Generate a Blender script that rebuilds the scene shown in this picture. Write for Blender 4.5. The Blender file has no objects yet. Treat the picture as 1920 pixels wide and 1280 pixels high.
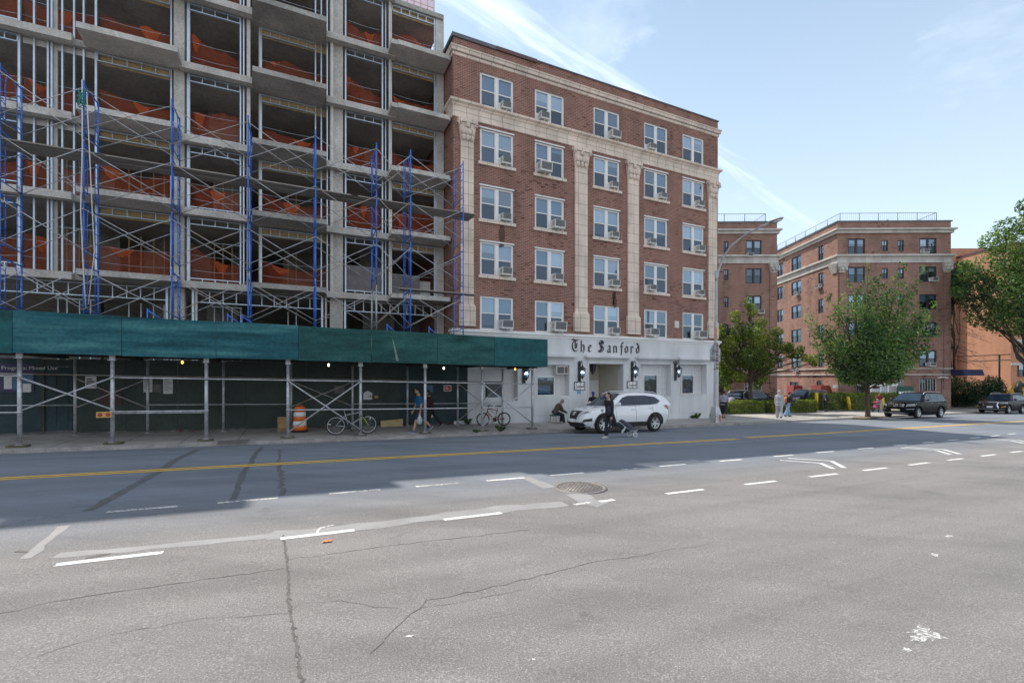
import bpy, bmesh, math, random
from mathutils import Vector, Matrix, Euler
rnd = random.Random(7)
EXPO = 0.58; SKYS = 0.11; SUNE = 3.5; BACKC = 0.7; CLOUD = (8.0,9.0,10.0,1)
sc = bpy.context.scene
col = sc.collection
R = math.radians

# ------------------------------------------------------------------ camera model (used to place things on real planes)
F = 872.0; HV = 707.0; PSI = R(25.6); CP = math.cos(PSI); SP = math.sin(PSI); CZ = 2.0
def ray(u, v):
    xc = (u-960)/F
    return (xc*CP+SP, CP-xc*SP, -(v-HV)/F)
def on_y(u, v, Y):
    r = ray(u, v); k = Y/r[1]
    return Vector((r[0]*k, Y, CZ+r[2]*k))
def x_at(u, Y): return on_y(u, 700, Y).x
def z_at(u, v, Y): return on_y(u, v, Y).z
def lerp(a, b, t): return a+(b-a)*t
def pw(x, pts):
    if x <= pts[0][0]: return pts[0][1]
    for (a, b), (c, d) in zip(pts, pts[1:]):
        if x <= c: return b+(d-b)*(x-a)/(c-a)
    return pts[-1][1]
def bend(X): return 0.0 if X < 10 else (0.0012*(X-10)**2 if X < 25 else 0.27+0.034*(X-25))
KERB = [(-60, 16.95), (4, 16.95), (9, 17.25), (16, 17.3), (22, 17.6), (27, 17.95), (37, 18.7), (50, 19.6), (75, 20.6), (160, 23)]
def kerb_y(X): return pw(X, KERB)
def zlong(X): return -0.02*max(-40, min(75, X))
def zroad(X, Y):
    d = kerb_y(X)-Y; c = 0.0
    if d < 3.6: c = -0.17*((3.6-max(d, 0))/3.6)**1.3
    return zlong(X)+c
def zwalk(X, Y=0): return zlong(X)-0.05
def ground(u, v, zf=zroad):
    r = ray(u, v); k = 5.0
    for i in range(150):
        k += 0.5*((zf(r[0]*k, r[1]*k)-CZ)/r[2]-k)
    return Vector((r[0]*k, r[1]*k, zf(r[0]*k, r[1]*k)))
def walk_pt(X, Y): return Vector((X, Y, zwalk(X)))
def road_pt(X, Y): return Vector((X, Y, zroad(X, Y)))

# ------------------------------------------------------------------ mesh builder
class MB:
    def __init__(s): s.v = []; s.f = []; s.sm = []
    def add(s, vs, fs, smooth=False):
        b = len(s.v); s.v += [tuple(p) for p in vs]
        for f in fs: s.f.append([b+i for i in f]); s.sm.append(smooth)
        return s
    def hexa(s, p):   # 8 points, bottom ccw then top ccw
        return s.add(p, [(3,2,1,0),(4,5,6,7),(0,1,5,4),(1,2,6,5),(2,3,7,6),(3,0,4,7)])
    def box(s, x0, x1, y0, y1, z0, z1):
        return s.hexa([(x0,y0,z0),(x1,y0,z0),(x1,y1,z0),(x0,y1,z0),(x0,y0,z1),(x1,y0,z1),(x1,y1,z1),(x0,y1,z1)])
    def beam(s, p, q, w, h, up=(0,0,1)):   # rectangular bar between two points
        p = Vector(p); q = Vector(q); d = (q-p).normalized(); u = Vector(up)
        if abs(d.dot(u)) > .98: u = Vector((0,1,0))
        a = d.cross(u).normalized(); b = a.cross(d).normalized(); a *= w/2; b *= h/2
        return s.hexa([p-a-b, p+a-b, q+a-b, q-a-b, p-a+b, p+a+b, q+a+b, q-a+b])
    def obox(s, c, sx, sy, sz, M=None):
        c = Vector(c); P = []
        for z in (-1,1):
            for x,y in ((-1,-1),(1,-1),(1,1),(-1,1)):
                w = Vector((x*sx/2,y*sy/2,z*sz/2))
                if M: w = M @ w
                P.append(c+w)
        return s.hexa(P)
    def path(s, pts, rad, n=8, cap=True, smooth=True, flat=None, closed=False):
        pts = [Vector(p) for p in pts]; N = len(pts)
        if not hasattr(rad, '__len__'): rad = [rad]*N
        t0 = (pts[1]-pts[0]).normalized()
        a = t0.orthogonal().normalized() if flat is None else (Vector(flat)-t0*Vector(flat).dot(t0)).normalized()
        vs = []; prev = t0
        for i in range(N):
            if closed: t = (pts[(i+1)%N]-pts[i-1]).normalized()
            elif i == 0: t = t0
            elif i == N-1: t = (pts[i]-pts[i-1]).normalized()
            else: t = ((pts[i]-pts[i-1]).normalized()+(pts[i+1]-pts[i]).normalized())
            if t.length < 1e-6: t = prev
            t = t.normalized()
            a = (a-t*a.dot(t)); a = a.normalized() if a.length > 1e-6 else t.orthogonal().normalized()
            b = t.cross(a); prev = t
            r = rad[i]; ra, rb = (r if isinstance(r, (tuple, list)) else (r, r))
            for k in range(n):
                an = 2*math.pi*k/n
                vs.append(pts[i]+a*ra*math.cos(an)+b*rb*math.sin(an))
        fs = []
        for i in range(N if closed else N-1):
            j = (i+1)%N
            for k in range(n):
                k2 = (k+1)%n
                fs.append((i*n+k, i*n+k2, j*n+k2, j*n+k))
        if cap and not closed:
            fs.append(tuple(range(n-1,-1,-1))); fs.append(tuple(range((N-1)*n, N*n)))
        return s.add(vs, fs, smooth)
    def tube(s, p, q, r, n=8, r2=None): return s.path([p, q], [r, r if r2 is None else r2], n)
    def lathe(s, prof, c=(0,0,0), n=20, M=None, smooth=True, cap=True):   # profile (r, z), axis z
        c = Vector(c); vs = []
        for r, z in prof:
            for k in range(n):
                a = 2*math.pi*k/n; w = Vector((r*math.cos(a), r*math.sin(a), z))
                if M: w = M @ w
                vs.append(c+w)
        fs = []; N = len(prof)
        for i in range(N-1):
            for k in range(n):
                k2 = (k+1)%n; fs.append((i*n+k, i*n+k2, (i+1)*n+k2, (i+1)*n+k))
        if cap:
            fs.append(tuple(range(n-1,-1,-1))); fs.append(tuple(range((N-1)*n, N*n)))
        return s.add(vs, fs, smooth)
    def ball(s, c, rx, ry=None, rz=None, nu=14, nv=9, M=None):
        ry = ry or rx; rz = rz or rx; c = Vector(c); vs = []; fs = []
        for j in range(nv+1):
            th = math.pi*j/nv
            for k in range(nu):
                a = 2*math.pi*k/nu
                w = Vector((rx*math.sin(th)*math.cos(a), ry*math.sin(th)*math.sin(a), -rz*math.cos(th)))
                if M: w = M @ w
                vs.append(c+w)
        for j in range(nv):
            for k in range(nu):
                k2 = (k+1)%nu; fs.append((j*nu+k, j*nu+k2, (j+1)*nu+k2, (j+1)*nu+k))
        return s.add(vs, fs, True)
    def prism(s, poly, fn, d0, d1):        # 2-D outline (ccw), fn(a, b, d) -> point; extruded d0..d1
        n = len(poly)
        vs = [fn(a, b, d0) for a, b in poly]+[fn(a, b, d1) for a, b in poly]
        fs = [tuple(range(n-1,-1,-1)), tuple(range(n, 2*n))]+[(i,(i+1)%n,n+(i+1)%n,n+i) for i in range(n)]
        return s.add(vs, fs)
    def quad(s, a, b, c, d): return s.add([a,b,c,d], [(0,1,2,3)])
    def sheet(s, nu, nv, fn, smooth=True):
        vs = [fn(i/(nu), j/(nv)) for j in range(nv+1) for i in range(nu+1)]
        fs = [(j*(nu+1)+i, j*(nu+1)+i+1, (j+1)*(nu+1)+i+1, (j+1)*(nu+1)+i) for j in range(nv) for i in range(nu)]
        return s.add(vs, fs, smooth)
    def mesh(s, name, off=None):
        me = bpy.data.meshes.new(name)
        vs = s.v if off is None else [(p[0]-off[0], p[1]-off[1], p[2]-off[2]) for p in s.v]
        me.from_pydata(vs, [], s.f)
        me.polygons.foreach_set('use_smooth', s.sm)
        me.update()
        return me

def link(o): col.objects.link(o); return o
def fix_normals(me):
    bm = bmesh.new(); bm.from_mesh(me); bmesh.ops.recalc_face_normals(bm, faces=bm.faces); bm.to_mesh(me); bm.free()
def obj(name, mb, m, parent=None, off=None, recalc=True, sharp=None):
    """one mesh object; off = world offset subtracted from the vertices (the thing's own base point)"""
    me = mb.mesh(name, off) if isinstance(mb, MB) else mb
    if recalc: fix_normals(me)
    if sharp is not None: me.set_sharp_from_angle(angle=R(sharp))
    o = bpy.data.objects.new(name, me); me.materials.clear(); me.materials.append(m)
    link(o)
    if parent is not None: o.parent = parent
    return o
def wobj(name, mb, m, root, **k):          # vertices given in world space, root an unrotated Empty
    return obj(name, mb, m, root, off=root.location, **k)
def tag(o, label, cat, group=None, kind=None):
    if label: o['label'] = label
    if cat: o['category'] = cat
    if group: o['group'] = group
    if kind: o['kind'] = kind
    return o
def thing(name, label, cat, loc=(0,0,0), rz=0.0, group=None):
    o = bpy.data.objects.new(name, None); o.empty_display_size = .2; link(o)
    o.location = loc; o.rotation_euler = (0,0,rz)
    return tag(o, label, cat, group)
def wthing(name, mb, m, label, cat, group=None, base=None, **k):   # a thing that is one mesh (world-space vertices)
    if base is None:
        xs = [p[0] for p in mb.v]; ys = [p[1] for p in mb.v]; zs = [p[2] for p in mb.v]
        base = ((min(xs)+max(xs))/2, (min(ys)+max(ys))/2, min(zs))
    o = obj(name, mb, m, None, off=base, **k); o.location = base
    return tag(o, label, cat, group)
def struct(name, mb, m, **k):
    o = obj(name, mb, m, None, **k); o['kind'] = 'structure'; return o
def copy_tree(o, parent=None, inherit=True):
    c = o.copy(); link(c)
    if parent is not None: c.parent = parent
    for ch in list(o.children): copy_tree(ch, c)
    return c

# ------------------------------------------------------------------ materials
def newmat(name):
    m = bpy.data.materials.new(name); m.use_nodes = True
    nt = m.node_tree; b = nt.nodes['Principled BSDF']
    return m, nt, b
def nd(nt, t, **k):
    n = nt.nodes.new(t)
    for a, v in k.items(): setattr(n, a, v)
    return n
def setin(n, **k):
    for a, v in k.items(): n.inputs[a.replace('_', ' ')].default_value = v
def rgba(c): return (c[0], c[1], c[2], 1)
def noise(nt, scale, vec=None, detail=4, rough=.55, stretch=None):
    n = nd(nt, 'ShaderNodeTexNoise'); setin(n, Scale=scale, Detail=detail, Roughness=rough)
    tc = nd(nt, 'ShaderNodeTexCoord')
    src = tc.outputs['Object'] if vec is None else vec
    if stretch:
        mp = nd(nt, 'ShaderNodeMapping'); mp.inputs['Scale'].default_value = stretch
        nt.links.new(src, mp.inputs['Vector']); src = mp.outputs['Vector']
    nt.links.new(src, n.inputs['Vector'])
    return n
def ramp(nt, src, stops):
    r = nd(nt, 'ShaderNodeValToRGB'); e = r.color_ramp.elements
    while len(e) < len(stops): e.new(.5)
    for el, (p, c) in zip(e, stops):
        el.position = p; el.color = rgba(c) if hasattr(c, '__len__') else (c,c,c,1)
    nt.links.new(src, r.inputs['Fac']); return r
def mixc(nt, fac, a, b, mode='MIX'):
    m = nd(nt, 'ShaderNodeMix', data_type='RGBA', blend_type=mode)
    for i, x in ((0, fac), (6, a), (7, b)):
        if hasattr(x, 'links') or isinstance(x, bpy.types.NodeSocket): nt.links.new(x, m.inputs[i])
        else: m.inputs[i].default_value = rgba(x) if hasattr(x, '__len__') else x
    return m.outputs[2]
def bumpn(nt, b, h, strength=.3, dist=.02):
    bp = nd(nt, 'ShaderNodeBump'); setin(bp, Strength=strength, Distance=dist)
    nt.links.new(h, bp.inputs['Height']); nt.links.new(bp.outputs['Normal'], b.inputs['Normal'])
def M(name, c, rough=.7, metal=0.0, var=.2, scale=3.0, bump=0.0, stretch=None, spec=.5, coat=0.0, c2=None, fine=None):
    """painted / mineral / metal surface: base colour varied by two noises"""
    m, nt, b = newmat(name)
    n = noise(nt, scale, stretch=stretch)
    lo = tuple(x*(1-var) for x in c); hi = tuple(min(1, x*(1+var)) for x in c)
    r = ramp(nt, n.outputs['Fac'], [(.3, lo), (.5, c), (.72, c2 or hi)])
    out = r.outputs['Color']
    if fine:
        n2 = noise(nt, fine, detail=2)
        r2 = ramp(nt, n2.outputs['Fac'], [(.3, .8), (.7, 1.15)])
        out = mixc(nt, 1.0, out, r2.outputs['Color'], 'MULTIPLY')
    nt.links.new(out, b.inputs['Base Color'])
    setin(b, Roughness=rough, Metallic=metal); b.inputs['Specular IOR Level'].default_value = spec
    b.inputs['Coat Weight'].default_value = coat; b.inputs['Coat Roughness'].default_value = .04
    if bump: bumpn(nt, b, noise(nt, (fine or scale*8)).outputs['Fac'], bump)
    return m
def brick_mat(name, c1, c2, mortar, dark=.12, width=.21, row=.072, stain=.35, ang=0.0):
    m, nt, b = newmat(name)
    tc = nd(nt, 'ShaderNodeTexCoord'); sp = nd(nt, 'ShaderNodeSeparateXYZ'); nt.links.new(tc.outputs['Object'], sp.inputs[0])
    ad = nd(nt, 'ShaderNodeMath', operation='ADD'); nt.links.new(sp.outputs['X'], ad.inputs[0]); nt.links.new(sp.outputs['Y'], ad.inputs[1])
    cb = nd(nt, 'ShaderNodeCombineXYZ'); nt.links.new(ad.outputs[0], cb.inputs['X']); nt.links.new(sp.outputs['Z'], cb.inputs['Y'])
    br = nd(nt, 'ShaderNodeTexBrick'); nt.links.new(cb.outputs[0], br.inputs['Vector'])
    br.inputs['Color1'].default_value = rgba(c1); br.inputs['Color2'].default_value = rgba(c2); br.inputs['Mortar'].default_value = rgba(mortar)
    setin(br, Scale=1.0, Bias=-.1); br.inputs['Mortar Size'].default_value = .15*row; br.inputs['Mortar Smooth'].default_value = .2
    br.inputs['Brick Width'].default_value = width; br.inputs['Row Height'].default_value = row
    # scattered dark headers
    wn = nd(nt, 'ShaderNodeTexVoronoi'); wn.feature = 'F1'; wn.distance = 'CHEBYCHEV'
    mp = nd(nt, 'ShaderNodeMapping'); mp.inputs['Scale'].default_value = (1/width, 1/row, 1); nt.links.new(cb.outputs[0], mp.inputs['Vector'])
    nt.links.new(mp.outputs['Vector'], wn.inputs['Vector']); setin(wn, Scale=1.0, Randomness=.35)
    sx = nd(nt, 'ShaderNodeSeparateColor'); nt.links.new(wn.outputs['Color'], sx.inputs[0])
    rp = ramp(nt, sx.outputs['Red'], [(0, 1), (dark, 1), (dark+.01, 0)])
    big = noise(nt, .35, detail=3); rb = ramp(nt, big.outputs['Fac'], [(.45, .15), (.7, .95)])
    mk = nd(nt, 'ShaderNodeMath', operation='MULTIPLY'); nt.links.new(rp.outputs['Color'], mk.inputs[0]); nt.links.new(rb.outputs['Color'], mk.inputs[1])
    o = mixc(nt, mk.outputs[0], br.outputs['Color'], tuple(x*.38 for x in c2))
    st = noise(nt, .8, detail=5, stretch=(1,1,.35)); rs = ramp(nt, st.outputs['Fac'], [(.3, 1-stain), (.55, 1.0), (.75, 1.12)])
    o = mixc(nt, 1.0, o, rs.outputs['Color'], 'MULTIPLY')
    nt.links.new(o, b.inputs['Base Color']); setin(b, Roughness=.88); b.inputs['Specular IOR Level'].default_value = .2
    bumpn(nt, b, br.outputs['Fac'], -.4, .01)
    return m
def blocks_mat(name, c, bw, bh, stain=.2, seam=.55):
    """stone / terracotta: big block joints"""
    m, nt, b = newmat(name)
    tc = nd(nt, 'ShaderNodeTexCoord'); sp = nd(nt, 'ShaderNodeSeparateXYZ'); nt.links.new(tc.outputs['Object'], sp.inputs[0])
    ad = nd(nt, 'ShaderNodeMath', operation='ADD'); nt.links.new(sp.outputs['X'], ad.inputs[0]); nt.links.new(sp.outputs['Y'], ad.inputs[1])
    cb = nd(nt, 'ShaderNodeCombineXYZ'); nt.links.new(ad.outputs[0], cb.inputs['X']); nt.links.new(sp.outputs['Z'], cb.inputs['Y'])
    br = nd(nt, 'ShaderNodeTexBrick'); nt.links.new(cb.outputs[0], br.inputs['Vector'])
    br.inputs['Color1'].default_value = rgba(c); br.inputs['Color2'].default_value = rgba(tuple(x*.9 for x in c)); br.inputs['Mortar'].default_value = rgba(tuple(x*seam for x in c))
    setin(br, Scale=1.0); br.inputs['Mortar Size'].default_value = .012; br.inputs['Brick Width'].default_value = bw; br.inputs['Row Height'].default_value = bh
    br.offset = 0.0
    st = noise(nt, 1.3, detail=6, stretch=(1,1,.5)); rs = ramp(nt, st.outputs['Fac'], [(.3, 1-stain), (.6, 1.0), (.8, 1.06)])
    o = mixc(nt, 1.0, br.outputs['Color'], rs.outputs['Color'], 'MULTIPLY')
    nt.links.new(o, b.inputs['Base Color']); setin(b, Roughness=.8)
    return m
def glass_mat(name, tint=(.55,.62,.68), refl=.12, rough=.015):
    m, nt, b = newmat(name); nt.nodes.remove(b)
    out = nt.nodes['Material Output']
    tr = nd(nt, 'ShaderNodeBsdfTransparent'); tr.inputs['Color'].default_value = rgba(tint)
    gl = nd(nt, 'ShaderNodeBsdfGlossy'); gl.inputs['Color'].default_value = (.62,.80,1.0,1); setin(gl, Roughness=rough)  # blue of the reflected sky painted into the gloss colour
    fr = nd(nt, 'ShaderNodeFresnel'); setin(fr, IOR=1.5)
    ma = nd(nt, 'ShaderNodeMath', operation='MULTIPLY_ADD'); ma.use_clamp = True
    nt.links.new(fr.outputs[0], ma.inputs[0]); ma.inputs[1].default_value = 1.3; ma.inputs[2].default_value = refl
    n = noise(nt, 1.7, detail=1)
    bp = nd(nt, 'ShaderNodeBump'); setin(bp, Strength=.06, Distance=.05); nt.links.new(n.outputs['Fac'], bp.inputs['Height']); nt.links.new(bp.outputs[0], gl.inputs['Normal'])
    mx = nd(nt, 'ShaderNodeMixShader'); nt.links.new(ma.outputs[0], mx.inputs[0]); nt.links.new(tr.outputs[0], mx.inputs[1]); nt.links.new(gl.outputs[0], mx.inputs[2])
    nt.links.new(mx.outputs[0], out.inputs['Surface'])
    return m
def leaf_mat(name, dark, mid, light, scale=1.4, trans=.35):
    m, nt, b = newmat(name); nt.nodes.remove(b); out = nt.nodes['Material Output']
    at = nd(nt, 'ShaderNodeAttribute'); at.attribute_name = 'tone'
    r = ramp(nt, at.outputs['Fac'], [(0, dark), (.5, mid), (1, light)])
    d = nd(nt, 'ShaderNodeBsdfDiffuse'); t = nd(nt, 'ShaderNodeBsdfTranslucent'); g = nd(nt, 'ShaderNodeBsdfGlossy'); setin(g, Roughness=.5); g.inputs['Color'].default_value = (.6,.65,.6,1)
    nt.links.new(r.outputs[0], d.inputs['Color'])
    tc = mixc(nt, 1.0, r.outputs[0], (1.35,1.5,.55), 'MULTIPLY'); nt.links.new(tc, t.inputs['Color'])
    mx = nd(nt, 'ShaderNodeMixShader'); mx.inputs[0].default_value = trans
    nt.links.new(d.outputs[0], mx.inputs[1]); nt.links.new(t.outputs[0], mx.inputs[2])
    m2 = nd(nt, 'ShaderNodeMixShader'); m2.inputs[0].default_value = .03
    nt.links.new(mx.outputs[0], m2.inputs[1]); nt.links.new(g.outputs[0], m2.inputs[2])
    nt.links.new(m2.outputs[0], out.inputs['Surface'])
    return m
def net_mat(name, c, hole=.3):
    m, nt, b = newmat(name); nt.nodes.remove(b); out = nt.nodes['Material Output']
    n = noise(nt, 2.2, detail=4); r = ramp(nt, n.outputs['Fac'], [(.3, tuple(x*.9 for x in c)), (.7, tuple(min(1, x*1.1) for x in c))])
    d = nd(nt, 'ShaderNodeBsdfDiffuse'); nt.links.new(r.outputs[0], d.inputs['Color'])
    t = nd(nt, 'ShaderNodeBsdfTranslucent'); nt.links.new(r.outputs[0], t.inputs['Color'])
    mx = nd(nt, 'ShaderNodeMixShader'); mx.inputs[0].default_value = .45; nt.links.new(d.outputs[0], mx.inputs[1]); nt.links.new(t.outputs[0], mx.inputs[2])
    tr = nd(nt, 'ShaderNodeBsdfTransparent')
    n2 = noise(nt, 5, detail=3); r2 = ramp(nt, n2.outputs['Fac'], [(.3, hole*.97), (.7, hole*1.03)])
    m2 = nd(nt, 'ShaderNodeMixShader'); nt.links.new(r2.outputs[0], m2.inputs[0]); nt.links.new(mx.outputs[0], m2.inputs[1]); nt.links.new(tr.outputs[0], m2.inputs[2])
    nt.links.new(m2.outputs[0], out.inputs['Surface'])
    return m
def emis(name, c, s):
    m, nt, b = newmat(name); b.inputs['Emission Color'].default_value = rgba(c); setin(b, Emission_Strength=s); b.inputs['Base Color'].default_value = rgba(c)
    return m
def asphalt_mat():
    m, nt, b = newmat('asphalt')
    tc = nd(nt, 'ShaderNodeTexCoord'); sp = nd(nt, 'ShaderNodeSeparateXYZ'); nt.links.new(tc.outputs['Object'], sp.inputs[0])
    # old coarse surface near the camera, newer smoother and darker surface beyond the bike lane, blue of its shade painted in
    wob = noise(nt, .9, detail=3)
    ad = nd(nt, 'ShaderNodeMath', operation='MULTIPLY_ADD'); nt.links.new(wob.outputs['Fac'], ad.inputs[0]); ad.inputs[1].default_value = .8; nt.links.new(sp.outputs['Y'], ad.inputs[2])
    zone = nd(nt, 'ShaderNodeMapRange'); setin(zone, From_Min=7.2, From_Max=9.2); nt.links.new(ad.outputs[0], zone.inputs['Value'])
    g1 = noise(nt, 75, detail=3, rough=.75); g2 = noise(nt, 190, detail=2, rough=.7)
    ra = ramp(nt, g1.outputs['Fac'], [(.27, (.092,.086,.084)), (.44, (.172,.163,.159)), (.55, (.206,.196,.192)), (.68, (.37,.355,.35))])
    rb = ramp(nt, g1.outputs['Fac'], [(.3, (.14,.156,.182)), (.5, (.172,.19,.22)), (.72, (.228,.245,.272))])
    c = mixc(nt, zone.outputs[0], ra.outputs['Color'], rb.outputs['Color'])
    rf = ramp(nt, g2.outputs['Fac'], [(.3, .82), (.7, 1.16)])
    c = mixc(nt, 1.0, c, rf.outputs['Color'], 'MULTIPLY')
    big = noise(nt, .28, detail=6, rough=.6); rg = ramp(nt, big.outputs['Fac'], [(.28, (.84,.84,.845)), (.5, (1,1,1)), (.74, (1.1,1.09,1.08))])
    c = mixc(nt, 1.0, c, rg.outputs['Color'], 'MULTIPLY')
    # wheel-path streaks along the street
    st = noise(nt, 1.0, detail=5, stretch=(.06, 1.6, 1)); rs = ramp(nt, st.outputs['Fac'], [(.3, .84), (.6, 1.06)])
    c = mixc(nt, 1.0, c, rs.outputs['Color'], 'MULTIPLY')
    tm = nd(nt, 'ShaderNodeMapping'); tm.inputs['Rotation'].default_value = (0,0,R(33)); nt.links.new(tc.outputs['Object'], tm.inputs['Vector']); sw = noise(nt, 1.0, vec=tm.outputs['Vector'], detail=6, rough=.65, stretch=(.12,1.3,1)); rw = ramp(nt, sw.outputs['Fac'], [(.33, .86), (.55, 1.04)]); c = mixc(nt, 1.0, c, rw.outputs['Color'], 'MULTIPLY')
    # oil stains
    oi = noise(nt, 1.1, detail=4, rough=.7); ro = ramp(nt, oi.outputs['Fac'], [(.28, .8), (.36, 1.0)])
    c = mixc(nt, 1.0, c, ro.outputs['Color'], 'MULTIPLY')
    nt.links.new(c, b.inputs['Base Color']); setin(b, Roughness=.82); b.inputs['Specular IOR Level'].default_value = .35
    bumpn(nt, b, g1.outputs['Fac'], .55, .012)
    return m
def walk_mat():
    m, nt, b = newmat('pavement concrete')
    tc = nd(nt, 'ShaderNodeTexCoord')
    br = nd(nt, 'ShaderNodeTexBrick'); nt.links.new(tc.outputs['Object'], br.inputs['Vector']); br.offset = 0.0
    br.inputs['Color1'].default_value = rgba((.40,.375,.345)); br.inputs['Color2'].default_value = rgba((.33,.315,.29)); br.inputs['Mortar'].default_value = rgba((.13,.125,.12))
    setin(br, Scale=1.0, Bias=0.0); br.inputs['Mortar Size'].default_value = .014; br.inputs['Brick Width'].default_value = 1.5; br.inputs['Row Height'].default_value = 1.5
    n = noise(nt, 1.2, detail=6, rough=.65); r = ramp(nt, n.outputs['Fac'], [(.3, .68), (.5, .95), (.7, 1.1)])
    c = mixc(nt, 1.0, br.outputs['Color'], r.outputs['Color'], 'MULTIPLY')
    sp = noise(nt, 9, detail=2); r2 = ramp(nt, sp.outputs['Fac'], [(.28, .55), (.36, 1.0)])
    c = mixc(nt, 1.0, c, r2.outputs['Color'], 'MULTIPLY')
    nt.links.new(c, b.inputs['Base Color']); setin(b, Roughness=.85)
    bumpn(nt, b, noise(nt, 60).outputs['Fac'], .2, .005)
    return m

def road_paint(name, c, wear):
    m = M(name, c, .6, var=.14, scale=5, fine=60); nt = m.node_tree; b = nt.nodes['Principled BSDF']; out = nt.nodes['Material Output']
    n1 = noise(nt, 26, detail=4, rough=.7); n2 = noise(nt, 1.7, detail=3)
    ad = nd(nt, 'ShaderNodeMath', operation='MULTIPLY_ADD'); nt.links.new(n2.outputs['Fac'], ad.inputs[0]); ad.inputs[1].default_value = .5; nt.links.new(n1.outputs['Fac'], ad.inputs[2])
    mr = nd(nt, 'ShaderNodeMapRange'); setin(mr, From_Min=.30+wear, From_Max=.24+wear, To_Min=1.0, To_Max=0.0) ; nt.links.new(ad.outputs[0], mr.inputs['Value'])
    mr.inputs['From Min'].default_value = 1.2-wear; mr.inputs['From Max'].default_value = 1.27-wear; mr.inputs['To Min'].default_value = 0; mr.inputs['To Max'].default_value = .85
    tr = nd(nt, 'ShaderNodeBsdfTransparent'); mx = nd(nt, 'ShaderNodeMixShader'); nt.links.new(mr.outputs[0], mx.inputs[0]); nt.links.new(b.outputs[0], mx.inputs[1]); nt.links.new(tr.outputs[0], mx.inputs[2]); nt.links.new(mx.outputs[0], out.inputs['Surface'])
    return m
T = {}
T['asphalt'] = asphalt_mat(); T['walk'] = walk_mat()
T['lot'] = M('lot asphalt', (.13,.128,.125), .85, var=.2, scale=1.5, fine=40)
T['soil'] = M('ground soil', (.12,.10,.075), .95, var=.3, scale=2)
T['kerb'] = M('kerb stone', (.29,.27,.25), .85, var=.3, scale=2.5, fine=30)
T['paint_w'] = road_paint('road paint white', (.70,.69,.67), .36); T['paint_w_worn'] = road_paint('road paint worn', (.58,.57,.55), .46)
T['paint_y'] = road_paint('road paint yellow', (.76,.46,.06), .30)
T['tar'] = M('crack dark', (.115,.107,.10), .9, var=.35, scale=9)
T['patch'] = M('smooth asphalt patch', (.268,.262,.262), .8, var=.14, scale=2, fine=90)
T['seal'] = M('dark joint seal', (.11,.112,.118), .7, var=.2, scale=4)
T['iron'] = M('cast iron', (.20,.185,.175), .6, metal=.35, var=.3, scale=9)
T['brick'] = brick_mat('red brick', (.285,.12,.09), (.195,.078,.06), (.36,.275,.23), row=.08, width=.23, stain=.3)
T['brick_far'] = brick_mat('far red brick', (.31,.14,.105), (.205,.088,.069), (.44,.34,.28), dark=.1, row=.115, width=.33, stain=.3)
T['brick_orange'] = brick_mat('orange brick', (.56,.25,.15), (.48,.205,.12), (.5,.32,.22), dark=.02, stain=.15)
T['terra'] = blocks_mat('cream terracotta', (.80,.67,.565), .62, .55, .3, .4)
T['terra_far'] = blocks_mat('far cream stone', (.64,.60,.55), .9, .8, .28)
T['white_wall'] = M('white stucco', (.63,.635,.645), .75, var=.13, scale=1.1, stretch=(1,1,.3))
T['trim_w'] = M('white painted trim', (.78,.77,.75), .5, var=.05, scale=3)
T['trim_dark'] = M('dark bronze frame', (.035,.03,.03), .5, var=.2, scale=3)
T['coping'] = M('grey metal coping', (.12,.125,.135), .5, metal=.5, var=.2, scale=2)
T['coping_red'] = M('brown metal coping', (.12,.065,.065), .5, metal=.3, var=.2, scale=2)
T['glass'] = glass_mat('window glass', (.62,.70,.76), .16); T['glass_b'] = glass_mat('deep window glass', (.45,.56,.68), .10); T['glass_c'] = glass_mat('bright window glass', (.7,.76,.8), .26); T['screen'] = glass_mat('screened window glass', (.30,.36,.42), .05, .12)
T['blind'] = M('window blind', (.74,.74,.73), .8, var=.06, scale=2)
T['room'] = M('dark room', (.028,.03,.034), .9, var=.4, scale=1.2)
T['ac'] = M('ac casing', (.66,.65,.62), .55, var=.1, scale=4)
T['ac_grille'] = M('ac grille', (.13,.135,.14), .6, var=.3, scale=20)
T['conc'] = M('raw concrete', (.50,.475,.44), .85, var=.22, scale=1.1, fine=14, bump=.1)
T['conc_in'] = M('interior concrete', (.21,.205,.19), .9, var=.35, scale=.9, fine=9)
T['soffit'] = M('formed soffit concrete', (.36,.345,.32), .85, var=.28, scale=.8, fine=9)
T['galv'] = M('galvanised stud', (.53,.61,.70), .42, metal=.55, var=.12, scale=4)
T['tan_stud'] = M('primed stud', (.56,.53,.49), .6, metal=.1, var=.15, scale=3)
T['lumber'] = M('lumber', (.45,.33,.18), .8, var=.25, scale=3, stretch=(1,1,6))
T['plank'] = M('weathered plank', (.27,.245,.215), .85, var=.35, scale=2, stretch=(.3,3,3))
T['net'] = net_mat('orange netting', (.52,.12,.06), .55); T['net_fold'] = net_mat('doubled orange netting', (.70,.17,.065), .32)
T['plate'] = M('grey board', (.16,.145,.15), .8, var=.25, scale=2)
T['blue'] = M('blue scaffold paint', (.03,.15,.58), .45, var=.3, scale=4, fine=15)
T['steel'] = M('galvanised tube', (.47,.475,.49), .45, metal=.45, var=.22, scale=3, fine=12)
T['brace'] = M('weathered brace', (.45,.43,.41), .5, metal=.45, var=.35, scale=2, c2=(.36,.2,.12))
T['ply1'] = M('teal plywood', (.016,.100,.122), .62, spec=.2, var=.5, scale=1.3, stretch=(.35,1,3.2), fine=11, c2=(.06,.19,.2))
T['ply2'] = M('green plywood', (.017,.082,.078), .62, spec=.2, var=.5, scale=1.3, stretch=(.5,1,2.4), fine=11, c2=(.045,.135,.12))
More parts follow.
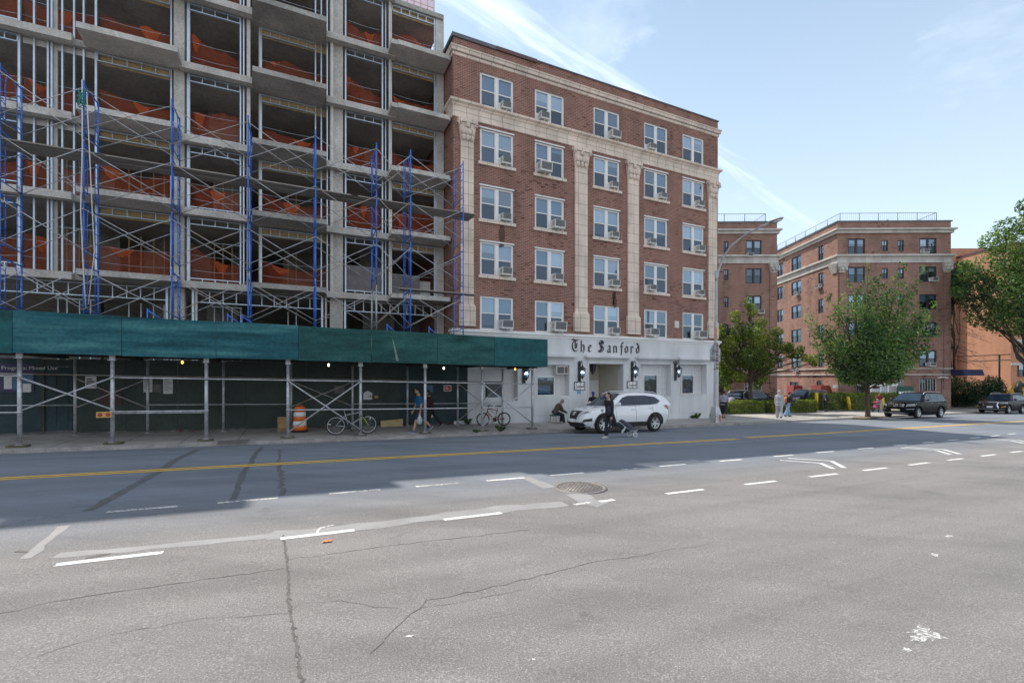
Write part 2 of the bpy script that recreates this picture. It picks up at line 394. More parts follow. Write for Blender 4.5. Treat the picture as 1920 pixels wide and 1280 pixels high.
T['ply3'] = M('bluegreen plywood', (.014,.085,.092), .6, spec=.2, var=.35, scale=.8, stretch=(.5,1,3), fine=7)
T['hoard'] = M('dark green hoarding', (.034,.046,.038), .7, var=.4, scale=.8, stretch=(1,1,.6), fine=8)
T['hoard2'] = M('dark blue hoarding', (.018,.042,.046), .7, var=.35, scale=.8, stretch=(1,1,.6), fine=8)
T['deckwood'] = M('deck timber', (.06,.05,.045), .85, var=.4, scale=1.5, stretch=(4,1,1))
T['mudsill'] = M('timber pad', (.10,.088,.06), .9, var=.3, scale=5)
T['black'] = M('black metal', (.016,.016,.018), .45, var=.2, scale=5)
T['ink'] = M('black lettering', (.02,.02,.022), .6, var=.1, scale=5)
T['white'] = M('white panel', (.78,.78,.77), .6, var=.04, scale=5)
T['paper'] = M('paper', (.62,.61,.59), .8, var=.1, scale=8)
T['rubber'] = M('tyre rubber', (.018,.018,.019), .85, var=.2, scale=10)
T['chrome'] = M('chrome', (.75,.76,.78), .15, metal=1.0, var=.03, scale=5)
T['bright_trim'] = M('bright trim', (.72,.73,.75), .35, metal=.25, var=.05, scale=5); T['alloy'] = M('alloy rim', (.62,.62,.63), .3, metal=.8, var=.05, scale=5)
T['bark'] = M('bark', (.085,.065,.05), .95, var=.4, scale=4, stretch=(3,3,.6), bump=.4, fine=18)
T['red'] = M('red paint', (.40,.03,.025), .5, var=.12, scale=5)
T['orange'] = M('orange plastic', (.75,.15,.02), .5, var=.12, scale=5)
T['yellow'] = M('yellow paint', (.72,.42,.02), .5, var=.15, scale=5)
T['card'] = M('cardboard', (.36,.22,.115), .9, var=.15, scale=4)
# ------------------------------------------------------------------ camera, sun, sky
cam = bpy.data.cameras.new('camera'); co = link(bpy.data.objects.new('camera', cam))
cam.sensor_width = 36; cam.lens = F/1920*36; cam.shift_y = (HV-640)/1920; cam.clip_start = .05; cam.clip_end = 3000
co.location = (0,0,CZ); co.rotation_euler = (R(90), 0, -PSI); sc.camera = co
SUN = Vector((-.24*math.cos(R(56.2)), .97*math.cos(R(56.2)), math.sin(R(56.2)))).normalized()
sl = bpy.data.lights.new('sun', 'SUN'); sl.energy = SUNE; sl.angle = R(.53); sl.color = (1.0,.93,.83)
so = link(bpy.data.objects.new('sun', sl)); so.location = (-30,60,90); so.rotation_euler = (-SUN).to_track_quat('-Z', 'Y').to_euler()
sc.view_settings.view_transform = 'Standard'; sc.view_settings.look = 'None'; sc.view_settings.gamma = 1; sc.view_settings.exposure = EXPO
w = bpy.data.worlds.new('World'); sc.world = w; w.use_nodes = True
nt = w.node_tree; bg = nt.nodes['Background']
sky = nd(nt, 'ShaderNodeTexSky'); sky.sky_type = 'NISHITA'; sky.sun_disc = False
sky.sun_elevation = R(56.2); sky.sun_rotation = R(-13.9); sky.altitude = 10; sky.air_density = 1.0; sky.dust_density = .6; sky.ozone_density = 1.2
tcw = nd(nt, 'ShaderNodeTexCoord')
def vdot(vec):
    d = nd(nt, 'ShaderNodeVectorMath', operation='DOT_PRODUCT'); nt.links.new(tcw.outputs['Generated'], d.inputs[0]); d.inputs[1].default_value = vec; return d.outputs['Value']
def mth(op, a, b, clamp=False):
    x = nd(nt, 'ShaderNodeMath', operation=op); x.use_clamp = clamp
    for i, q in enumerate((a, b)):
        if isinstance(q, bpy.types.NodeSocket): nt.links.new(q, x.inputs[i])
        else: x.inputs[i].default_value = q
    return x.outputs[0]
def cloud(scale, lo, hi, stretch=(1,1,2.2), detail=8, loc=(0,0,0), rough=.62, rot=(0,0,0)):
    mp = nd(nt, 'ShaderNodeMapping'); mp.inputs['Scale'].default_value = stretch; mp.inputs['Location'].default_value = loc; mp.inputs['Rotation'].default_value = rot
    nt.links.new(tcw.outputs['Generated'], mp.inputs['Vector'])
    n = nd(nt, 'ShaderNodeTexNoise'); setin(n, Scale=scale, Detail=detail, Roughness=rough, Distortion=.3); nt.links.new(mp.outputs[0], n.inputs['Vector'])
    mr = nd(nt, 'ShaderNodeMapRange'); setin(mr, From_Min=lo, From_Max=hi); nt.links.new(n.outputs['Fac'], mr.inputs['Value'])
    return mr.outputs[0]
d1 = Vector(ray(905, 0)).normalized(); d2 = Vector(ray(1530, 415)).normalized()
nrm = d1.cross(d2).normalized(); mid = (d1+d2).normalized()
wob = cloud(6, .2, .8, (1,1,1), 5)
dist = mth('ABSOLUTE', mth('ADD', vdot(nrm), mth('MULTIPLY', mth('SUBTRACT', wob, .5), .022)), 0)
streak = nd(nt, 'ShaderNodeMapRange'); setin(streak, From_Min=.058, From_Max=.003); nt.links.new(dist, streak.inputs['Value']); streak.interpolation_type = 'SMOOTHSTEP'
along = nd(nt, 'ShaderNodeMapRange'); setin(along, From_Min=-.2, From_Max=.75, To_Min=.5, To_Max=1.0); nt.links.new(vdot((d1-d2).normalized()), along.inputs['Value'])
cmb = nd(nt, 'ShaderNodeCombineXYZ'); nt.links.new(mth('MULTIPLY', vdot((d1-d2).normalized()), 5.0), cmb.inputs[0]); nt.links.new(mth('MULTIPLY', vdot(nrm), 55.0), cmb.inputs[1])
nf = nd(nt, 'ShaderNodeTexNoise'); setin(nf, Scale=1.0, Detail=8, Roughness=.62, Distortion=.6); nt.links.new(cmb.outputs[0], nf.inputs['Vector'])
mf = nd(nt, 'ShaderNodeMapRange'); setin(mf, From_Min=.28, From_Max=.62, To_Min=.25, To_Max=1.0); nt.links.new(nf.outputs['Fac'], mf.inputs['Value']); fib = mf.outputs[0]
sk = mth('MULTIPLY', mth('MULTIPLY', streak.outputs[0], along.outputs[0]), fib)
wisp = mth('MULTIPLY', cloud(2.1, .45, .85, (1,1,2.0), 8, (3.2,1.1,0), .6, (0,.5,0)), .55)
wisp2 = mth('MULTIPLY', cloud(4.5, .62, .95, (1,1,2.8), 9, (.2,5.1,0), .65, (.3,.2,0)), .45)
haze = nd(nt, 'ShaderNodeMapRange'); setin(haze, From_Min=.75, From_Max=-.05, To_Min=.10, To_Max=.46); nt.links.new(vdot((0,0,1)), haze.inputs['Value'])
cl = mth('MAXIMUM', mth('MAXIMUM', mth('MULTIPLY', sk, .85), haze.outputs[0]), mth('ADD', wisp, wisp2), True)
cl = mth('ADD', cl, mth('MULTIPLY', haze.outputs[0], .3), True)
back = nd(nt, 'ShaderNodeMapRange'); setin(back, From_Min=.05, From_Max=.6, To_Min=0, To_Max=BACKC); back.interpolation_type = 'SMOOTHSTEP'; nt.links.new(vdot((-.30,-.80,.50)), back.inputs['Value'])  # unseen bright clouds added behind the camera to fill the shaded fronts
bk = mth('MULTIPLY', back.outputs[0], cloud(2.6, .3, .6, (1,1,1.4), 8, (1.7,4.2,0)), True)
mx = nd(nt, 'ShaderNodeMix', data_type='RGBA'); nt.links.new(cl, mx.inputs[0]); tn = nd(nt, 'ShaderNodeMix', data_type='RGBA', blend_type='MULTIPLY'); tn.inputs[0].default_value = 1; nt.links.new(sky.outputs[0], tn.inputs[6]); tn.inputs[7].default_value = (.95,1.07,1.0,1); nt.links.new(tn.outputs[2], mx.inputs[6]); mx.inputs[7].default_value = CLOUD
mb = nd(nt, 'ShaderNodeMix', data_type='RGBA'); nt.links.new(bk, mb.inputs[0]); nt.links.new(mx.outputs[2], mb.inputs[6]); mb.inputs[7].default_value = (7.6,7.7,8.2,1)
nt.links.new(mb.outputs[2], bg.inputs['Color']); bg.inputs['Strength'].default_value = SKYS

# ------------------------------------------------------------------ ground, road, kerb, pavement
def axis(a, b, step):
    n = max(1, int(round((b-a)/step))); return [a+(b-a)*i/n for i in range(n+1)]
XS = axis(-600,-60,90)[:-1]+axis(-60,-12,4)[:-1]+axis(-12,60,1.0)[:-1]+axis(60,160,5)[:-1]+axis(160,900,120)
g = MB()
YS = axis(-600,-40,140)[:-1]+axis(-40,80,10)[:-1]+axis(80,900,120)
g.add([(x,y,zlong(x)-.55) for y in YS for x in XS], [(j*len(XS)+i,j*len(XS)+i+1,(j+1)*len(XS)+i+1,(j+1)*len(XS)+i) for j in range(len(YS)-1) for i in range(len(XS)-1)], True)
struct('ground', g, T['soil'])
XR = axis(-60,-12,4)[:-1]+axis(-12,60,1.0)[:-1]+axis(60,160,5)
def strip_sheet(y0f, y1f, n, zf, xs=XR):
    m = MB(); W = n+1
    m.add([(x, lerp(y0f(x), y1f(x), j/n), zf(x, lerp(y0f(x), y1f(x), j/n))) for x in xs for j in range(W)],
          [(i*W+j, (i+1)*W+j, (i+1)*W+j+1, i*W+j+1) for i in range(len(xs)-1) for j in range(n)], True)
    return m
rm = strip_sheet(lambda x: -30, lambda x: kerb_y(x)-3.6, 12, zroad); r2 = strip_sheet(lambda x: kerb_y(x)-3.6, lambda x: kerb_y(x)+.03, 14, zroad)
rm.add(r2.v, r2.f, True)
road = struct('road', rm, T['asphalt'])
KH = .12
def kz(x): return zlong(x)-.055
k = MB()
for a, b in zip(XR, XR[1:]):
    n = max(1, int((b-a)/1.0))
    for i in range(n):
        xa = lerp(a, b, i/n); xb = lerp(a, b, (i+1)/n)-.006
        ya, yb = kerb_y(xa), kerb_y(xb)
        k.hexa([(xa,ya,kz(xa)-.2),(xb,yb,kz(xb)-.2),(xb,yb+.17,kz(xb)-.2),(xa,ya+.17,kz(xa)-.2),
                (xa,ya+.015,kz(xa)),(xb,yb+.015,kz(xb)),(xb,yb+.17,kz(xb)),(xa,ya+.17,kz(xa))])
struct('kerb', k, T['kerb'], recalc=False)
struct('pavement', strip_sheet(lambda x: kerb_y(x)+.17, lambda x: 23.0, 8, lambda x, y: zwalk(x)-.004), T['walk'])
struct('forecourt', strip_sheet(lambda x: 23.0, lambda x: 75.0, 6, lambda x, y: zwalk(x)-.004, [x for x in XR if x >= 24]), T['lot'])

# ------------------------------------------------------------------ markings and wear, each a part of the road
def ribbon(pts, wid, dz=.004, zf=zroad):     # flat strip following the road surface
    m = MB(); vs = []; N = len(pts)
    for i in range(N):
        p = Vector(pts[i][:2]+(0,) if isinstance(pts[i], tuple) else (pts[i].x, pts[i].y, 0))
        a = Vector((pts[max(0,i-1)][0], pts[max(0,i-1)][1], 0)); b = Vector((pts[min(N-1,i+1)][0], pts[min(N-1,i+1)][1], 0))
        t = (b-a).normalized(); nn = Vector((-t.y, t.x, 0)); ww = wid[i] if hasattr(wid, '__len__') else wid
        for s in (-.5,.5):
            q = p+nn*ww*s; vs.append((q.x, q.y, zf(q.x, q.y)+dz))
    return m.add(vs, [(2*i,2*i+2,2*i+3,2*i+1) for i in range(N-1)])
def dense(pts, step=.5):
    out = []
    for a, b in zip(pts, pts[1:]):
        n = max(1, int(math.dist(a[:2], b[:2])/step))
        out += [(lerp(a[0],b[0],i/n), lerp(a[1],b[1],i/n)) for i in range(n)]
    return out+[tuple(pts[-1][:2])]
def jag(pts, amp, step=.12):
    return [(x+rnd.uniform(-amp, amp), y+rnd.uniform(-amp, amp)) for x, y in dense(pts, step)]
for s in (-.095,.095):
    obj('yellow_line', ribbon([(x, 12.0+s) for x in axis(-40, 15.1, .5)], .105), T['paint_y'], road, recalc=False)
    obj('yellow_line', ribbon([(x, 12.17+s+bend(x)*.9) for x in axis(15.8, 90, .5)], .105), T['paint_y'], road, recalc=False)
for i, x in enumerate(axis(-8.5, 41.9, 2.1)):
    l = .95+rnd.uniform(-.08,.08); y = 6.43+.0005*max(0, x-5)**2
    mat = T['paint_w']
    o = None
    if 4 < x < 5.2:      # half covered dash by the manhole patch
        obj('lane_dash', ribbon(jag([(4.2,6.43),(4.55,6.45)], .015, .05), .09), T['paint_w_worn'], road, recalc=False); l = .3; x += .62
    obj('lane_dash', ribbon(jag([(x, y), (x+l, y)], .004, .1), .1), mat, road, recalc=False)
for i, x in enumerate([-4.4,-2.38,-1.02,.63,2.14,3.56,5.04,6.45,8.1,10.2,12.4,14.43,16.7,18.97,21.1,23.2,25.3,27.4,29.5]):
    l = .85; y = 8.61+.0011*max(0, x-4)**2
    if x in (6.45,):
        for q in (6.5,6.95,7.3): obj('lane_dash', ribbon(jag([(q,y),(q+.16,y)], .02, .04), .06), T['paint_w_worn'], road, recalc=False)
        continue
    obj('lane_dash', ribbon(jag([(x, y), (x+l, y)], .006, .08), .1), T['paint_w'] if x > 3 else T['paint_w_worn'], road, recalc=False)
def gp(*uv): return [(lambda p: (p.x, p.y))(ground(u, v)) for u, v in uv]
for uv in (((1463,862.5),(1538,868),(1562,878.5)), ((1478,859),(1559,864),(1583,877)), ((1689,839.5),(1756,844.2),(1782.5,852)), ((1696,838),(1767.5,842.3),(1800,851)), ((1850,822.8),(1895,826),(1921,831)), ((1858,821.5),(1908,825),(1935,830))):
    P = gp(*uv)      # double chevrons of the bike lane
    obj('chevron', ribbon(dense([P[0], P[1]], .2), .10), T['paint_w'], road, recalc=False)
    obj('chevron', ribbon(dense([P[1], P[2]], .2), .12, .0046), T['paint_w'], road, recalc=False)
def crack(uv, wd, mat='tar', amp=.02, dz=.003, step=.1):
    wd *= .72 if wd < .03 else 1; pts = jag(gp(*uv), amp, step)
    obj('crack', ribbon(pts, [wd*rnd.uniform(.45,1.4) for _ in pts], dz), T[mat], road, recalc=False)
crack([(531,1002),(539,1060),(541,1130),(553,1200),(566,1280)], .022, amp=.013, step=.03)
crack([(533,1005),(540,1062),(543,1128),(556,1204),(569,1290)], .012, amp=.02, step=.035, dz=.0036)
crack([(541,1048),(640,1036),(720,1024),(860,1008),(1000,992)], .012, amp=.018)
crack([(0,1150),(130,1122),(330,1094),(532,1066)], .013, amp=.018)
crack([(60,1232),(200,1190),(380,1160),(545,1148)], .006, amp=.02)
crack([(545,1150),(560,1133),(640,1125)], .006, amp=.015)
crack([(722,1200),(735,1178),(790,1140),(800,1126),(870,1112),(960,1092),(1045,1071),(1110,1052),(1180,1046)], .013, amp=.018)
crack([(790,1140),(900,1122),(980,1104)], .006, amp=.014)
crack([(1160,1050),(1240,1032),(1330,1020)], .007, amp=.02)
crack([(640,1125),(700,1138),(750,1140)], .007, amp=.015)
crack([(690,1225),(722,1200)], .01, amp=.014)
crack([(523,866),(526,885),(528,905),(526,928)], .09, amp=.05)
crack([(525,842),(523,866)], .05, amp=.04)
crack([(20,1036),(60,1034)], .05, amp=.05); crack([(170,1045),(205,1040)], .05, amp=.05)
crack([(130,951),(165,948)], .03, amp=.03); crack([(460,923),(475,920)], .03, amp=.03)
def seal(uv, wd, mat='seal', amp=.02, dz=.0025):
    pts = jag(gp(*uv), amp, .2)
    obj('joint_seal', ribbon(pts, [wd*rnd.uniform(.75,1.25) for _ in pts], dz), T[mat], road, recalc=False)
seal([(372,842),(310,875),(270,900),(215,930),(165,957)], .15)
seal([(492,838),(475,858),(455,890),(437,937)], .11)
seal([(120,985),(50,1046)], .11, 'patch')
def patch(uv, mat='patch', dz=.002):      # trench repair outlined on the road
    P = gp(*uv); m = MB()
    c = (sum(p[0] for p in P)/len(P), sum(p[1] for p in P)/len(P))
    m.add([(x, y, zroad(x, y)+dz) for x, y in P], [tuple(range(len(P)))])
    obj('repair_patch', m, T[mat], road, recalc=False)
seal([(100,1042),(240,1030),(330,1022),(430,1012),(520,1002)], .17, 'patch', .02, .0016)
seal([(505,1003),(600,995),(740,980),(840,966),(960,952),(1060,943)], .33, 'patch', .035, .0018)
seal([(980,894),(1010,905),(1035,914)], .25, 'patch', .03, .0016)
seal([(1080,925),(1100,938),(1130,945)], .4, 'patch', .03, .0021)
# paint splashes
def splash(u, v, r, n=22, mat='paint_w', stretch=1.6, h=.0025):
    c = ground(u, v)
    m = MB(); pts = []
    for i in range(n):
        a = 2*math.pi*i/n; rr = r*rnd.uniform(.35,1.15)
        x = c.x+rr*math.cos(a)*stretch; y = c.y+rr*math.sin(a)
        pts.append((x, y, zroad(x, y)+h))
    m.add([(c.x, c.y, c.z+h)]+pts, [(0, 1+i, 1+(i+1)%n) for i in range(n)])
    obj('paint_splash', m, T[mat], road, recalc=False)
splash(1735,1187,.12,44,'paint_w_worn'); splash(1733,1190,.06,26,'paint_w_worn',1.3,.0040); splash(1718,1197,.05,16,'paint_w_worn',1.6,.0032); splash(1752,1191,.04,14,'paint_w_worn',1.6,.0036); splash(1700,1217,.03,12,'paint_w_worn')
splash(1000,1235,.022,10,'paint_w',.7); splash(768,1192,.022,9,'paint_w_worn'); splash(1780,1005,.05,12,'paint_w_worn'); splash(1754,1040,.05,12,'paint_w_worn')
obj('paint_splash', ribbon(jag(gp((592,1003),(600,990),(625,984)), .012, .05), .028, .0045), T['paint_w'], road, recalc=False)

# ------------------------------------------------------------------ manhole cover, drain, litter
mc = Vector((5.0, 7.42, zroad(5.0,7.42)))
t = thing('manhole_cover', 'round cast iron manhole cover set in the road inside the bike lane', 'manhole cover', mc)
m = MB(); m.lathe([(.0,.004),(.50,.004),(.50,.012),(.42,.012),(.42,.006)], n=40, cap=False); obj('rim', m, T['iron'], t)
m = MB(); m.lathe([(0,.003),(.41,.003),(.41,.008),(0,.008)], n=40, cap=False)
for i in range(-9,10):
    for j in range(-9,10):
        x, y = i*.043, j*.043
        if x*x+y*y < .385**2 and (i+j)%2 == 0: m.box(x-.014,x+.014,y-.014,y+.014,.008,.014)
obj('lid', m, T['iron'], t)
ip = ground(438, 827, lambda x, y: zwalk(x))
m = MB(); m.box(ip.x-.42, ip.x+.42, ip.y-.22, ip.y+.22, ip.z+.004, ip.z+.02)
for i in range(9): m.box(ip.x-.38+i*.085, ip.x-.345+i*.085, ip.y-.18, ip.y+.18, ip.z+.02, ip.z+.026)
wthing('grate', m, T['iron'], 'rusty dark iron grate lying in the pavement beside the kerb under the shed', 'grate')
lp = ground(612, 1016)
m = MB(); m.sheet(6, 4, lambda a, b: (lp.x+(a-.5)*.11+.02*b, lp.y+(b-.5)*.05, lp.z+.006+.018*abs(math.sin(a*7+b*3))))
wthing('wrapper', m, T['orange'], 'crumpled orange scrap lying on the road under a white dash', 'litter', recalc=False)
# ================================================================== concrete building under construction
YW = 22.2; YB = 20.95                      # wall line, balcony front
SL = [5.75, 8.6, 11.45, 14.27, 17.1, 19.8]  # slab tops
SL_T = .22
def xw(u): return x_at(u, YW)
cb = thing('unfinished_building', 'unfinished concrete apartment building with bare slabs, metal studs and orange netting beside the brick one', 'building', (-4, YW+4, zwalk(-4)))
XL, XRT = -17.0, 6.86
def slab(z, y0=YW-.12, x0=XL, x1=XRT, th=SL_T, y1=33): return MB().box(x0, x1, y0, y1, z-th, z)
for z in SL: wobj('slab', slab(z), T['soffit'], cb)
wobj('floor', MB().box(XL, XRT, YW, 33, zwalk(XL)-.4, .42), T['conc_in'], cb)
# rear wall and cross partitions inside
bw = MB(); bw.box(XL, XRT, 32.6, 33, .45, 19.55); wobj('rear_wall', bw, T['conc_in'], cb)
for i in range(6):
    zb = .43 if i == 0 else SL[i-1]+.002; zt = SL[i]-SL_T-.002
    for j, (ua, dep, ln) in enumerate(((10, 3.2, 2.2), (215, 4.2, 2.6), (372, 2.6, 1.2), (520, 4.4, 3), (690, 3.0, 1.6), (800, 4.8, 1.6))):
        x = xw(ua)+((i*37+j*17)%10-5)*.06
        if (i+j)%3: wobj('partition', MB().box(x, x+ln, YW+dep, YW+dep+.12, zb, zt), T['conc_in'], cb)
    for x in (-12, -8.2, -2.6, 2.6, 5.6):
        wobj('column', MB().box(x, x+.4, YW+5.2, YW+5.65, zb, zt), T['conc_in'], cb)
# exposed facade columns between the slabs
CO = [(326, 346), (619, 643), (819, 832)]
for ua, ub in CO:
    xa, xb = xw(ua), xw(ub)
    for i in range(6):
        zb = .43 if i == 0 else SL[i-1]+.002; zt = SL[i]-SL_T-.002
        wobj('column', MB().box(xa, xb, YW-.02, YW+.4, zb, zt), T['conc'], cb)
for xa in (-13.2,):
    for i in range(6): wobj('column', MB().box(xa, xa+.45, YW-.02, YW+.4, (.43 if i == 0 else SL[i-1]+.002), SL[i]-SL_T-.002), T['conc'], cb)
# balconies (flared ends, as cast)
BAL = [(142, 333), (473, 613), (747, 853)]
def balcony(u0, u1, z, right=False):
    x0, x1 = x_at(u0, YB), x_at(u1, YB); xr = min(x1, 6.86) if right else x1
    b0 = x0-.08; b1 = xr
    m = MB(); zt = z+.005; zb = z-.2
    if not right: m.hexa([(x0,YB,zb),(x1,YB,zb),(x1,YW-.13,zb),(b0,YW-.13,zb),(x0,YB,zt),(x1,YB,zt),(x1,YW-.13,zt),(b0,YW-.13,zt)])
    else: m.hexa([(x0,YB,zb),(x1-.25,YB,zb),(x1-.25,YW-1.2,zb),(x0-.35,YW-.13,zb),(x0,YB,zt),(x1-.25,YB,zt),(x1-.25,YW-1.2,zt),(x0-.35,YW-.13,zt)]); m.box(x0-.3, 6.86, YW-1.19, YW-.13, zb+.002, zt-.002)
    return m
for k, (u0, u1) in enumerate(BAL):
    for z in SL[:-1] if k else SL:
        if k == 2 and z == SL[-1]: continue
        wobj('balcony', balcony(u0, u1, z, k == 2), T['conc'] if k != 1 else T['soffit'], cb)
# slab nosings that step out in front of the flush bays
for (u0, u1) in ((-60, 143), (340, 474), (611, 738)):
    x0, x1 = xw(u0)-.0, xw(u1)
    for z in SL: wobj('slab_edge', MB().box(x0, x1, YW-.42, YW-.125, z-.25, z+.012), T['conc'], cb)
# roof parapet boards
wobj('parapet', MB().box(XL, xw(470), YW-.05, YW+.1, SL[-1]+.003, SL[-1]+1.0), T['conc'], cb)
wobj('parapet', MB().box(xw(620), xw(738), YW-.05, YW+.1, SL[-1]+.003, SL[-1]+1.0), T['conc'], cb)
# ---- light-gauge steel framing: each stud, header and sill a part
def stud(u, i, w=.055, mat='galv', y=YW-.02, d=.09, z0=None, z1=None):
    x = xw(u); zb = (SL[i-1] if i else .43)+.006; zt = SL[i]-SL_T-.006
    m = MB(); a, b = (z0 or zb), (z1 or zt)
    m.box(x-w/2, x-w/2+.008, y, y+d, a, b); m.box(x-w/2, x+w/2, y+.001, y+.008, a+.001, b-.001); m.box(x+w/2-.008, x+w/2, y, y+d, a, b)
    if mat == 'tan_stud':
        pass
    wobj('stud', m, T[mat], cb)
def ladder(name, u0, u1, zb, zt, n, y=YW-.03, t=.035):      # box header or sill: two rails and short cripples
    x0, x1 = xw(u0), xw(u1); m = MB()
    m.box(x0, x1, y, y+.09, zb, zb+t); m.box(x0, x1, y, y+.09, zt-t, zt)
    for k in range(n+1):
        x = lerp(x0, x1, k/n); m.box(x-.016, x+.016, y+.002, y+.088, zb+t+.001, zt-t-.001)
    wobj(name, m, T['galv'], cb)
for i in range(1, 6):
    for u in (-45, -20, 36, 64, 90, 97, 117, 139, 157, 180): stud(u, i, .065 if u in (36, 180) else .05)
    stud(101, i, .13, 'tan_stud', YW+.1)
    for u in (321, 352, 355, 451, 457): stud(u, i, .05)
    stud(466, i, .13, 'tan_stud')
    for u in (486, 489): stud(u, i, .06, 'tan_stud' if u == 486 else 'galv', YW+.25)
    for u in (592, 603): stud(u, i, .05, 'galv', YW+.2)
    stud(613.5, i, .05); stud(648, i, .06); stud(717, i, .06); stud(723, i, .04)
    stud(622, i, .12, 'tan_stud', YW-.14); stud(730.5, i, .12, 'tan_stud', YW-.12); stud(734, i, .03)
    stud(815, i, .06); stud(818, i, .04)
    zt = SL[i]-SL_T-.006
    ladder('header', 183, 318, zt-.33, zt-.02, 5); ladder('header', 355, 450, zt-.3, zt-.03, 4)
    ladder('header', 489, 592, zt-.34, zt-.03, 6, YW+.2); ladder('header', 648, 717, zt-.3, zt-.03, 4); ladder('header', 736, 814, zt-.34, zt-.03, 5)
    zb = SL[i-1]+.03
    ladder('sill', 355, 450, zb, zb+.17, 4); ladder('sill', 648, 717, zb, zb+.17, 4); ladder('sill', -40, 33, zb+.02, zb+.24, 3)
    ladder('header', -40, 33, zt-.3, zt-.03, 3)
    wobj('lintel_board', MB().box(xw(186), xw(318), YW+.12, YW+.16, zt-.36, zt-.01), T['lumber'], cb)
    wobj('lintel_board', MB().box(xw(490), xw(612), YW+.32, YW+.36, zt-.36, zt-.01), T['lumber'], cb)
    wobj('lintel_board', MB().box(xw(737), xw(815), YW+.12, YW+.16, zt-.36, zt-.01), T['lumber'], cb)
    if 1 < i: wobj('lintel_board', MB().box(xw(40), xw(178), YW+.1, YW+.14, zt-.22, zt-.005), T['tan_stud'], cb)
z0 = SL[0]-SL_T
for (a, b, n) in ((-60, 312, 13), (366, 603, 10), (648, 825, 11)): ladder('header', a, b, z0-.52, z0-.03, n, YW+.15)
for u in (313, 321, 362, 368, 604, 611, 647, 825): stud(u, 0, .08, 'tan_stud' if u in (321, 368, 611) else 'galv')
for i in range(0, 3):      # framing of rooms further inside
    zb = (SL[i-1] if i else .43)+.006; zt = SL[i]-SL_T-.4
    for u in (85, 103, 128, 150, 226, 250, 275, 296, 395, 412, 430, 447, 540, 556):
        x = xw(u)*1.06; wobj('inner_stud', MB().box(x-.02, x+.02, YW+2.4, YW+2.5, zb, zt), T['lumber'] if i else T['galv'], cb)
    wobj('inner_plate', MB().box(xw(80)*1.06, xw(160)*1.06, YW+2.38, YW+2.52, zt+.002, zt+.05), T['galv'], cb)
    wobj('inner_plate', MB().box(xw(390)*1.06, xw(450)*1.06, YW+2.38, YW+2.52, zt+.002, zt+.05), T['galv'], cb)
# plywood guards of the first floor
wobj('guard_board', MB().box(xw(650), xw(716), YW+.08, YW+.1, SL[0]+.2, SL[0]+1.35), T['plate'], cb)
wobj('guard_board', MB().box(xw(736), xw(790), YW+.3, YW+.32, SL[0]+.01, SL[0]+1.2), T['plate'], cb)
wobj('guard_board', MB().box(xw(770), xw(812), YW+.5, YW+.52, SL[0]+.01, SL[0]+1.0), T['conc'], cb)
# roof guard rail at the right
rx0, rx1 = xw(738), xw(815)
rr = MB()
for k in range(7): rr.tube((lerp(rx0,rx1,k/6), YW+.1, SL[-1]), (lerp(rx0,rx1,k/6), YW+.1, SL[-1]+1.25), .022, 6)
for h in (.35,.7,1.05): rr.tube((rx0, YW+.1, SL[-1]+h), (rx1, YW+.1, SL[-1]+h), .02, 6)
wobj('guard_rail', rr, T['tan_stud'], cb)

# ------------------------------------------------------------------ orange debris nets, each its own thing
FLN = {1: 'first', 2: 'second', 3: 'third', 4: 'fourth', 5: 'fifth', 6: 'roof'}
BAYS = [(-55, 33, 'leftmost bay'), (38, 178, 'left stud bay'), (183, 319, 'bay of the left balcony'), (355, 450, 'bay beside the left column'),
        (489, 613, 'bay of the middle balcony'), (648, 716, 'bay beside the middle column'), (735, 815, 'bay of the right balcony')]
def net(u0, u1, i, bay, seed, h0, h1, peak, yo=.18):
    r = random.Random(seed); x0, x1 = xw(u0), xw(u1); zb = SL[i-1]+.01 if i <= 6 else 0
    ph = [r.uniform(0, 6.28) for _ in range(4)]; wv = r.uniform(.25,.55)
    sl_ = r.uniform(-2.5,2.5); fd = r.uniform(.05,.11); ka = r.uniform(.25,.75); kb = r.choice((0,0,.12,-.15,.22))
    def fn(a, b):
        top = lerp(h0, h1, a)-peak*4*a*(1-a)+kb*max(0, 1-abs(a-ka)/.3)+.015*math.sin(a*17+ph[2])
        y = YW+yo+.05*math.sin(a*7+ph[0])*b+fd*.35*math.sin(a*24+ph[1]+b*sl_*3)*(.4+b)*(1 if (int(a*4)+seed)%3 else .3)+fd*math.sin(b*4+a*6*sl_+ph[3])*b*(1-b)*2
        return (lerp(x0, x1, a), y+.1*b, zb+max(.15, top)*b)
    m = MB(); m.sheet(26, 9, fn)
    pth = [fn(k/26, 1) for k in range(27)]
    f0 = r.uniform(.0,.55); f1 = f0+r.uniform(.2,.45); dp = r.uniform(.15,.55); fold = MB(); fold.sheet(10, 4, lambda a, b: (lambda q: (q[0], q[1]-.03-.05*b*math.sin(a*9), q[2]-.004))(fn(lerp(f0, f1, a), 1-dp*b*math.sin(math.pi*min(1, a*1.2+.05)))))
    o = wthing('debris_net', m, T['net'], f'orange debris net on the {FLN[i]} {"edge" if i == 6 else "bare floor"}, {bay}', 'net', 'orange debris nets on the bare floors', recalc=False)
    s = MB(); obj('fold', fold, T['net_fold'], o, off=o.location, recalc=False); s.path([(p[0], p[1]-.012, p[2]) for p in pth], .012, 4); obj('edge_rope', s, T['net'], o, off=o.location)
n_ = 0
HT = {(2,1): (1.25,1.2,.15),(4,5): (1.5,.9,.2),(5,5): (1.5,.7,.1)}
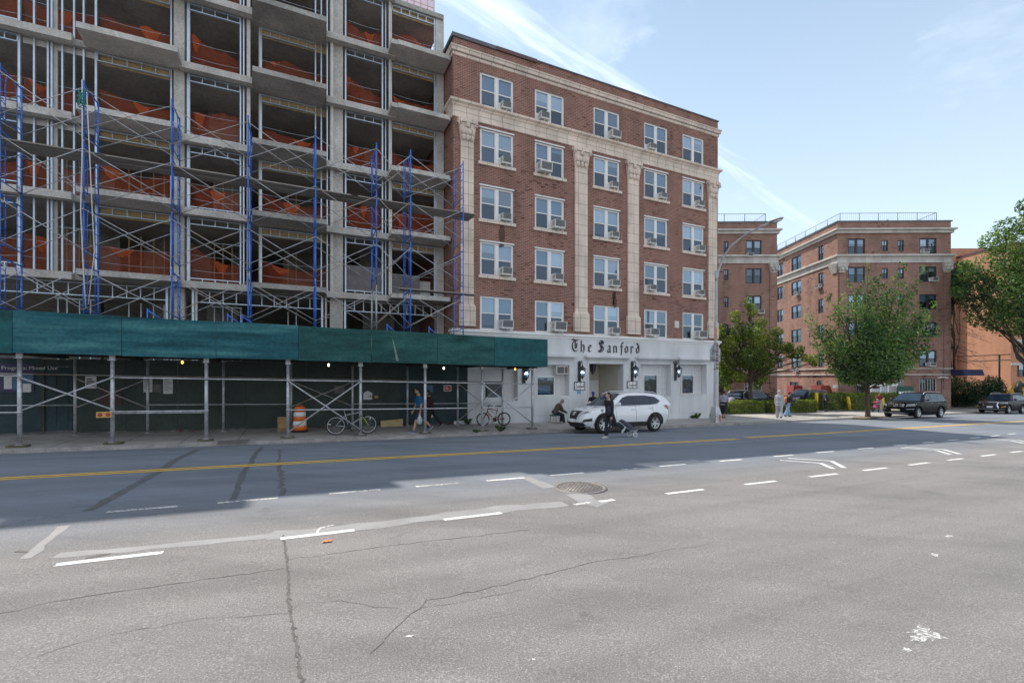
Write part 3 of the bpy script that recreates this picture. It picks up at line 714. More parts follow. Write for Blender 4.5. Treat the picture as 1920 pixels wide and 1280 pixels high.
for i in range(1, 6):
    for bi, (a, b, nm) in enumerate(BAYS):
        if i == 1 and bi >= 5: continue
        n_ += 1; r = random.Random(n_*13)
        h0 = r.uniform(1.15, 1.5); h1 = r.uniform(1.05, 1.45); pk = r.uniform(.02,.34)
        if bi in (3, 5) and i in (1, 4): h0 = 1.6; h1 = .9
        if i == 5 and bi <= 1: h0, h1, pk = 2.3, 1.9, 0
        net(a, b, i, nm, n_*7+1, h0, h1, pk, .42 if bi == 4 else .2)
net(735, 815, 6, 'roof edge next to the brick building', 991, 1.2, 1.25, .05, .15)
# safety wires across the openings
for i in range(1, 6):
    m = MB()
    for h in (.55, 1.15):
        for (a, b, nm) in BAYS: m.path([(lerp(xw(a),xw(b),k/6), YW+.12, SL[i-1]+h-.05*math.sin(math.pi*k/6)) for k in range(7)], .007, 4)
    wobj('safety_wire', m, T['galv'], cb)

# ================================================================== sidewalk shed
YS1, YS2 = 17.05, 20.55
def sx(u, Y=17.38): return x_at(u, Y)
sh = thing('sidewalk_shed', 'green plywood sidewalk shed on steel posts running along the kerb', 'sidewalk shed', (1, 17.4, zwalk(1)))
def ztop(x): return 3.80-.0125*(x+6.9)
def zbot(x): return 2.66-.0135*(x+6.9)
PAN = [-160, 23, 228, 405, 560, 697, 820, 927, 1027]
pm = ['ply3','ply1','ply1','ply1','ply2','ply2','ply2','ply3']
for (a, b), m_ in zip(zip(PAN, PAN[1:]), pm):
    xa, xb = x_at(a, YS1)+.006, x_at(b, YS1)-.006; dz = rnd.uniform(-.012,.012); dy = rnd.uniform(-.012,.012)
    m = MB(); m.hexa([(xa,YS1+dy,zbot(xa)+dz),(xb,YS1+dy,zbot(xb)+dz),(xb,YS1+.03,zbot(xb)+dz),(xa,YS1+.03,zbot(xa)+dz),
                      (xa,YS1+dy,ztop(xa)+dz),(xb,YS1+dy,ztop(xb)+dz),(xb,YS1+.03,ztop(xb)+dz),(xa,YS1+.03,ztop(xa)+dz)])
    wp = Matrix.Rotation(rnd.uniform(-.004,.004),3,'Y'); pc = Vector(((xa+xb)/2, YS1, 3.2)); m.v = [tuple(pc+wp @ (Vector(q)-pc)) for q in m.v]
    fp_ = wobj('fascia_panel', m, T[m_], sh)
    if a == 697:
        sc_ = MB(); sc_.add([(x_at(735,YS1-.014),YS1-.014,z_at(735,632,YS1)),(x_at(738,YS1-.014),YS1-.014,z_at(738,640,YS1)),(x_at(748,YS1-.014),YS1-.014,z_at(748,676,YS1)),(x_at(743,YS1-.014),YS1-.014,z_at(743,677,YS1))], [(0,1,2,3)]); obj('scrape', sc_, M('pale scrape', (.16,.2,.17), .8, var=.4, scale=9), fp_, off=sh.location, recalc=False)
SXL, SXR = x_at(-160, YS1), x_at(1027, YS1)-.01
m = MB(); m.box(SXR-.03, SXR, YS1+.035, YS2, zbot(SXR), ztop(SXR)); wobj('end_panel', m, T['ply3'], sh)
m = MB()
for k in range(60):        # deck boards laid across
    xa = lerp(SXL, SXR-.04, k/60); xb = lerp(SXL, SXR-.04, (k+1)/60)-.001; z = zbot(xa)+.22
    m.box(xa, xb, YS1+.05, YS2, z, z+.05)
wobj('deck', m, T['deckwood'], sh)
for y in (17.38, 20.15):
    m = MB()
    for k in range(12):
        xa = lerp(SXL, SXR-.1, k/12); xb = lerp(SXL, SXR-.1, (k+1)/12)
        m.beam((xa,y,zbot(xa)+.12),(xb+.01,y,zbot(xb)+.12),.12,.19)
    wobj('girder', m, T['deckwood'], sh)
FP = [-135, 37, 211, 387, 540, 676, 797, 904, 998]; BP = [-20, 141, 277, 419, 546, 661, 764, 858, 942]
def yfp(i): return 17.4 if i < 7 else (17.6 if i == 7 else 17.85)
YBP = 20.15
def rivet(m, p): m.ball(p, .05, .05, .04, 8, 5)
for i, u in enumerate(FP):
    y = yfp(i); x = x_at(u, y); z0 = zwalk(x)
    zt = zbot(x)-.14
    b = wobj('post', MB().tube((x,y,z0+.06),(x,y,zt),.052,12), T['steel'], sh)
    m = MB(); m.box(x-.09,x+.09,y-.09,y+.09,zt,zt+.015); m.box(x-.07,x+.07,y-.03,y+.03,zt+.016,zt+.16); wobj('head_plate', m, T['steel'], sh)
    wobj('base_plate', MB().box(x-.085,x+.085,y-.085,y+.085,z0+.05,z0+.06), T['steel'], sh)
    for h in (.95, 1.95): wobj('clamp', MB().path([(x,y,z0+h-.035),(x,y,z0+h+.035)], .062, 12), T['steel'], sh)
    wobj('mud_sill', MB().obox((x+rnd.uniform(-.03,.03),y,z0+.025), .42,.26,.05, Matrix.Rotation(rnd.uniform(-.15,.15),3,'Z')), T['mudsill'], sh)
for i, u in enumerate(BP):
    x = x_at(u, YBP); z0 = zwalk(x); zt = zbot(x)-.02
    wobj('post', MB().tube((x,YBP,z0+.02),(x,YBP,zt),.045,10), T['steel'], sh)
    m = MB(); m.box(x-.08,x+.08,YBP-.08,YBP+.08,z0+.005,z0+.02); m.box(x-.08,x+.08,YBP-.08,YBP+.08,zt-.02,zt)
    wobj('base_plate', m, T['steel'], sh)
def rail(p, q, r=.024, mat='steel', nm='rail'): wobj(nm, MB().tube(p, q, r, 8), T[mat], sh)
fx = [(x_at(u, yfp(i)), yfp(i)-.06) for i, u in enumerate(FP)]
bx = [x_at(u, YBP) for u in BP]
for i in range(len(fx)-1):
    (xa, ya), (xb, yb) = fx[i], fx[i+1]; za, zb = zwalk(xa), zwalk(xb)
    if i != 1: rail((xa,ya,za+1.95),(xb,yb,zb+1.95))
    if i not in (1,3): rail((xa,ya,za+.95),(xb,yb,zb+.95))
    if i in (1, 4, 7):
        rail((xa,ya-.03,za+1.93),(xb,yb-.03,zb+(1.02 if i == 1 else .22)), .023, 'steel', 'cross_brace')
        rail((xa,ya+.02,za+(.98 if i == 1 else .2)),(xb,yb+.02,zb+1.95), .023, 'steel', 'cross_brace')
    if i == 2: rail((xa+.02,ya+.02,za+.9),(xb,yb+.02,zb+.9), .02)
for i in range(len(bx)-1):
    xa, xb = bx[i], bx[i+1]; za, zb = zwalk(xa), zwalk(xb)
    rail((xa,YBP-.05,za+2.0),(xb,YBP-.05,zb+2.0), .02, 'brace')
    if i not in (1,4): rail((xa,YBP-.05,za+1.0),(xb,YBP-.05,zb+1.0), .02)
    if i in (1, 4, 7):
        rail((xa,YBP-.07,za+1.9),(xb,YBP-.07,zb+.9 if i < 7 else zb+.2), .018, 'brace', 'cross_brace'); rail((xa,YBP-.04,za+.9 if i < 7 else za+.2),(xb,YBP-.04,zb+1.9), .018, 'brace', 'cross_brace')
for i in range(len(fx)): # tie beams front to back
    x = fx[i][0]; wobj('cross_beam', MB().beam((x, 17.5, zbot(x)+.03), (x, 20.4, zbot(x)+.03), .1, .16), T['deckwood'], sh)
# lamps under the deck
E_on = emis('warm bulb', (1,.5,.1), 2.2); E_w = emis('white bulb', (1,.95,.85), 3)
for (u, v, wh, lb) in ((342, 679, 0, 'amber caged lamp under the shed deck above the third steel post'), (616, 684, 1, 'white caged lamp under the shed deck above the orange drum'), (832, 690, 1, 'white caged lamp under the shed deck above the red notice'), (966, 692, 0, 'amber caged lamp under the right end of the shed deck')):
    p = on_y(u, v, 17.9 if not wh else 18.3)
    t = thing('work_lamp', lb, 'lamp', p, group='caged lamps under the shed')
    obj('bulb', MB().ball((0,0,0), .038, .038, .055), E_w if wh else E_on, t)
    m = MB(); m.lathe([(.04,.07),(.045,.13)], n=10); m.tube((0,0,.13),(0,0,zbot(p.x)+.22-p.z), .014, 6); obj('socket', m, T['black'], t)
    m = MB()
    for k in range(6):
        a = k*math.pi/3; m.path([(.05*math.cos(a),.05*math.sin(a),.09),(.08*math.cos(a),.08*math.sin(a),0),(.03*math.cos(a),.03*math.sin(a),-.1)], .004, 4)
    obj('cage', m, T['black'], t)

# ------------------------------------------------------------------ hoarding behind the shed and what is fixed to it
YH = 20.72
hd = thing('hoarding', 'dark green plywood hoarding closing off the site behind the shed', 'hoarding', (-1, YH, zwalk(-1)))
HB = [-300, -130, 78, 137, 237, 333, 461, 574, 676, 752, 877]
for k, (a, b) in enumerate(zip(HB, HB[1:])):
    if (a, b) == (78, 137): continue
    xa, xb = x_at(a, YH)+.004, x_at(b, YH)-.004; dy = (0,.012,.004,.018,.008)[k%5]
    wobj('panel', MB().box(xa, xb, YH+dy, YH+dy+.02, zwalk(xa)+.03, 2.62), T['hoard2' if k < 3 or k == 9 else 'hoard'], hd)
xa, xb = x_at(78, YH), x_at(137, YH); zb = zwalk(xa)
d = wobj('door', MB().box(xa+.08, xb-.02, YH+.03, YH+.07, zb+.1, zb+2.25), T['hoard2'], hd)
m = MB()
for i in (0,1):
    for (h0, h1) in ((.25,.95),(1.1,1.95)): 
        x = xa+.14+i*(xb-xa-.2)/2; x2 = x+(xb-xa-.2)/2-.08
        m.box(x, x2, YH+.015, YH+.028, zb+h0, zb+h1)
obj('door_panel', m, T['hoard2'], d, off=hd.location)
wobj('door_post', MB().box(xa, xa+.07, YH-.01, YH+.07, zb+.03, 2.6), T['deckwood'], hd)
wobj('lintel', MB().box(xa+.075, xb, YH, YH+.06, zb+2.26, 2.6), T['hoard'], hd)
def board(name, u0, v0, u1, v1, mat, label, cat, Y=YH, th=.012, group=None):
    a = on_y(u0, v1, Y); b = on_y(u1, v0, Y)
    return wthing(name, MB().box(a.x, b.x, Y-th, Y-.001, a.z, b.z), T[mat] if isinstance(mat, str) else mat, label, cat, group, base=(a.x, Y, a.z)), a, b
def text(s, x, y, z, size, m, parent=None, th=.004, rz=0, mirror=False, align='LEFT'):
    c = bpy.data.curves.new('lettering', 'FONT'); c.body = s; c.size = size; c.extrude = th/2; c.align_x = align; c.resolution_u = 2
    o = bpy.data.objects.new('lettering', c); link(o); o.rotation_euler = (R(90),0,rz)
    bpy.context.view_layer.update()
    me = bpy.data.meshes.new_from_object(o.evaluated_get(bpy.context.evaluated_depsgraph_get()))
    me.transform(Euler((R(90),0,rz)).to_matrix().to_4x4())
    if mirror: me.transform(Matrix.Scale(-1,4,(1,0,0)))
    bpy.data.objects.remove(o); me.materials.clear(); me.materials.append(m)
    n = bpy.data.objects.new('lettering', me); link(n); n.location = (x,y,z)
    if parent is not None: n.parent = parent; n.location = Vector((x,y,z))-parent.location
    return n
P_pur = M('poster purple', (.045,.035,.09), .6); P_blue = M('poster blue', (.06,.13,.22), .6)
o, a, b = board('site_poster', -60, 682, 64, 736, P_pur, 'large purple site notice board with photos on the dark hoarding at the far left', 'notice board')
text('Work in Progress: Mixed Use', a.x+.15, YH-.016, b.z-.19, .165, T['paper'], o)
m = MB(); 
wobj('photo', MB().box(x_at(8,YH), x_at(23,YH), YH-.022, YH-.014, z_at(8,729,YH), z_at(8,703,YH)), T['paper'], o)
wobj('photo', MB().box(x_at(24,YH), x_at(41,YH), YH-.020, YH-.014, z_at(24,731,YH), z_at(24,702,YH)), P_blue, o)
wobj('photo', MB().box(x_at(43,YH), x_at(59,YH), YH-.024, YH-.014, z_at(43,735,YH), z_at(43,719,YH)), T['paper'], o)
wobj('photo', MB().box(x_at(40,YH), x_at(63,YH), YH-.018, YH-.014, z_at(43,718,YH), z_at(43,700,YH)), P_blue, o)
def lines(o, a, b, n, mat, y, m0=.15, h=.35, x0=.12, x1=.88):
    mm = MB()
    for k in range(n):
        zc = lerp(b.z, a.z, m0+(1-2*m0)*(k+.5)/n); hh = (b.z-a.z)*(1-2*m0)/n*h/2
        mm.box(lerp(a.x,b.x,x0), lerp(a.x,b.x,lerp(x0,x1,.6+.4*((k*7)%3)/2)), y-.004, y, zc-hh, zc+hh)
    obj('print', mm, mat, o, off=o.location)
o, a, b = board('notice', 160, 705, 181, 728, 'paper', 'printed white notice with dark bars on the hoarding beside the green door', 'notice'); lines(o, a, b, 5, T['ink'], YH-.013, h=.55)
board('metal_plate', 188, 730, 229, 761, M('brown plate', (.07,.03,.028), .7), 'brown square plate screwed to the hoarding behind the second steel post', 'plate')
o, a, b = board('notice', 269, 706, 286, 735, 'paper', 'creased white paper half hidden behind a thin rear post', 'notice'); lines(o, a, b, 6, T['plate'], YH-.013, h=.3)
o, a, b = board('notice', 288, 720, 302, 735, 'plate', 'small grey leaflet between two white papers on the hoarding', 'notice')
o, a, b = board('notice', 306, 706, 324, 738, 'paper', 'tall white paper at the right of three notices on the hoarding', 'notice'); lines(o, a, b, 7, T['plate'], YH-.013, h=.3)
board('notice', 627, 723, 646, 737, 'plate', 'blank grey sheet on the hoarding behind the diagonal shed brace', 'notice')
o, a, b = board('number_board', 681, 736, 698, 749, 'paper', 'cream house-shaped board numbered 141 on the dark hoarding', 'number board')
m = MB(); m.prism([(a.x+.02,b.z),(b.x-.02,b.z),((a.x+b.x)/2,b.z+.09)], lambda x, z, y: (x, YH-.012+y, z), 0, .01); obj('gable', m, T['paper'], o, off=o.location)
text('141', (a.x+b.x)/2, YH-.014, a.z+.08, .14, T['ink'], o)
o, a, b = board('intercom', 699, 738, 711, 751, 'black', 'black box with a beige face beside the house-shaped number board', 'intercom', th=.05)
wobj('face', MB().box(lerp(a.x,b.x,.2), lerp(a.x,b.x,.8), YH-.056, YH-.049, lerp(a.z,b.z,.35), lerp(a.z,b.z,.75)), T['card'], o)
o, a, b = board('notice', 800, 722, 812, 735, P_blue, 'small dark blue sign on the hoarding above the walking people', 'notice')
o, a, b = board('warning_sign', 832, 722, 846, 733, 'white', 'red warning sign with white border at the right end of the hoarding', 'sign')
m = MB(); m.box(a.x+.025,b.x-.025,YH-.016,YH-.011,a.z+.025,b.z-.025); obj('red_field', m, T['red'], o, off=o.location)
lines(o, a, b, 2, T['white'], YH-.017, .28, .4, .22, .78)
p = on_y(196, 777, 17.33); 
t = thing('reflector_board', 'yellow wooden board with two red round reflectors tied to the second steel post', 'reflector board', p)
obj('board', MB().box(-.19,.17,-.012,.012,-.085,.085), M('yellow board', (.5,.3,.09), .7), t)
for s in (-.1,.08): 
    m = MB(); m.lathe([(0,0),(.052,0),(.052,.01),(0,.014)], (s,-.013,0), 18, Matrix.Rotation(R(90),3,'X')); obj('reflector', m, T['red'], t)
# ------------------------------------------------------------------ loose things on the pavement
def drum(x, y):
    z = zwalk(x); t = thing('traffic_drum', 'orange and white striped traffic drum standing under the shed', 'traffic drum', (x,y,z))
    m = MB(); m.lathe([(.29,0),(.30,.05),(.27,.06),(.255,.07)], n=24); obj('base', m, T['rubber'], t)
    for k in range(5):
        z0 = .07+.17*k; r0 = .255-.014*k; m = MB(); m.lathe([(r0,z0),(r0-.004,z0+.15),(r0-.016,z0+.165),(r0-.014,z0+.17)], n=24)
        obj('band', m, T['orange'] if k%2 == 0 else T['white'], t)
    m = MB(); m.lathe([(.185,.92),(.17,.95),(0,.955)], n=24); m.path([(-.1,0,.95),(-.07,0,1.0),(.07,0,1.0),(.1,0,.95)], .016, 6); obj('handle', m, T['orange'], t)
drum(x_at(562, 19.3), 19.3)
p = walk_pt(x_at(530, 19.6), 19.6)
t = thing('cardboard_box', 'flattened brown cardboard leaning against the hoarding by the drum', 'cardboard', p)
obj('sheet', MB().obox((0,.1,.27), .36,.03,.54, Euler((R(-12),0,0)).to_matrix()), T['card'], t); obj('flap', MB().obox((.02,.02,.3), .3,.012,.42, Euler((R(-14),0,.05)).to_matrix()), T['card'], t)
p = walk_pt(x_at(735, 20.4), 20.4)
wthing('plywood_offcut', MB().hexa([(p.x-.48,20.35,p.z+.004),(p.x+.46,20.3,p.z+.004),(p.x+.46,20.5,p.z+.004),(p.x-.48,20.55,p.z+.004),(p.x-.48,20.4,p.z+.26),(p.x+.46,20.36,p.z+.32),(p.x+.46,20.4,p.z+.32),(p.x-.48,20.44,p.z+.26)]), T['lumber'], 'low tan plywood offcut leaning against the foot of the dark hoarding', 'plywood')
for k in range(16):       # litter along the hoarding foot
    u = rnd.choice((rnd.uniform(165,330), rnd.uniform(325,480), rnd.uniform(560,700), rnd.uniform(840,885))); y = rnd.uniform(20.3,20.6); p = walk_pt(x_at(u, y), y)
    m = MB(); m.sheet(3, 3, lambda a, b: (p.x+(a-.5)*rnd.uniform(.06,.16), p.y+(b-.5)*.09, p.z+.004+rnd.uniform(.003,.045)))
    wthing('paper_scrap', m, rnd.choice((T['paper'], T['card'], T['red'])), 'scrap of litter blown against the foot of the dark hoarding', 'litter', 'litter along the hoarding', recalc=False)

# ================================================================== blue frame scaffold standing on the shed
scf = thing('scaffold', 'blue tubular frame scaffold with crossed braces standing on the sidewalk shed', 'scaffold', (0, 18.9, 3.0))
YF, YK = 18.3, 19.5
SXS = [-9.5, -7.45, -5.61, -3.42, -1.27, .87, 3.02, 4.33, 6.52]
LV = [3.72, 5.54, 7.36, 9.18, 11.0]
def frame(x, z, zt):
    m = MB(); r = .023
    for y in (YF, YK): m.tube((x,y,z+.01),(x,y,zt-.02), r, 8)
    m.tube((x,YF,zt-.12),(x,YK,zt-.12), .019, 6); m.tube((x,YF,z+.28),(x,YK,z+.28), .015, 6)
    m.path([(x,YF+.28,z+.29),(x,YF+.28,zt-.42),(x,YF+.36,zt-.2),(x,YF+.46,zt-.13)], .013, 6); m.path([(x,YK-.28,z+.29),(x,YK-.28,zt-.42),(x,YK-.36,zt-.2),(x,YK-.46,zt-.13)], .013, 6)
    for k in range(4):
        h = z+.42+k*.32
        m.tube((x,YF,h),(x,YF+.28,h), .011, 6); m.tube((x,YK,h),(x,YK-.28,h), .011, 6)
    return m
for i, x in enumerate(SXS):
    zs = [zbot(x)+.3]+LV
    for k in range(5):
        if k == 0: 
            m = MB()
            for y in (YF, YK): m.tube((x,y,zs[0]),(x,y,zs[1]-.02), .022, 8); m.box(x-.07,x+.07,y-.07,y+.07,zs[0]-.03,zs[0])
            wobj('base_jack', m, T['steel'], scf); continue
        wobj('frame', frame(x, zs[k], zs[k+1]), T['steel'] if (i == 6 and k == 1) else T['blue'], scf)
for i in range(len(SXS)-1):
    xa, xb = SXS[i], SXS[i+1]
    for k in range(4):
        for y in (YF, YK):
            z = LV[k]; m = MB(); dy = -.03 if y == YF else .03
            m.tube((xa,y+dy,z+1.55),(xb,y+dy,z+.32), .0125, 6); m.tube((xa,y+dy*1.7,z+.32),(xb,y+dy*1.7,z+1.55), .0125, 6)
            wobj('cross_brace', m, T['steel'] if rnd.random() < .55 else T['brace'], scf)
for (z, xa, xb, ys) in ((LV[2]+1.47, -9.6, 7.0, (18.5,18.75,19.0,19.25)), (LV[1]-.06, 4.1, 7.1, (18.6,18.85))):
    for j, y in enumerate(ys):
        x = xa
        while x < xb-.3:
            x2 = min(x+rnd.uniform(3.6,4.6), xb)
            wobj('plank', MB().obox(((x+x2)/2, y, z+.02+.006*j+rnd.uniform(0,.03)), x2-x+.25, .22, .04), T['plank'], scf); x = x2
for (x, y0) in ((-3.9,17.6),(-1.8,17.6),(3.3,17.7),(4.9,17.7),(-1.4,17.65)):
    m = MB(); z = zbot(x)+.28
    m.tube((x,y0,z),(x,y0,z+1.2),.02,6); m.tube((x,y0,z+1.15),(x+.45,y0+.1,z+.8),.02,6); m.tube((x+.45,y0+.1,z),(x+.45,y0+.1,z+.8),.02,6)
    wobj('outrigger', m, T['blue'], scf)
xr = SXS[2]-.02
rp = MB(); rp.path([(xr,YF-.06,10.95),(xr+.02,YF-.1,9),(xr-.02,YF-.1,7),(xr+.04,YF-.09,5.2),(xr+.1,YF-.1,4.1)], .016, 6); rp.path([(xr+.12,YF-.1,10.6),(xr+.22,YF-.12,8),(xr+.3,YF-.1,5.8),(xr+.16,YF-.1,4.2)], .014, 6)
wthing('rope', rp, T['paper'], 'pale hoist rope hanging down the blue scaffold leg left of the first column', 'rope')
m = MB(); 
for k in range(12): m.path([(xr+.12*math.cos(k*1.3),YF-.08+.05*math.sin(k*2.1),10.7-.03*k),(xr+.1*math.cos(k*1.3+2),YF-.1,10.45-.03*k),(xr+.1*math.cos(k*1.9+4),YF-.07,10.3-.02*k)], .012, 5)
wthing('rope_bundle', m, M('teal rope', (.02,.22,.22), .8), 'knotted teal rope tied at the top of the blue scaffold', 'rope')
# ================================================================== brick apartment building with the white ground floor
YSF = 20.8; SX0, SX1 = 6.93, 24.33; ROOF = 18.05
sb = thing('brick_apartment_building', 'six storey red brick apartment building with cream pilasters and a white lettered ground floor', 'building', (15.6, YSF, zwalk(15.6)))
def xs_(u): return x_at(u, YSF)
CB = 4.22          # underside of the white ground-floor cornice
ROWS = [15.05, 12.36, 9.6, 6.92, 4.3]; WH = 1.62
COLS = [(900, 963), (1003, 1058), (1113, 1162), (1208, 1252), (1280, 1320)]
COLX = [(xs_(a), xs_(b)) for a, b in COLS]
def holed_wall(x0, x1, z0, z1, holes, y, depth, fn=lambda x, y, z: (x, y, z)):
    xs = sorted({x0, x1}|{h[0] for h in holes}|{h[1] for h in holes}); zs = sorted({z0, z1}|{h[2] for h in holes}|{h[3] for h in holes})
    m = MB()
    for xa, xb in zip(xs, xs[1:]):
        run = None
        for za, zb in zip(zs, zs[1:]):
            cx, cz = (xa+xb)/2, (za+zb)/2
            if any(h[0] < cx < h[1] and h[2] < cz < h[3] for h in holes): continue
            m.quad(fn(xa,y,za), fn(xb,y,za), fn(xb,y,zb), fn(xa,y,zb))
    for a, b, c, d in holes:
        m.quad(fn(a,y,c), fn(a,y,d), fn(a,y+depth,d), fn(a,y+depth,c)); m.quad(fn(b,y,d), fn(b,y,c), fn(b,y+depth,c), fn(b,y+depth,d))
        m.quad(fn(a,y,c), fn(a,y+depth,c), fn(b,y+depth,c), fn(b,y,c)); m.quad(fn(a,y,d), fn(b,y,d), fn(b,y+depth,d), fn(a,y+depth,d))
    return m
holes = [(a, b, z, z+WH) for a, b in COLX for z in ROWS]
wl = holed_wall(SX0, SX1, CB+.05, ROOF, holes, YSF, .16)
for x in (SX0, SX1): wl.quad((x,YSF,-1.2),(x,YSF+16,-1.2),(x,YSF+16,ROOF),(x,YSF,ROOF))
wl.quad((SX0,YSF+16,-1.2),(SX1,YSF+16,-1.2),(SX1,YSF+16,ROOF),(SX0,YSF+16,ROOF)); wl.quad((SX0,YSF+.01,ROOF-.4),(SX1,YSF+.01,ROOF-.4),(SX1,YSF+16,ROOF-.4),(SX0,YSF+16,ROOF-.4))
wobj('wall', wl, T['brick'], sb, recalc=False)
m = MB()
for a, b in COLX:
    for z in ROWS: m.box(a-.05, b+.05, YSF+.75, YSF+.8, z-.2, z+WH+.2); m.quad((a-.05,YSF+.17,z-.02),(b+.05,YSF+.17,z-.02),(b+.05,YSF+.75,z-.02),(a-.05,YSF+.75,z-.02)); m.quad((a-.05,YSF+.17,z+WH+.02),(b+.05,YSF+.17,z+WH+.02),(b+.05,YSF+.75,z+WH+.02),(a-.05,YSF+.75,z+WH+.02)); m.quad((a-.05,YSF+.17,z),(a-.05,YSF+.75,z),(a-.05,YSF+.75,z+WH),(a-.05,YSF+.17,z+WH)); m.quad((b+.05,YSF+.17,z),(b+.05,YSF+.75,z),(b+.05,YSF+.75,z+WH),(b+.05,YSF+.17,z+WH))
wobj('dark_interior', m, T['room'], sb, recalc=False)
# roof coping
xq = xs_(1006)
wobj('coping', MB().box(SX0-.08, xs_(930), YSF-.07, YSF+.35, ROOF-.12, ROOF+.06), T['coping'], sb); wobj('coping', MB().box(xs_(930)+.002, xq, YSF-.075, YSF+.35, ROOF-.11, ROOF+.07), T['coping_red'], sb)
wobj('coping', MB().box(xq+.002, SX1+.06, YSF-.05, YSF+.35, ROOF+.002, ROOF+.06), T['coping'], sb)
wobj('coping', MB().box(SX0-.08, SX0+.35, YSF+.352, YSF+16, ROOF-.1, ROOF+.06), T['coping'], sb)
# cornices
def mould(name, x0, x1, prof, mat, y=YSF, ret=0.9):     # prof: list of (projection, z) outline, extruded along the wall and returned round the left end
    m = MB(); n = len(prof)
    vs = [(x0-p, y+ret, z) for p, z in prof]+[(x0-p, y-p, z) for p, z in prof]+[(x1+p, y-p, z) for p, z in prof]+[(x1+p, y+ret, z) for p, z in prof]
    fs = []
    for s in range(3):
        for i in range(n-1): fs.append((s*n+i, (s+1)*n+i, (s+1)*n+i+1, s*n+i+1))
    m.add(vs, fs); wobj(name, m, mat, sb, recalc=False)
mould('upper_cornice', SX0, SX1, [(.0,17.08),(.05,17.1),(.05,17.22),(.13,17.27),(.13,17.4),(.17,17.43),(.17,17.49),(.02,17.54),(0,17.56)], T['terra'])
mould('frieze', SX0, SX1, [(.0,14.2),(.06,14.21),(.06,14.3),(.035,14.31),(.035,14.72),(.09,14.78),(.09,14.84),(.2,14.9),(.2,15.0),(.02,15.045),(0,15.05)], T['terra'])
# pilasters
PIL = [(863, 887), (1077, 1100), (1176, 1196), (1327, 1342)]
for a, b in PIL:
    xa, xb = xs_(a), xs_(b); c = (xa+xb)/2; hw = (xb-xa)/2
    m = MB(); m.box(xa, xb, YSF-.1, YSF-.002, CB+1.28, 13.12)
    m.box(xa+.14, xa+.17, YSF-.112, YSF-.101, CB+1.5, 12.9); m.box(xb-.17, xb-.14, YSF-.112, YSF-.101, CB+1.5, 12.9); m.box(xa+.171, xb-.171, YSF-.112, YSF-.101, 12.87, 12.9)
    p = wobj('pilaster', m, T['terra'], sb)
    m = MB(); m.box(xa-.08, xb+.08, YSF-.16, YSF-.002, CB+.2, CB+1.12); m.hexa([(xa-.08,YSF-.16,CB+1.121),(xb+.08,YSF-.16,CB+1.121),(xb+.08,YSF-.002,CB+1.121),(xa-.08,YSF-.002,CB+1.121),(xa,YSF-.1,CB+1.278),(xb,YSF-.1,CB+1.278),(xb,YSF-.002,CB+1.278),(xa,YSF-.002,CB+1.278)])
    obj('plinth', m, T['terra'], p, off=sb.location)
    m = MB(); m.hexa([(xa,YSF-.11,13.121),(xb,YSF-.11,13.121),(xb,YSF-.002,13.121),(xa,YSF-.002,13.121),(xa-.1,YSF-.2,13.95),(xb+.1,YSF-.2,13.95),(xb+.1,YSF-.002,13.95),(xa-.1,YSF-.002,13.95)]); m.box(xa-.16, xb+.16, YSF-.25, YSF-.002, 13.952, 14.12)
    for r, (zz, k) in enumerate(((13.3, 3), (13.55, 4))):       # two rows of leaves
        for j in range(k):
            x = lerp(xa+.03, xb-.03, (j+.5)/k); m.ball((x, YSF-.15-.03*r, zz), .12, .07, .17, 8, 6)
    for s in (-1, 1):
        m.path([(c+s*(hw+.1)+.10*math.cos(q*.75)*(1-q*.09), YSF-.24, 13.85+.10*math.sin(q*.75)*(1-q*.09)) for q in range(9)], .035, 6)
    m.ball((c, YSF-.22, 13.85), .12, .07, .14, 8, 6)
    obj('capital', m, T['terra'], p, off=sb.location)
# windows: frame > pane, blind ; sill
def win_meshes(W, H, mats, mull=.17, fr=.085):
    f = MB(); y0, y1 = .05, .13
    f.box(-W/2, -W/2+fr, y0, y1, 0, H); f.box(W/2-fr, W/2, y0, y1, 0, H); f.box(-W/2+fr, W/2-fr, y0, y1, H-fr, H); f.box(-W/2+fr, W/2-fr, y0, y1, 0, fr*.8); f.box(-mull/2, mull/2, y0-.01, y1, fr*.8, H-fr)
    xs = [(-W/2+fr, -mull/2), (mull/2, W/2-fr)]
    for a, b in xs:
        f.box(a, b, y0+.025, y1-.005, H*.5-.025, H*.5+.025)
        for z0, z1, yy in ((fr*.8, H*.5-.025, .035), (H*.5+.025, H-fr, .02)):
            f.box(a, a+.03, y0+yy, y1-.006, z0, z1); f.box(b-.03, b, y0+yy, y1-.006, z0, z1)
    return f, xs
def make_window(name, W, H, mframe, root, blinds, mull=.17, fr=.085, sill=None):
    f, xs = win_meshes(W, H, None, mull, fr)
    o = obj(name, f, mframe, root)
    for s, (a, b) in enumerate(xs):
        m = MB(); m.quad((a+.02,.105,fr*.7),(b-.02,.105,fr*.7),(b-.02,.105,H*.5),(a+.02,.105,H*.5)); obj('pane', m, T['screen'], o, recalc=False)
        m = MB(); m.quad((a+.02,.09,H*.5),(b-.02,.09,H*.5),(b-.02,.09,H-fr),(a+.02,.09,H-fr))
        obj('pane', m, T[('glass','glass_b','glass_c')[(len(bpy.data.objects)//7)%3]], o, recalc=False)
        if blinds[s] > 0:
            m = MB(); zb = H-fr-(H-2*fr)*blinds[s]; m.box(a, b, .15, .156, zb, H-fr)
            obj('blind', m, T['blind'], o)
    if sill: 
        m = MB(); m.box(-W/2-.03, W/2+.03, -.03, .045, H+.004, H+.07); obj('head_trim', m, mframe, o); m = MB(); m.box(-W/2-.1, W/2+.1, -.09, .045, -.15, -.004); obj('sill', m, sill, o)
    return o
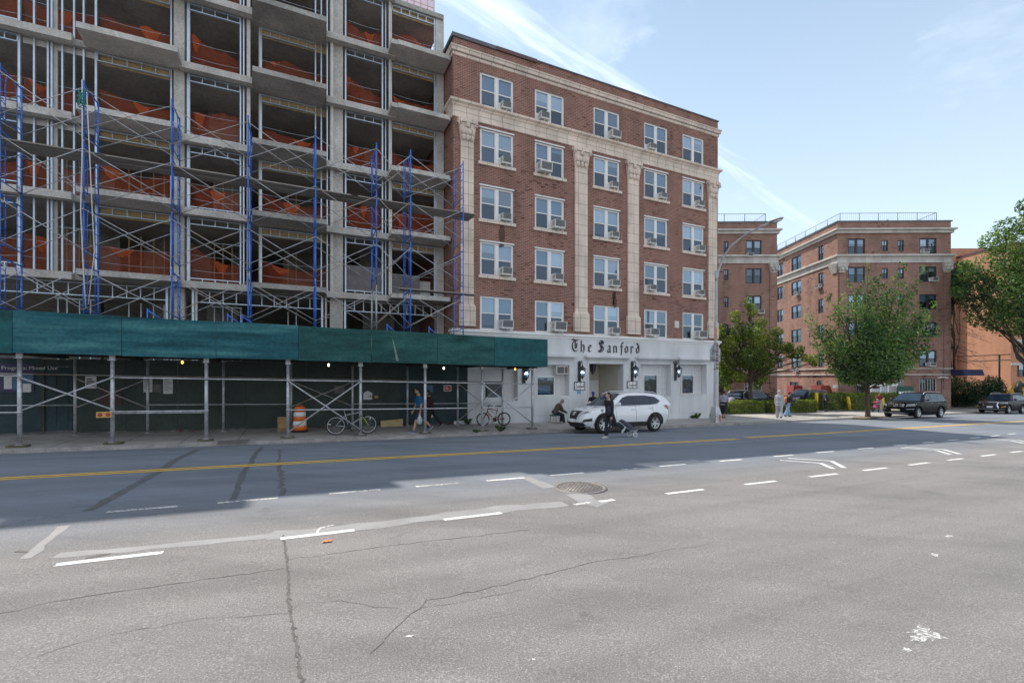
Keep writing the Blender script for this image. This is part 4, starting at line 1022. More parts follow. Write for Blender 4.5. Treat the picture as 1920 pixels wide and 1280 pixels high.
for r, z in enumerate(ROWS):
    for c, (a, b) in enumerate(COLX):
        rr_ = random.Random(r*11+c)
        bl = [rr_.choice((0,0,.28,.45,.5,.5,.9,1.0)), rr_.choice((0,0,.15,.3,.45,.48,.62))]
        o = make_window('window', b-a-.004, WH-.004, T['trim_w'], sb, bl, sill=T['terra'] if 0 < r < 4 else None)
        o.location = Vector(((a+b)/2, YSF, z+.002))-sb.location
# window air conditioners, each a thing of its own
FNAME = ['top floor', 'fifth floor', 'fourth floor', 'third floor', 'second floor']; CNAME = ['leftmost', 'second', 'middle', 'fourth', 'rightmost']
def make_ac(label, x, y, z, rz=0.0, s=1.0, group='window air conditioners on the brick apartment buildings'):
    t = thing('window_air_conditioner', label, 'air conditioner', (x,y,z), rz, group)
    s *= .88; w_, h_, d_ = .62*s, .42*s, .44*s; rx = R(4)
    RM = Euler((rx,0,0)).to_matrix()
    m = MB(); m.obox((0,-d_/2+.1,h_/2), w_, d_, h_, RM); obj('casing', m, T['ac'], t)
    m = MB(); m.obox((0,-d_+.088,h_/2+.02), w_*.84, .02, h_*.74, RM)
    obj('grille', m, T['ac_grille'], t)
    m = MB()
    for k in range(3): m.obox((w_/2+.001,-d_/2+.02+.08*(k-1),h_*.55), .008, .03, h_*.5, RM); m.obox((-w_/2-.001,-d_/2+.02+.08*(k-1),h_*.55), .008, .03, h_*.5, RM)
    obj('side_vent', m, T['ac_grille'], t)
    m = MB(); m.beam((0,-.02,-.16),(0,-d_+.16,-.02), .04,.03); m.beam((-.16,-.02,-.01),(.16,-.02,-.01), .03,.02); obj('bracket', m, T['trim_w'], t)
    m = MB(); m.box(-w_/2-.16, -w_/2-.004, .06, .085, .0, h_); obj('side_panel', m, T['trim_w'], t)
    return t
ACS = [(0,0,1,.9),(0,1,0,.95),(0,2,1,1.12),(0,3,0,.85),(1,0,1,.9),(1,1,0,1.25),(1,2,1,.85),(1,3,1,.85),(1,4,1,.9),(2,0,1,.9),(2,1,1,1.15),(2,2,1,.9),(2,3,0,.85),(2,4,1,1.0),
       (3,0,1,1.0),(3,1,1,.95),(3,2,1,1.0),(3,3,0,.9),(3,4,1,.9),(4,0,1,1.15),(4,1,1,1.35),(4,2,1,1.0),(4,3,0,1.2),(4,4,1,1.25)]
for r, c, s, sz in ACS:
    a, b = COLX[c]; x = lerp(a, b, .27 if s == 0 else .74)
    make_ac(f'{"big " if sz > 1.1 else ""}window air conditioner in the {CNAME[c]} {FNAME[r]} window of the lettered brick building', x, YSF, ROWS[r]+.07, 0, sz)
# brick stains below leaking units
T['stain'] = M('wet brick stain', (.10,.045,.035), .8, var=.3, scale=3)
# ---- white ground floor
G0 = -1.2
def gz(x): return zwalk(x)
OPN = [(905, 970, 706, 752), (1003, 1066, 684, 742), (1103, 1167, 682, 800), (1199, 1256, 683, 742), (1272, 1323, 683, 740)]
oh = []
for a, b, va, vb in OPN:
    x0, x1 = xs_(a), xs_(b); zt = z_at((a+b)/2, va, YSF) if a != 905 else 2.5
    zb = z_at((a+b)/2, vb, YSF) if a != 1103 else gz(x0)+.02
    oh.append((x0, x1, zb, zt))
wobj('ground_floor_wall', holed_wall(SX0+.002, SX1, G0, CB, oh, YSF-.06, .45), T['white_wall'], sb, recalc=False)
m = MB(); m.quad((SX1,YSF-.06,G0),(SX1,YSF+.1,G0),(SX1,YSF+.1,CB),(SX1,YSF-.06,CB)); m.quad((SX0,YSF-.06,G0),(SX0,YSF+.1,G0),(SX0,YSF+.1,CB),(SX0,YSF-.06,CB)); wobj('wall_return', m, T['white_wall'], sb, recalc=False)
m = MB(); n_p = [(.06,4.02),(.09,4.04),(.09,4.1),(.16,4.15),(.16,4.25),(.02,4.3),(0,4.3)]
mould('ground_floor_cornice', SX0, SX1, n_p, T['trim_w'], YSF, .3)
# canopies above the openings
def zc(u, v): return z_at(u, v, YSF)
for a, b in ((985, 1077), (1094, 1178), (1191, 1266), (1267.5, 1332)):
    x0, x1 = xs_(a), xs_(b); z = 3.13
    m = MB(); m.hexa([(x0+.15,YSF-.12,z-.2),(x1-.15,YSF-.12,z-.2),(x1-.15,YSF-.062,z-.2),(x0+.15,YSF-.062,z-.2),(x0+.15,YSF-.14,z-.09),(x1-.15,YSF-.14,z-.09),(x1-.15,YSF-.062,z-.09),(x0+.15,YSF-.062,z-.09)])
    m.box(x0, x1, YSF-.33, YSF-.062, z-.088, z+.02); m.box(x0+.06, x1-.06, YSF-.2, YSF-.062, z+.022, z+.07)
    wobj('hood_moulding', m, T['white_wall'], sb)
for (x0, x1, zb, zt) in oh[1:]:
    m = MB(); f = .09
    zb2 = gz(x0)+.01 if zb < .5 else zb
    m.box(x0-f, x0-.002, YSF-.085, YSF-.062, zb2, zt+f); m.box(x1+.002, x1+f, YSF-.085, YSF-.062, zb2, zt+f); m.box(x0-.001, x1+.001, YSF-.085, YSF-.062, zt+.002, zt+f)
    m.box(x0-f+.02, x1+f-.02, YSF-.075, YSF-.062, zt+f+.14, zt+f+.16); 
    wobj('architrave', m, T['white_wall'], sb)
for a, b in ((985, 1000), (1000, 1066), (1272, 1324), (1199, 1256)):     # sunk panels under the windows
    if a == 985: continue
    x0, x1 = xs_(a), xs_(b); z0, z1 = gz(x0)+.35, oh[1][2]-.12
    m = MB(); t_ = .03
    m.box(x0, x1, YSF-.075, YSF-.062, z0, z0+t_); m.box(x0, x1, YSF-.075, YSF-.062, z1-t_, z1); m.box(x0, x0+t_, YSF-.075, YSF-.062, z0+t_, z1-t_); m.box(x1-t_, x1, YSF-.075, YSF-.062, z0+t_, z1-t_)
    wobj('wall_panel', m, T['white_wall'], sb)
wobj('base_course', MB().hexa([(SX0+.01,YSF-.1,gz(SX0)-.3),(oh[2][0]-.1,YSF-.1,gz(oh[2][0])-.3),(oh[2][0]-.1,YSF-.062,gz(oh[2][0])-.3),(SX0+.01,YSF-.062,gz(SX0)-.3),(SX0+.01,YSF-.1,gz(SX0)+.16),(oh[2][0]-.1,YSF-.1,gz(oh[2][0])+.16),(oh[2][0]-.1,YSF-.062,gz(oh[2][0])+.16),(SX0+.01,YSF-.062,gz(SX0)+.16)]), T['white_wall'], sb)
wobj('base_course', MB().hexa([(oh[2][1]+.1,YSF-.1,gz(SX1)-.3),(SX1,YSF-.1,gz(SX1)-.3),(SX1,YSF-.062,gz(SX1)-.3),(oh[2][1]+.1,YSF-.062,gz(SX1)-.3),(oh[2][1]+.1,YSF-.1,gz(oh[2][1])+.16),(SX1,YSF-.1,gz(SX1)+.16),(SX1,YSF-.062,gz(SX1)+.16),(oh[2][1]+.1,YSF-.062,gz(oh[2][1])+.16)]), T['white_wall'], sb)
# shop windows: white infill with a glazed pane and a gridded side panel
T['cream_in'] = M('cream paint', (.56,.52,.45), .7, var=.08, scale=2)
T['brown_in'] = M('brown shop interior', (.30,.20,.12), .8, var=.5, scale=1.5)
YI = YSF+.33
def shop(k, ux0, ux1, vt, vb, grid_side=True):
    x0, x1, zb, zt = oh[k]; a, b = xs_(ux0)*1.0, xs_(ux1)
    a = x_at(ux0, YI); b = x_at(ux1, YI); pt, pb = z_at((ux0+ux1)/2, vt, YI), max(zb+.05, z_at((ux0+ux1)/2, vb, YI))
    w_ = wobj('shop_window', holed_wall(x0, x1, zb, zt, [(a, b, pb, pt)], YI-.02, .06), T['white_wall'], sb, recalc=False)
    m = MB(); f = .045
    m.box(a-f,a,YI-.05,YI-.02,pb-f,pt+f); m.box(b,b+f,YI-.05,YI-.02,pb-f,pt+f); m.box(a,b,YI-.05,YI-.02,pt,pt+f); m.box(a,b,YI-.05,YI-.02,pb-f,pb)
    obj('frame', m, T['trim_w'], w_, off=sb.location)
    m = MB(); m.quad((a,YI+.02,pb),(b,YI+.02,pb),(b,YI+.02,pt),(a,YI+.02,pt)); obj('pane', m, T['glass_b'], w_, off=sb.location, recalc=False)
    m = MB()
    for (g0, g1) in ((b+.12, x1-.03), (x0+.03, a-.12)):
        if g1-g0 < .25: continue
        n = max(2, int((g1-g0)/.3))
        for i in range(n+1): x = lerp(g0, g1, i/n); m.box(x-.008,x+.008,YI-.028,YI-.021,zb+.06,zt-.06)
        for j in range(6): z = lerp(zb+.06, zt-.06, j/5); m.box(g0,g1,YI-.0275,YI-.0211,z-.008,z+.008)
    if m.v: obj('grid', m, T['terra'], w_, off=sb.location)
    m = MB(); m.quad((x0,YI+1.6,zb-.3),(x1,YI+1.6,zb-.3),(x1,YI+1.6,zt),(x0,YI+1.6,zt)); m.quad((x0,YI+.05,zb-.3),(x1,YI+.05,zb-.3),(x1,YI+1.6,zb-.3),(x0,YI+1.6,zb-.3)); m.quad((x0,YI+.05,zt),(x1,YI+.05,zt),(x1,YI+1.6,zt),(x0,YI+1.6,zt)); m.quad((x0,YI+.05,zb-.3),(x0,YI+1.6,zb-.3),(x0,YI+1.6,zt),(x0,YI+.05,zt)); m.quad((x1,YI+.05,zb-.3),(x1,YI+1.6,zb-.3),(x1,YI+1.6,zt),(x1,YI+.05,zt))
    obj('interior', m, T['brown_in'], w_, off=sb.location, recalc=False)
    return w_, a, b, pb, pt
s0 = shop(0, 909, 940, 714, 745); s1 = shop(1, 1007, 1038, 707, 742); s3 = shop(3, 1207, 1231, 704, 742); s4 = shop(4, 1278, 1299, 704, 737)
w_, a, b, pb, pt = s1
wobj('valance', MB().box(a+.01, b-.01, YI+.04, YI+.05, pt-.36, pt-.01), T['lumber'], sb)
wobj('shade', MB().box(a+.06, b-.06, YI+.25, YI+.26, pt-.85, pt-.4), T['blind'], sb)
n = text('PAR', b-.3, YI+.035, pt-.26, .22, T['white'], sb, mirror=True)
m = MB(); m.lathe([(.06,0),(.09,.08),(.03,.2),(.07,.3),(0,.34)], (lerp(a,b,.4),YI+.3,pb+.02), 10); m.lathe([(.05,0),(.08,.15),(.04,.35),(0,.42)], (lerp(a,b,.65),YI+.3,pb+.02), 10); wthing('vases', m, T['white'], 'white vases standing inside the shop window beside the entrance', 'vase')
for i, (u, c_) in enumerate(((1283,'paper'),(1288,'red'),(1295,'red'))):
    x = x_at(u, YI+.25); t = wthing('packet', MB().obox((x,YI+.25,s4[3]+.17), .2,.08,.28), M(f'packet {i}', ((.5,.5,.55),(.55,.08,.12),(.45,.08,.2))[i], .5), ('pale','red','red and blue')[i]+' packet standing in the rightmost shop window', 'packet')
    obj('print', MB().box(x-.09,x+.03,YI+.204,YI+.209,s4[3]+.1,s4[3]+.22), (T['white'], T['blue'], T['blue'])[i], t, off=t.location)
def flowers(u, k, label):
    x = x_at(u, YI+.3); z = k[3]+.03
    t = thing('flower_vase', label, 'vase', (x, YI+.3, z))
    m = MB(); m.lathe([(.05,0),(.07,.1),(.045,.2)], n=10); obj('vase', m, T['white'], t)
    m = MB(); r = random.Random(int(u))
    for q in range(14):
        p = (r.uniform(-.22,.22), r.uniform(-.05,.05), r.uniform(.3,.62)); m.ball(p, .045, .045, .035, 7, 5)
    obj('blossom', m, T['white'], t)
    m = MB()
    for q in range(6): m.path([(0,0,.15),(r.uniform(-.1,.1),0,.35),(r.uniform(-.22,.22),0,.5)], .008, 4)
    obj('stem', m, M('stem green', (.05,.1,.03)), t)
flowers(1216, s3, 'white orchids in a vase inside the shop window right of the entrance'); flowers(1292, s4, 'white blossom arrangement in the rightmost shop window')
# entrance recess
x0, x1, zb, zt = oh[2]; YD = YSF+2.2; zf = gz(x0)+.02
m = MB(); 
m.quad((x0,YSF+.39,zf),(x0,YD,zf),(x0,YD,zt),(x0,YSF+.39,zt)); m.quad((x1,YSF+.39,zf),(x1,YD,zf),(x1,YD,zt),(x1,YSF+.39,zt)); m.quad((x0,YSF+.39,zt),(x1,YSF+.39,zt),(x1,YD,zt),(x0,YD,zt)); m.quad((x0,YD,zf),(x1,YD,zf),(x1,YD,zt),(x0,YD,zt))
en = wobj('entrance_recess', m, T['cream_in'], sb, recalc=False)
m = MB(); m.box(x0,x1,YSF-.3,YD,zf-.3,zf-.001); obj('step', m, T['kerb'], en, off=sb.location)
xm = lerp(x0,x1,.42)
m = MB(); m.box(lerp(x0,x1,.55)-.06, lerp(x0,x1,.98), YD-.06, YD-.012, zf, zf+2.15); dd = obj('door', m, T['trim_w'], en, off=sb.location)
m = MB(); m.box(x0+.05, x0+.95, YD-.05, YD-.012, zf, zf+2.1); obj('side_door', m, M('dark brown door', (.055,.04,.03), .5), en, off=sb.location)
m = MB(); m.box(x0+.12, x0+.6, YD-.062, YD-.051, zf+.6, zf+1.95); obj('door_glass', m, T['cream_in'], en, off=sb.location)
# AC built into the shop window left of the entrance
x0, x1, zb, zt = oh[1]
t = thing('wall_air_conditioner', 'wide dark grilled air conditioner above the shop window left of the entrance', 'air conditioner', (x_at(1052, YSF+.1), YSF+.32, zt-.48))
obj('casing', MB().box(-.36,.36,-.35,.0,0,.44), T['ac'], t); obj('grille', MB().box(-.31,.12,-.362,-.351,.05,.39), T['ac_grille'], t)
m = MB()
for k in range(7): m.box(-.3,.11,-.37,-.363,.08+k*.045,.09+k*.045)
obj('louvre', m, T['coping'], t); obj('vent', MB().box(.16,.32,-.362,-.351,.05,.39), T['coping_red'], t)
# ---- lettering and plaques
def pen(strokes, ox, oz, s, y, m, nib=.16, ang=40, thin=.035):
    n = (math.cos(R(ang))*nib/2, math.sin(R(ang))*nib/2)
    for k, st in enumerate(strokes):
        yy = y-.0012*k
        for (a, b), (c, d) in zip(st, st[1:]):
            L = math.hypot(c-a, d-b)
            if L == 0: continue
            q = (-(d-b)/L*thin/2, (c-a)/L*thin/2)
            P = [(a-n[0],b-n[1]),(a+n[0],b+n[1]),(c+n[0],d+n[1]),(c-n[0],d-n[1])]
            cr = abs((c-a)*n[1]-(d-b)*n[0])
            if cr < .02*L*nib+.004: P = [(a-q[0]-n[0]*.6,b-q[1]-n[1]*.6),(a+q[0]-n[0]*.6,b+q[1]-n[1]*.6),(c+q[0]+n[0]*.6,d+q[1]+n[1]*.6),(c-q[0]+n[0]*.6,d-q[1]+n[1]*.6)]
            m.prism(P, lambda X, Z, Y: (ox+X*s, yy+Y, oz+Z*s), -.03, 0)
def arc(cx, cz, rx, rz, a0, a1, n=10): return [(cx+rx*math.cos(R(lerp(a0,a1,i/n))), cz+rz*math.sin(R(lerp(a0,a1,i/n)))) for i in range(n+1)]
BL = {
 'T': [arc(.62,.75,.5,.72,60,315), [(.02,1.42),(.25,1.58),(.6,1.42),(1.02,1.56)], [(.58,1.4),(.58,.38)], [(.3,1.15),(.42,1.3)], [(.78,.45),(.84,1.1)]],
 'h': [[(.12,1.58),(.12,.06)], [(.02,1.5),(.2,1.62)], [(.14,.82),(.42,1.0),(.6,.82),(.6,.15),(.44,-.12)], [(.02,.0),(.24,.1)]],
 'e': [[(.56,.2),(.34,.02),(.12,.2),(.12,.8),(.36,1.0),(.56,.8),(.14,.42)]],
 'S': [[(.9,1.28),(.72,1.5),(.38,1.52),(.2,1.28),(.32,1.0),(.72,.78),(.9,.5),(.78,.14),(.42,.02),(.1,.2)], [(.42,1.3),(.62,1.05)], [(.55,1.42),(.9,1.1)], [(.12,.05),(.3,.3),(.5,.15)], [(.36,.82),(.76,.55)], [(.5,.75),(.56,.2)]],
 'a': [[(.14,.86),(.38,1.0),(.56,.84),(.56,.1),(.66,.0)], [(.54,.56),(.2,.42),(.12,.14),(.32,.02),(.54,.2)]],
 'n': [[(.12,.98),(.12,.05)], [(.02,.92),(.2,1.02)], [(.14,.82),(.42,1.0),(.6,.82),(.6,.05)], [(.02,.0),(.24,.08)], [(.5,.0),(.72,.1)]],
 'f': [[(.62,1.42),(.44,1.56),(.26,1.36),(.26,.1),(.2,-.35)], [(.06,.95),(.56,.95)]],
 'o': [[(.36,1.0),(.12,.8),(.12,.2),(.34,.02),(.58,.2),(.58,.8),(.36,1.0)]],
 'r': [[(.12,.98),(.12,.05)], [(.02,.92),(.2,1.02)], [(.14,.8),(.34,1.0),(.5,.84)], [(.02,.0),(.24,.08)]],
 'd': [[(.12,1.5),(.34,1.45),(.58,1.0),(.58,.2),(.34,.02),(.12,.2),(.12,.72),(.34,.96),(.58,.78)]]}
sg = thing('building_lettering', 'black blackletter sign reading The Sanford above the entrance', 'sign', (xs_(1134), YSF-.06, 3.35))
ls = {'T': 1075, 'h': 1090.5, 'e': 1105}
seq = [('T',1070),('h',1087),('e',1101),('S',1119.5),('a',1136.5),('n',1148),('f',1161),('o',1169.5),('r',1180.5),('d',1190.5)]
for ch, u in seq:
    m = MB(); z = zc(u, 656); z = 3.36
    sc_ = .37 if ch not in 'TS' else .41
    pen(BL[ch], xs_(u), z, sc_, YSF-.063, m, .2 if ch not in 'TS' else .17)
    obj('letter', m, T['ink'], sg, off=sg.location)
SCR = [ [(.5,1.5),(.36,1.62),(.2,1.45),(.28,1.1),(.42,.75),(.36,.35),(.18,.25),(.06,.42)], [(.72,.75),(.6,.82),(.54,.55),(.62,.42),(.72,.6),(.76,.42),(.86,.5)],
 [(.9,.8),(.9,.42),(.98,.75),(1.08,.78),(1.1,.42),(1.2,.5)], [(1.46,1.45),(1.34,1.5),(1.28,1.1),(1.26,.3),(1.2,.05)], [(1.16,.75),(1.44,.8)], [(1.52,.75),(1.44,.6),(1.5,.42),(1.6,.55),(1.54,.75)],
 [(1.68,.8),(1.7,.42),(1.74,.72),(1.86,.78)], [(2.12,.72),(1.98,.78),(1.92,.55),(2.0,.42),(2.12,.6)], [(2.16,1.45),(2.12,.5),(2.2,.42)] ]
def plaque(u0, v0, u1, v1, label):
    xa, xb = xs_(u0), xs_(u1); za, zb = zc((u0+u1)/2, v1), zc((u0+u1)/2, v0)
    t = thing('wall_plaque', label, 'plaque', ((xa+xb)/2, YSF-.06, za), group='white lettered plaques by the entrance')
    hw, h = (xb-xa)/2, zb-za
    obj('panel', MB().box(-hw+.02,hw-.02,-.03,-.003,.02,h-.02), T['white'], t)
    m = MB(); m.box(-hw,-hw+.03,-.045,-.002,0,h); m.box(hw-.03,hw,-.045,-.002,0,h); m.box(-hw+.03,hw-.03,-.045,-.002,0,.03); m.box(-hw+.03,hw-.03,-.045,-.002,h-.03,h); obj('frame', m, T['ink'], t)
    m = MB(); s = (2*hw-.12)/2.25
    for st in SCR: m.path([(-hw+.06+a*s, -.034, h*.08+b*h*.52) for a, b in st], .0115, 5)
    obj('lettering', m, T['ink'], t)
plaque(1075, 715.5, 1095, 731, 'framed white plaque with script lettering left of the entrance')
plaque(1174, 714, 1192.5, 728, 'framed white plaque with script lettering right of the entrance')
board('notice', 1082, 732, 1089, 738, M('pale blue', (.2,.33,.52), .6), 'small pale blue notice under the plaque left of the entrance', 'notice', YSF-.061)
board('notice', 1262.5, 676, 1268, 681, 'plate', 'small grey meter box on the white wall above the rightmost wall lantern', 'box', YSF-.061, .05)
# wall lanterns
lamp_e = emis('lantern bulb', (1,.97,.9), 9)
def lantern(u, v, label, y=YSF-.062, hang=False):
    p = Vector((x_at(u, y), y, z_at(u, v, y)))
    t = thing('wall_lantern', label, 'lantern', p, group='black lanterns on the white ground floor')
    if not hang:
        obj('backplate', MB().prism([(-.09,-.55),(.09,-.55),(.09,.5),(.0,.6),(-.09,.5)], lambda a, b, d: (a, d, b), -.03, -.001), T['black'], t)
        m = MB(); m.path([(0,-.03,.35),(0,-.15,.5),(0,-.25,.55),(0,-.3,.45),(0,-.3,.36)], .016, 6); m.path([(0,-.03,-.3),(0,-.16,-.33),(0,-.28,-.26)], .016, 6)
        for s in (-1,1): m.path([(s*.02,-.16,.42),(s*.06,-.2,.52),(s*.03,-.24,.6),(0,-.2,.56)], .01, 5)
        obj('arm', m, T['black'], t)
    cy = -.3 if not hang else 0
    m = MB(); m.lathe([(.01,.36),(.05,.33),(.06,.27),(.19,.17),(.19,.14)], (0,cy,0), 6, smooth=False, cap=False); m.lathe([(.115,-.22),(.12,-.25),(.05,-.3),(.03,-.36),(0,-.4)], (0,cy,0), 6, smooth=False)
    for k in range(6):
        a = k*math.pi/3; m.tube((.18*math.cos(a),cy+.18*math.sin(a),.15),(.115*math.cos(a),cy+.115*math.sin(a),-.22), .011, 4)
    obj('cage', m, T['black'], t)
    if not hang:
        m = MB()
        for q in (-.035,.035): m.ball((q,cy,-.02), .028, .028, .06, 8, 6)
        obj('bulb', m, lamp_e, t)
    m = MB(); m.lathe([(.165,.14),(.105,-.21)], (0,cy,0), 6, smooth=False, cap=False); obj('glass', m, T['glass'] if not hang else T['trim_dark'], t, recalc=False)
lantern(1086, 697, 'lit black wall lantern left of the entrance above a plaque'); lantern(1185, 696, 'lit black wall lantern right of the entrance above a plaque')
lantern(1266, 696, 'lit black wall lantern between the two right shop windows'); lantern(982, 699, 'lit black wall lantern half hidden behind the end of the shed')
lantern(1111.5, 690, 'unlit black hanging lantern in the entrance opening', YSF+.5, True)
# streak stains on the brick (mineral run-off, fixed shape)
for (u, v0, v1, wd) in ((941,422,462,.28),(1153,545,576,.22),(1150,548,572,.12)):
    xa = xs_(u); zt, zb2 = zc(u, v0), zc(u, v1); m = MB(); pts = []
    m.sheet(6, 10, lambda a, b: (xa+(a-.5)*wd*(1+.25*math.sin(b*7+u)), YSF-.004, lerp(zt, zb2, b)+.05*math.sin(a*11)*b)); wobj('stain', m, T['stain'], sb, recalc=False)
board('notice', 1265, 602, 1273, 614, 'paper', 'pale grey sheet fixed to the brick wall beside the rightmost second floor window', 'notice', YSF-.001)
# weeds along the white wall and kerb
def weed(x, y, label, r=.22, n=26):
    z = zwalk(x); m = MB(); q = random.Random(int(x*100))
    for k in range(n):
        a = q.uniform(0, 6.28); l = q.uniform(.5,1)*r; h = q.uniform(.3,1.0)*r*1.1
        b = Vector((x+math.cos(a)*l, y+math.sin(a)*l*.4, z+h)); s = Vector((-math.sin(a), math.cos(a), .3))*q.uniform(.02,.045)
        m.add([(x+math.cos(a)*l*.2,y,z),b-s,b+Vector((math.cos(a)*.05,math.sin(a)*.05,.01)),b+s], [(0,1,2,3)])
    o = wthing('weed', m, T['leaf_weed'], label, 'weed', 'weeds along the pavement', recalc=False)
    at = o.data.attributes.new('tone', 'FLOAT', 'FACE'); at.data.foreach_set('value', [q.random() for _ in range(len(m.f))])
T['leaf_weed'] = leaf_mat('weed leaves', (.02,.05,.012), (.045,.10,.02), (.09,.15,.03))
weed(xs_(1301), 20.55, 'leafy weed growing at the foot of the white wall below the rightmost shop window', .3, 40); weed(xs_(1294), 20.6, 'small weed at the foot of the white wall beside the bigger one', .2)
weed(x_at(938, 17.3), 17.3, 'green weed growing at the kerb left of the white car', .25, 34); weed(x_at(893, 17.1), 17.1, 'tiny weed at the kerb by the second last shed post', .15, 18); weed(x_at(877, 20.4), 20.4, 'weed at the corner of the hoarding and the white wall', .25, 30)
# ================================================================== far brick apartment building (own axes, turned to the street)
RZF = -PSI-R(1.0)
def cam_w(xc, zc, z=0.0): return Vector((xc*CP+zc*SP, -xc*SP+zc*CP, z))      # point given by distance right of / in front of the viewpoint
FB0 = cam_w(34.3, 49.0); FBz = zlong(FB0.x)-.05
fb = thing('court_apartment_building', 'distant red brick apartment building with stone bands and roof railing round an open court', 'building', (FB0.x, FB0.y, 0), RZF)
FM = Matrix.Rotation(RZF, 3, 'Z'); FI = FM.transposed()
def floc(u, v, yl):          # local coordinates on the plane local-y = yl seen at pixel (u, v)
    r = FI @ Vector(ray(u, v)); o = FI @ (Vector((0,0,CZ))-Vector((FB0.x,FB0.y,0)))
    k = (yl-o.y)/r.y; return o+r*k
def fx_(u, yl): return floc(u, 500, yl).x
def fz_(u, v, yl): return floc(u, v, yl).z
def fside(u, v, xl):         # on the plane local-x = xl
    r = FI @ Vector(ray(u, v)); o = FI @ (Vector((0,0,CZ))-Vector((FB0.x,FB0.y,0))); k = (xl-o.x)/r.x; return o+r*k
FR = fz_(1650, 416, 0)       # roof height
GB = -2.2
RX1 = fx_(1783, 0); LX0 = fx_(1300, 0)-3; LX1 = fx_(1457, 0)
FROWS = [(447,477),(500,529),(552,580),(604,632),(657,687)]
FZ = [(fz_(1670, b, 0), fz_(1670, a, 0)) for a, b in FROWS]
fh = []; spec = []
for (u0, u1, kind) in ((1590,1622,2),(1653,1665,1),(1683,1695,1),(1724,1756,2)):
    for r, (za, zb) in enumerate(FZ):
        a, b = fx_(u0, 0), fx_(u1, 0)
        if kind == 1: zb2 = zb-.15; za2 = za+.35
        else: za2, zb2 = za, zb
        fh.append((a, b, za2, zb2)); spec.append((a, b, za2, zb2, kind, 0, r))
gw = [(fx_(1724,0), fx_(1754,0), fz_(1740,733,0), fz_(1740,710,0)), (fx_(1682,0), fx_(1694,0), fz_(1690,728,0), fz_(1690,712,0)), (fx_(1606,0), fx_(1620,0), fz_(1610,737,0), fz_(1610,716,0))]
for g_ in gw: fh.append(g_); spec.append(g_+(2 if g_[1]-g_[0] > 1.2 else 1, 0, 5))
lh = []
for (u0, u1, kind) in ((1357,1366,1),(1398,1428,2)):
    for r, (za, zb) in enumerate(FZ):
        a, b = fx_(u0, 0), fx_(u1, 0); za2, zb2 = (za+.35, zb-.1) if kind == 1 else (za, zb)
        za2 -= .1; zb2 -= .1
        lh.append((a, b, za2, zb2)); spec.append((a, b, za2, zb2, kind, 0, r))
g_ = (fx_(1396,0), fx_(1427,0), fz_(1410,735,0), fz_(1410,719,0)); lh.append(g_); spec.append(g_+(2, 0, 5))
idf = lambda x, y, z: (x, y, z)
m = holed_wall(0, RX1, GB, FR, fh, 0, .15); m2 = holed_wall(LX0, LX1, GB, FR, lh, 0, .15); m.add(m2.v, m2.f)
# court side wall, facing left: local x = 0, local y from 0 to 16
shp = []
SIDE = [(1535,1545,1,((410,440),(0,0))),]
sspec = []
def yl_(u): return fside(u, 500, 0).y
for (u0, u1, kind) in ((1544, 1534.5, 1), (1502, 1484, 2), (1468, 1457.5, 2)):
    ya, yb = yl_(u0), yl_(u1)
    for r, (za, zb) in enumerate(FZ):
        shp.append((ya, yb, za, zb)); sspec.append((ya, yb, za, zb, kind, r))
shp.append((yl_(1497), yl_(1481), fside(1489,737,0).z, fside(1489,716,0).z)); sspec.append(shp[-1]+(2, 5))
shp.append((yl_(1541), yl_(1531), fside(1536,726,0).z, fside(1536,714,0).z)); sspec.append(shp[-1]+(1, 5))
ms = holed_wall(0, 18, GB, FR, shp, 0, .15, lambda y, d, z: (d, y, z)); m.add(ms.v, ms.f)
for (a, b) in ((0, RX1), (LX0, LX1)):
    d_ = 18 if a == 0 else 6.5; m.quad((a,.01,FR-.3),(b,.01,FR-.3),(b,d_,FR-.3),(a,d_,FR-.3))
m.quad((RX1,0,GB),(RX1,18,GB),(RX1,18,FR),(RX1,0,FR)); m.quad((LX1,0,GB),(LX1,6.5,GB),(LX1,6.5,FR),(LX1,0,FR)); m.quad((LX0,0,GB),(LX0,6.5,GB),(LX0,6.5,FR),(LX0,0,FR))
m.quad((LX0,6.5,GB),(LX1,6.5,GB),(LX1,6.5,FR),(LX0,6.5,FR)); m.quad((0,18,GB),(RX1,18,GB),(RX1,18,FR),(0,18,FR))
obj('wall', m, T['brick_far'], fb, recalc=False)
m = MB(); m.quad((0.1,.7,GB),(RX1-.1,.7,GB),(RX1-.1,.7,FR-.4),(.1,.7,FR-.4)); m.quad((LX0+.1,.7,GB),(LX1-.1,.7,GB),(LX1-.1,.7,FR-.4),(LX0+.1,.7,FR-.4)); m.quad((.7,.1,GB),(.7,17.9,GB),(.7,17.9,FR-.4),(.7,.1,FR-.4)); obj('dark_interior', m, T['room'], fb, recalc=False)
# stone bands, cornices and coping run round the fronts and the court side
def band(name, z0, z1, pr, mat):
    m = MB(); e = .004
    m.box(-pr, RX1+pr, -pr, -e, z0, z1); m.box(-pr, -e, -e+.002, 18, z0, z1); m.box(LX0, LX1+pr, -pr, -e, z0, z1); m.box(LX1+e, LX1+pr, -e+.002, 6.5, z0, z1); m.box(RX1+e, RX1+pr, -e+.002, 18, z0, z1)
    obj(name, m, mat, fb)
def zf(v): return fz_(1650, v, 0)
band('cornice', zf(437.5), zf(432), .18, T['terra_far']); band('cornice', zf(432)+.002, zf(429), .38, T['terra_far'])
band('stone_band', zf(493), zf(481), .1, T['terra_far']); band('stone_band', zf(481)+.002, zf(477.5), .32, T['terra_far'])
band('stone_band', zf(703), zf(701), .12, T['terra_far']); band('stone_band', zf(691.5), zf(690), .12, T['terra_far'])
band('coping', FR+.002, FR+.12, .1, T['coping'])
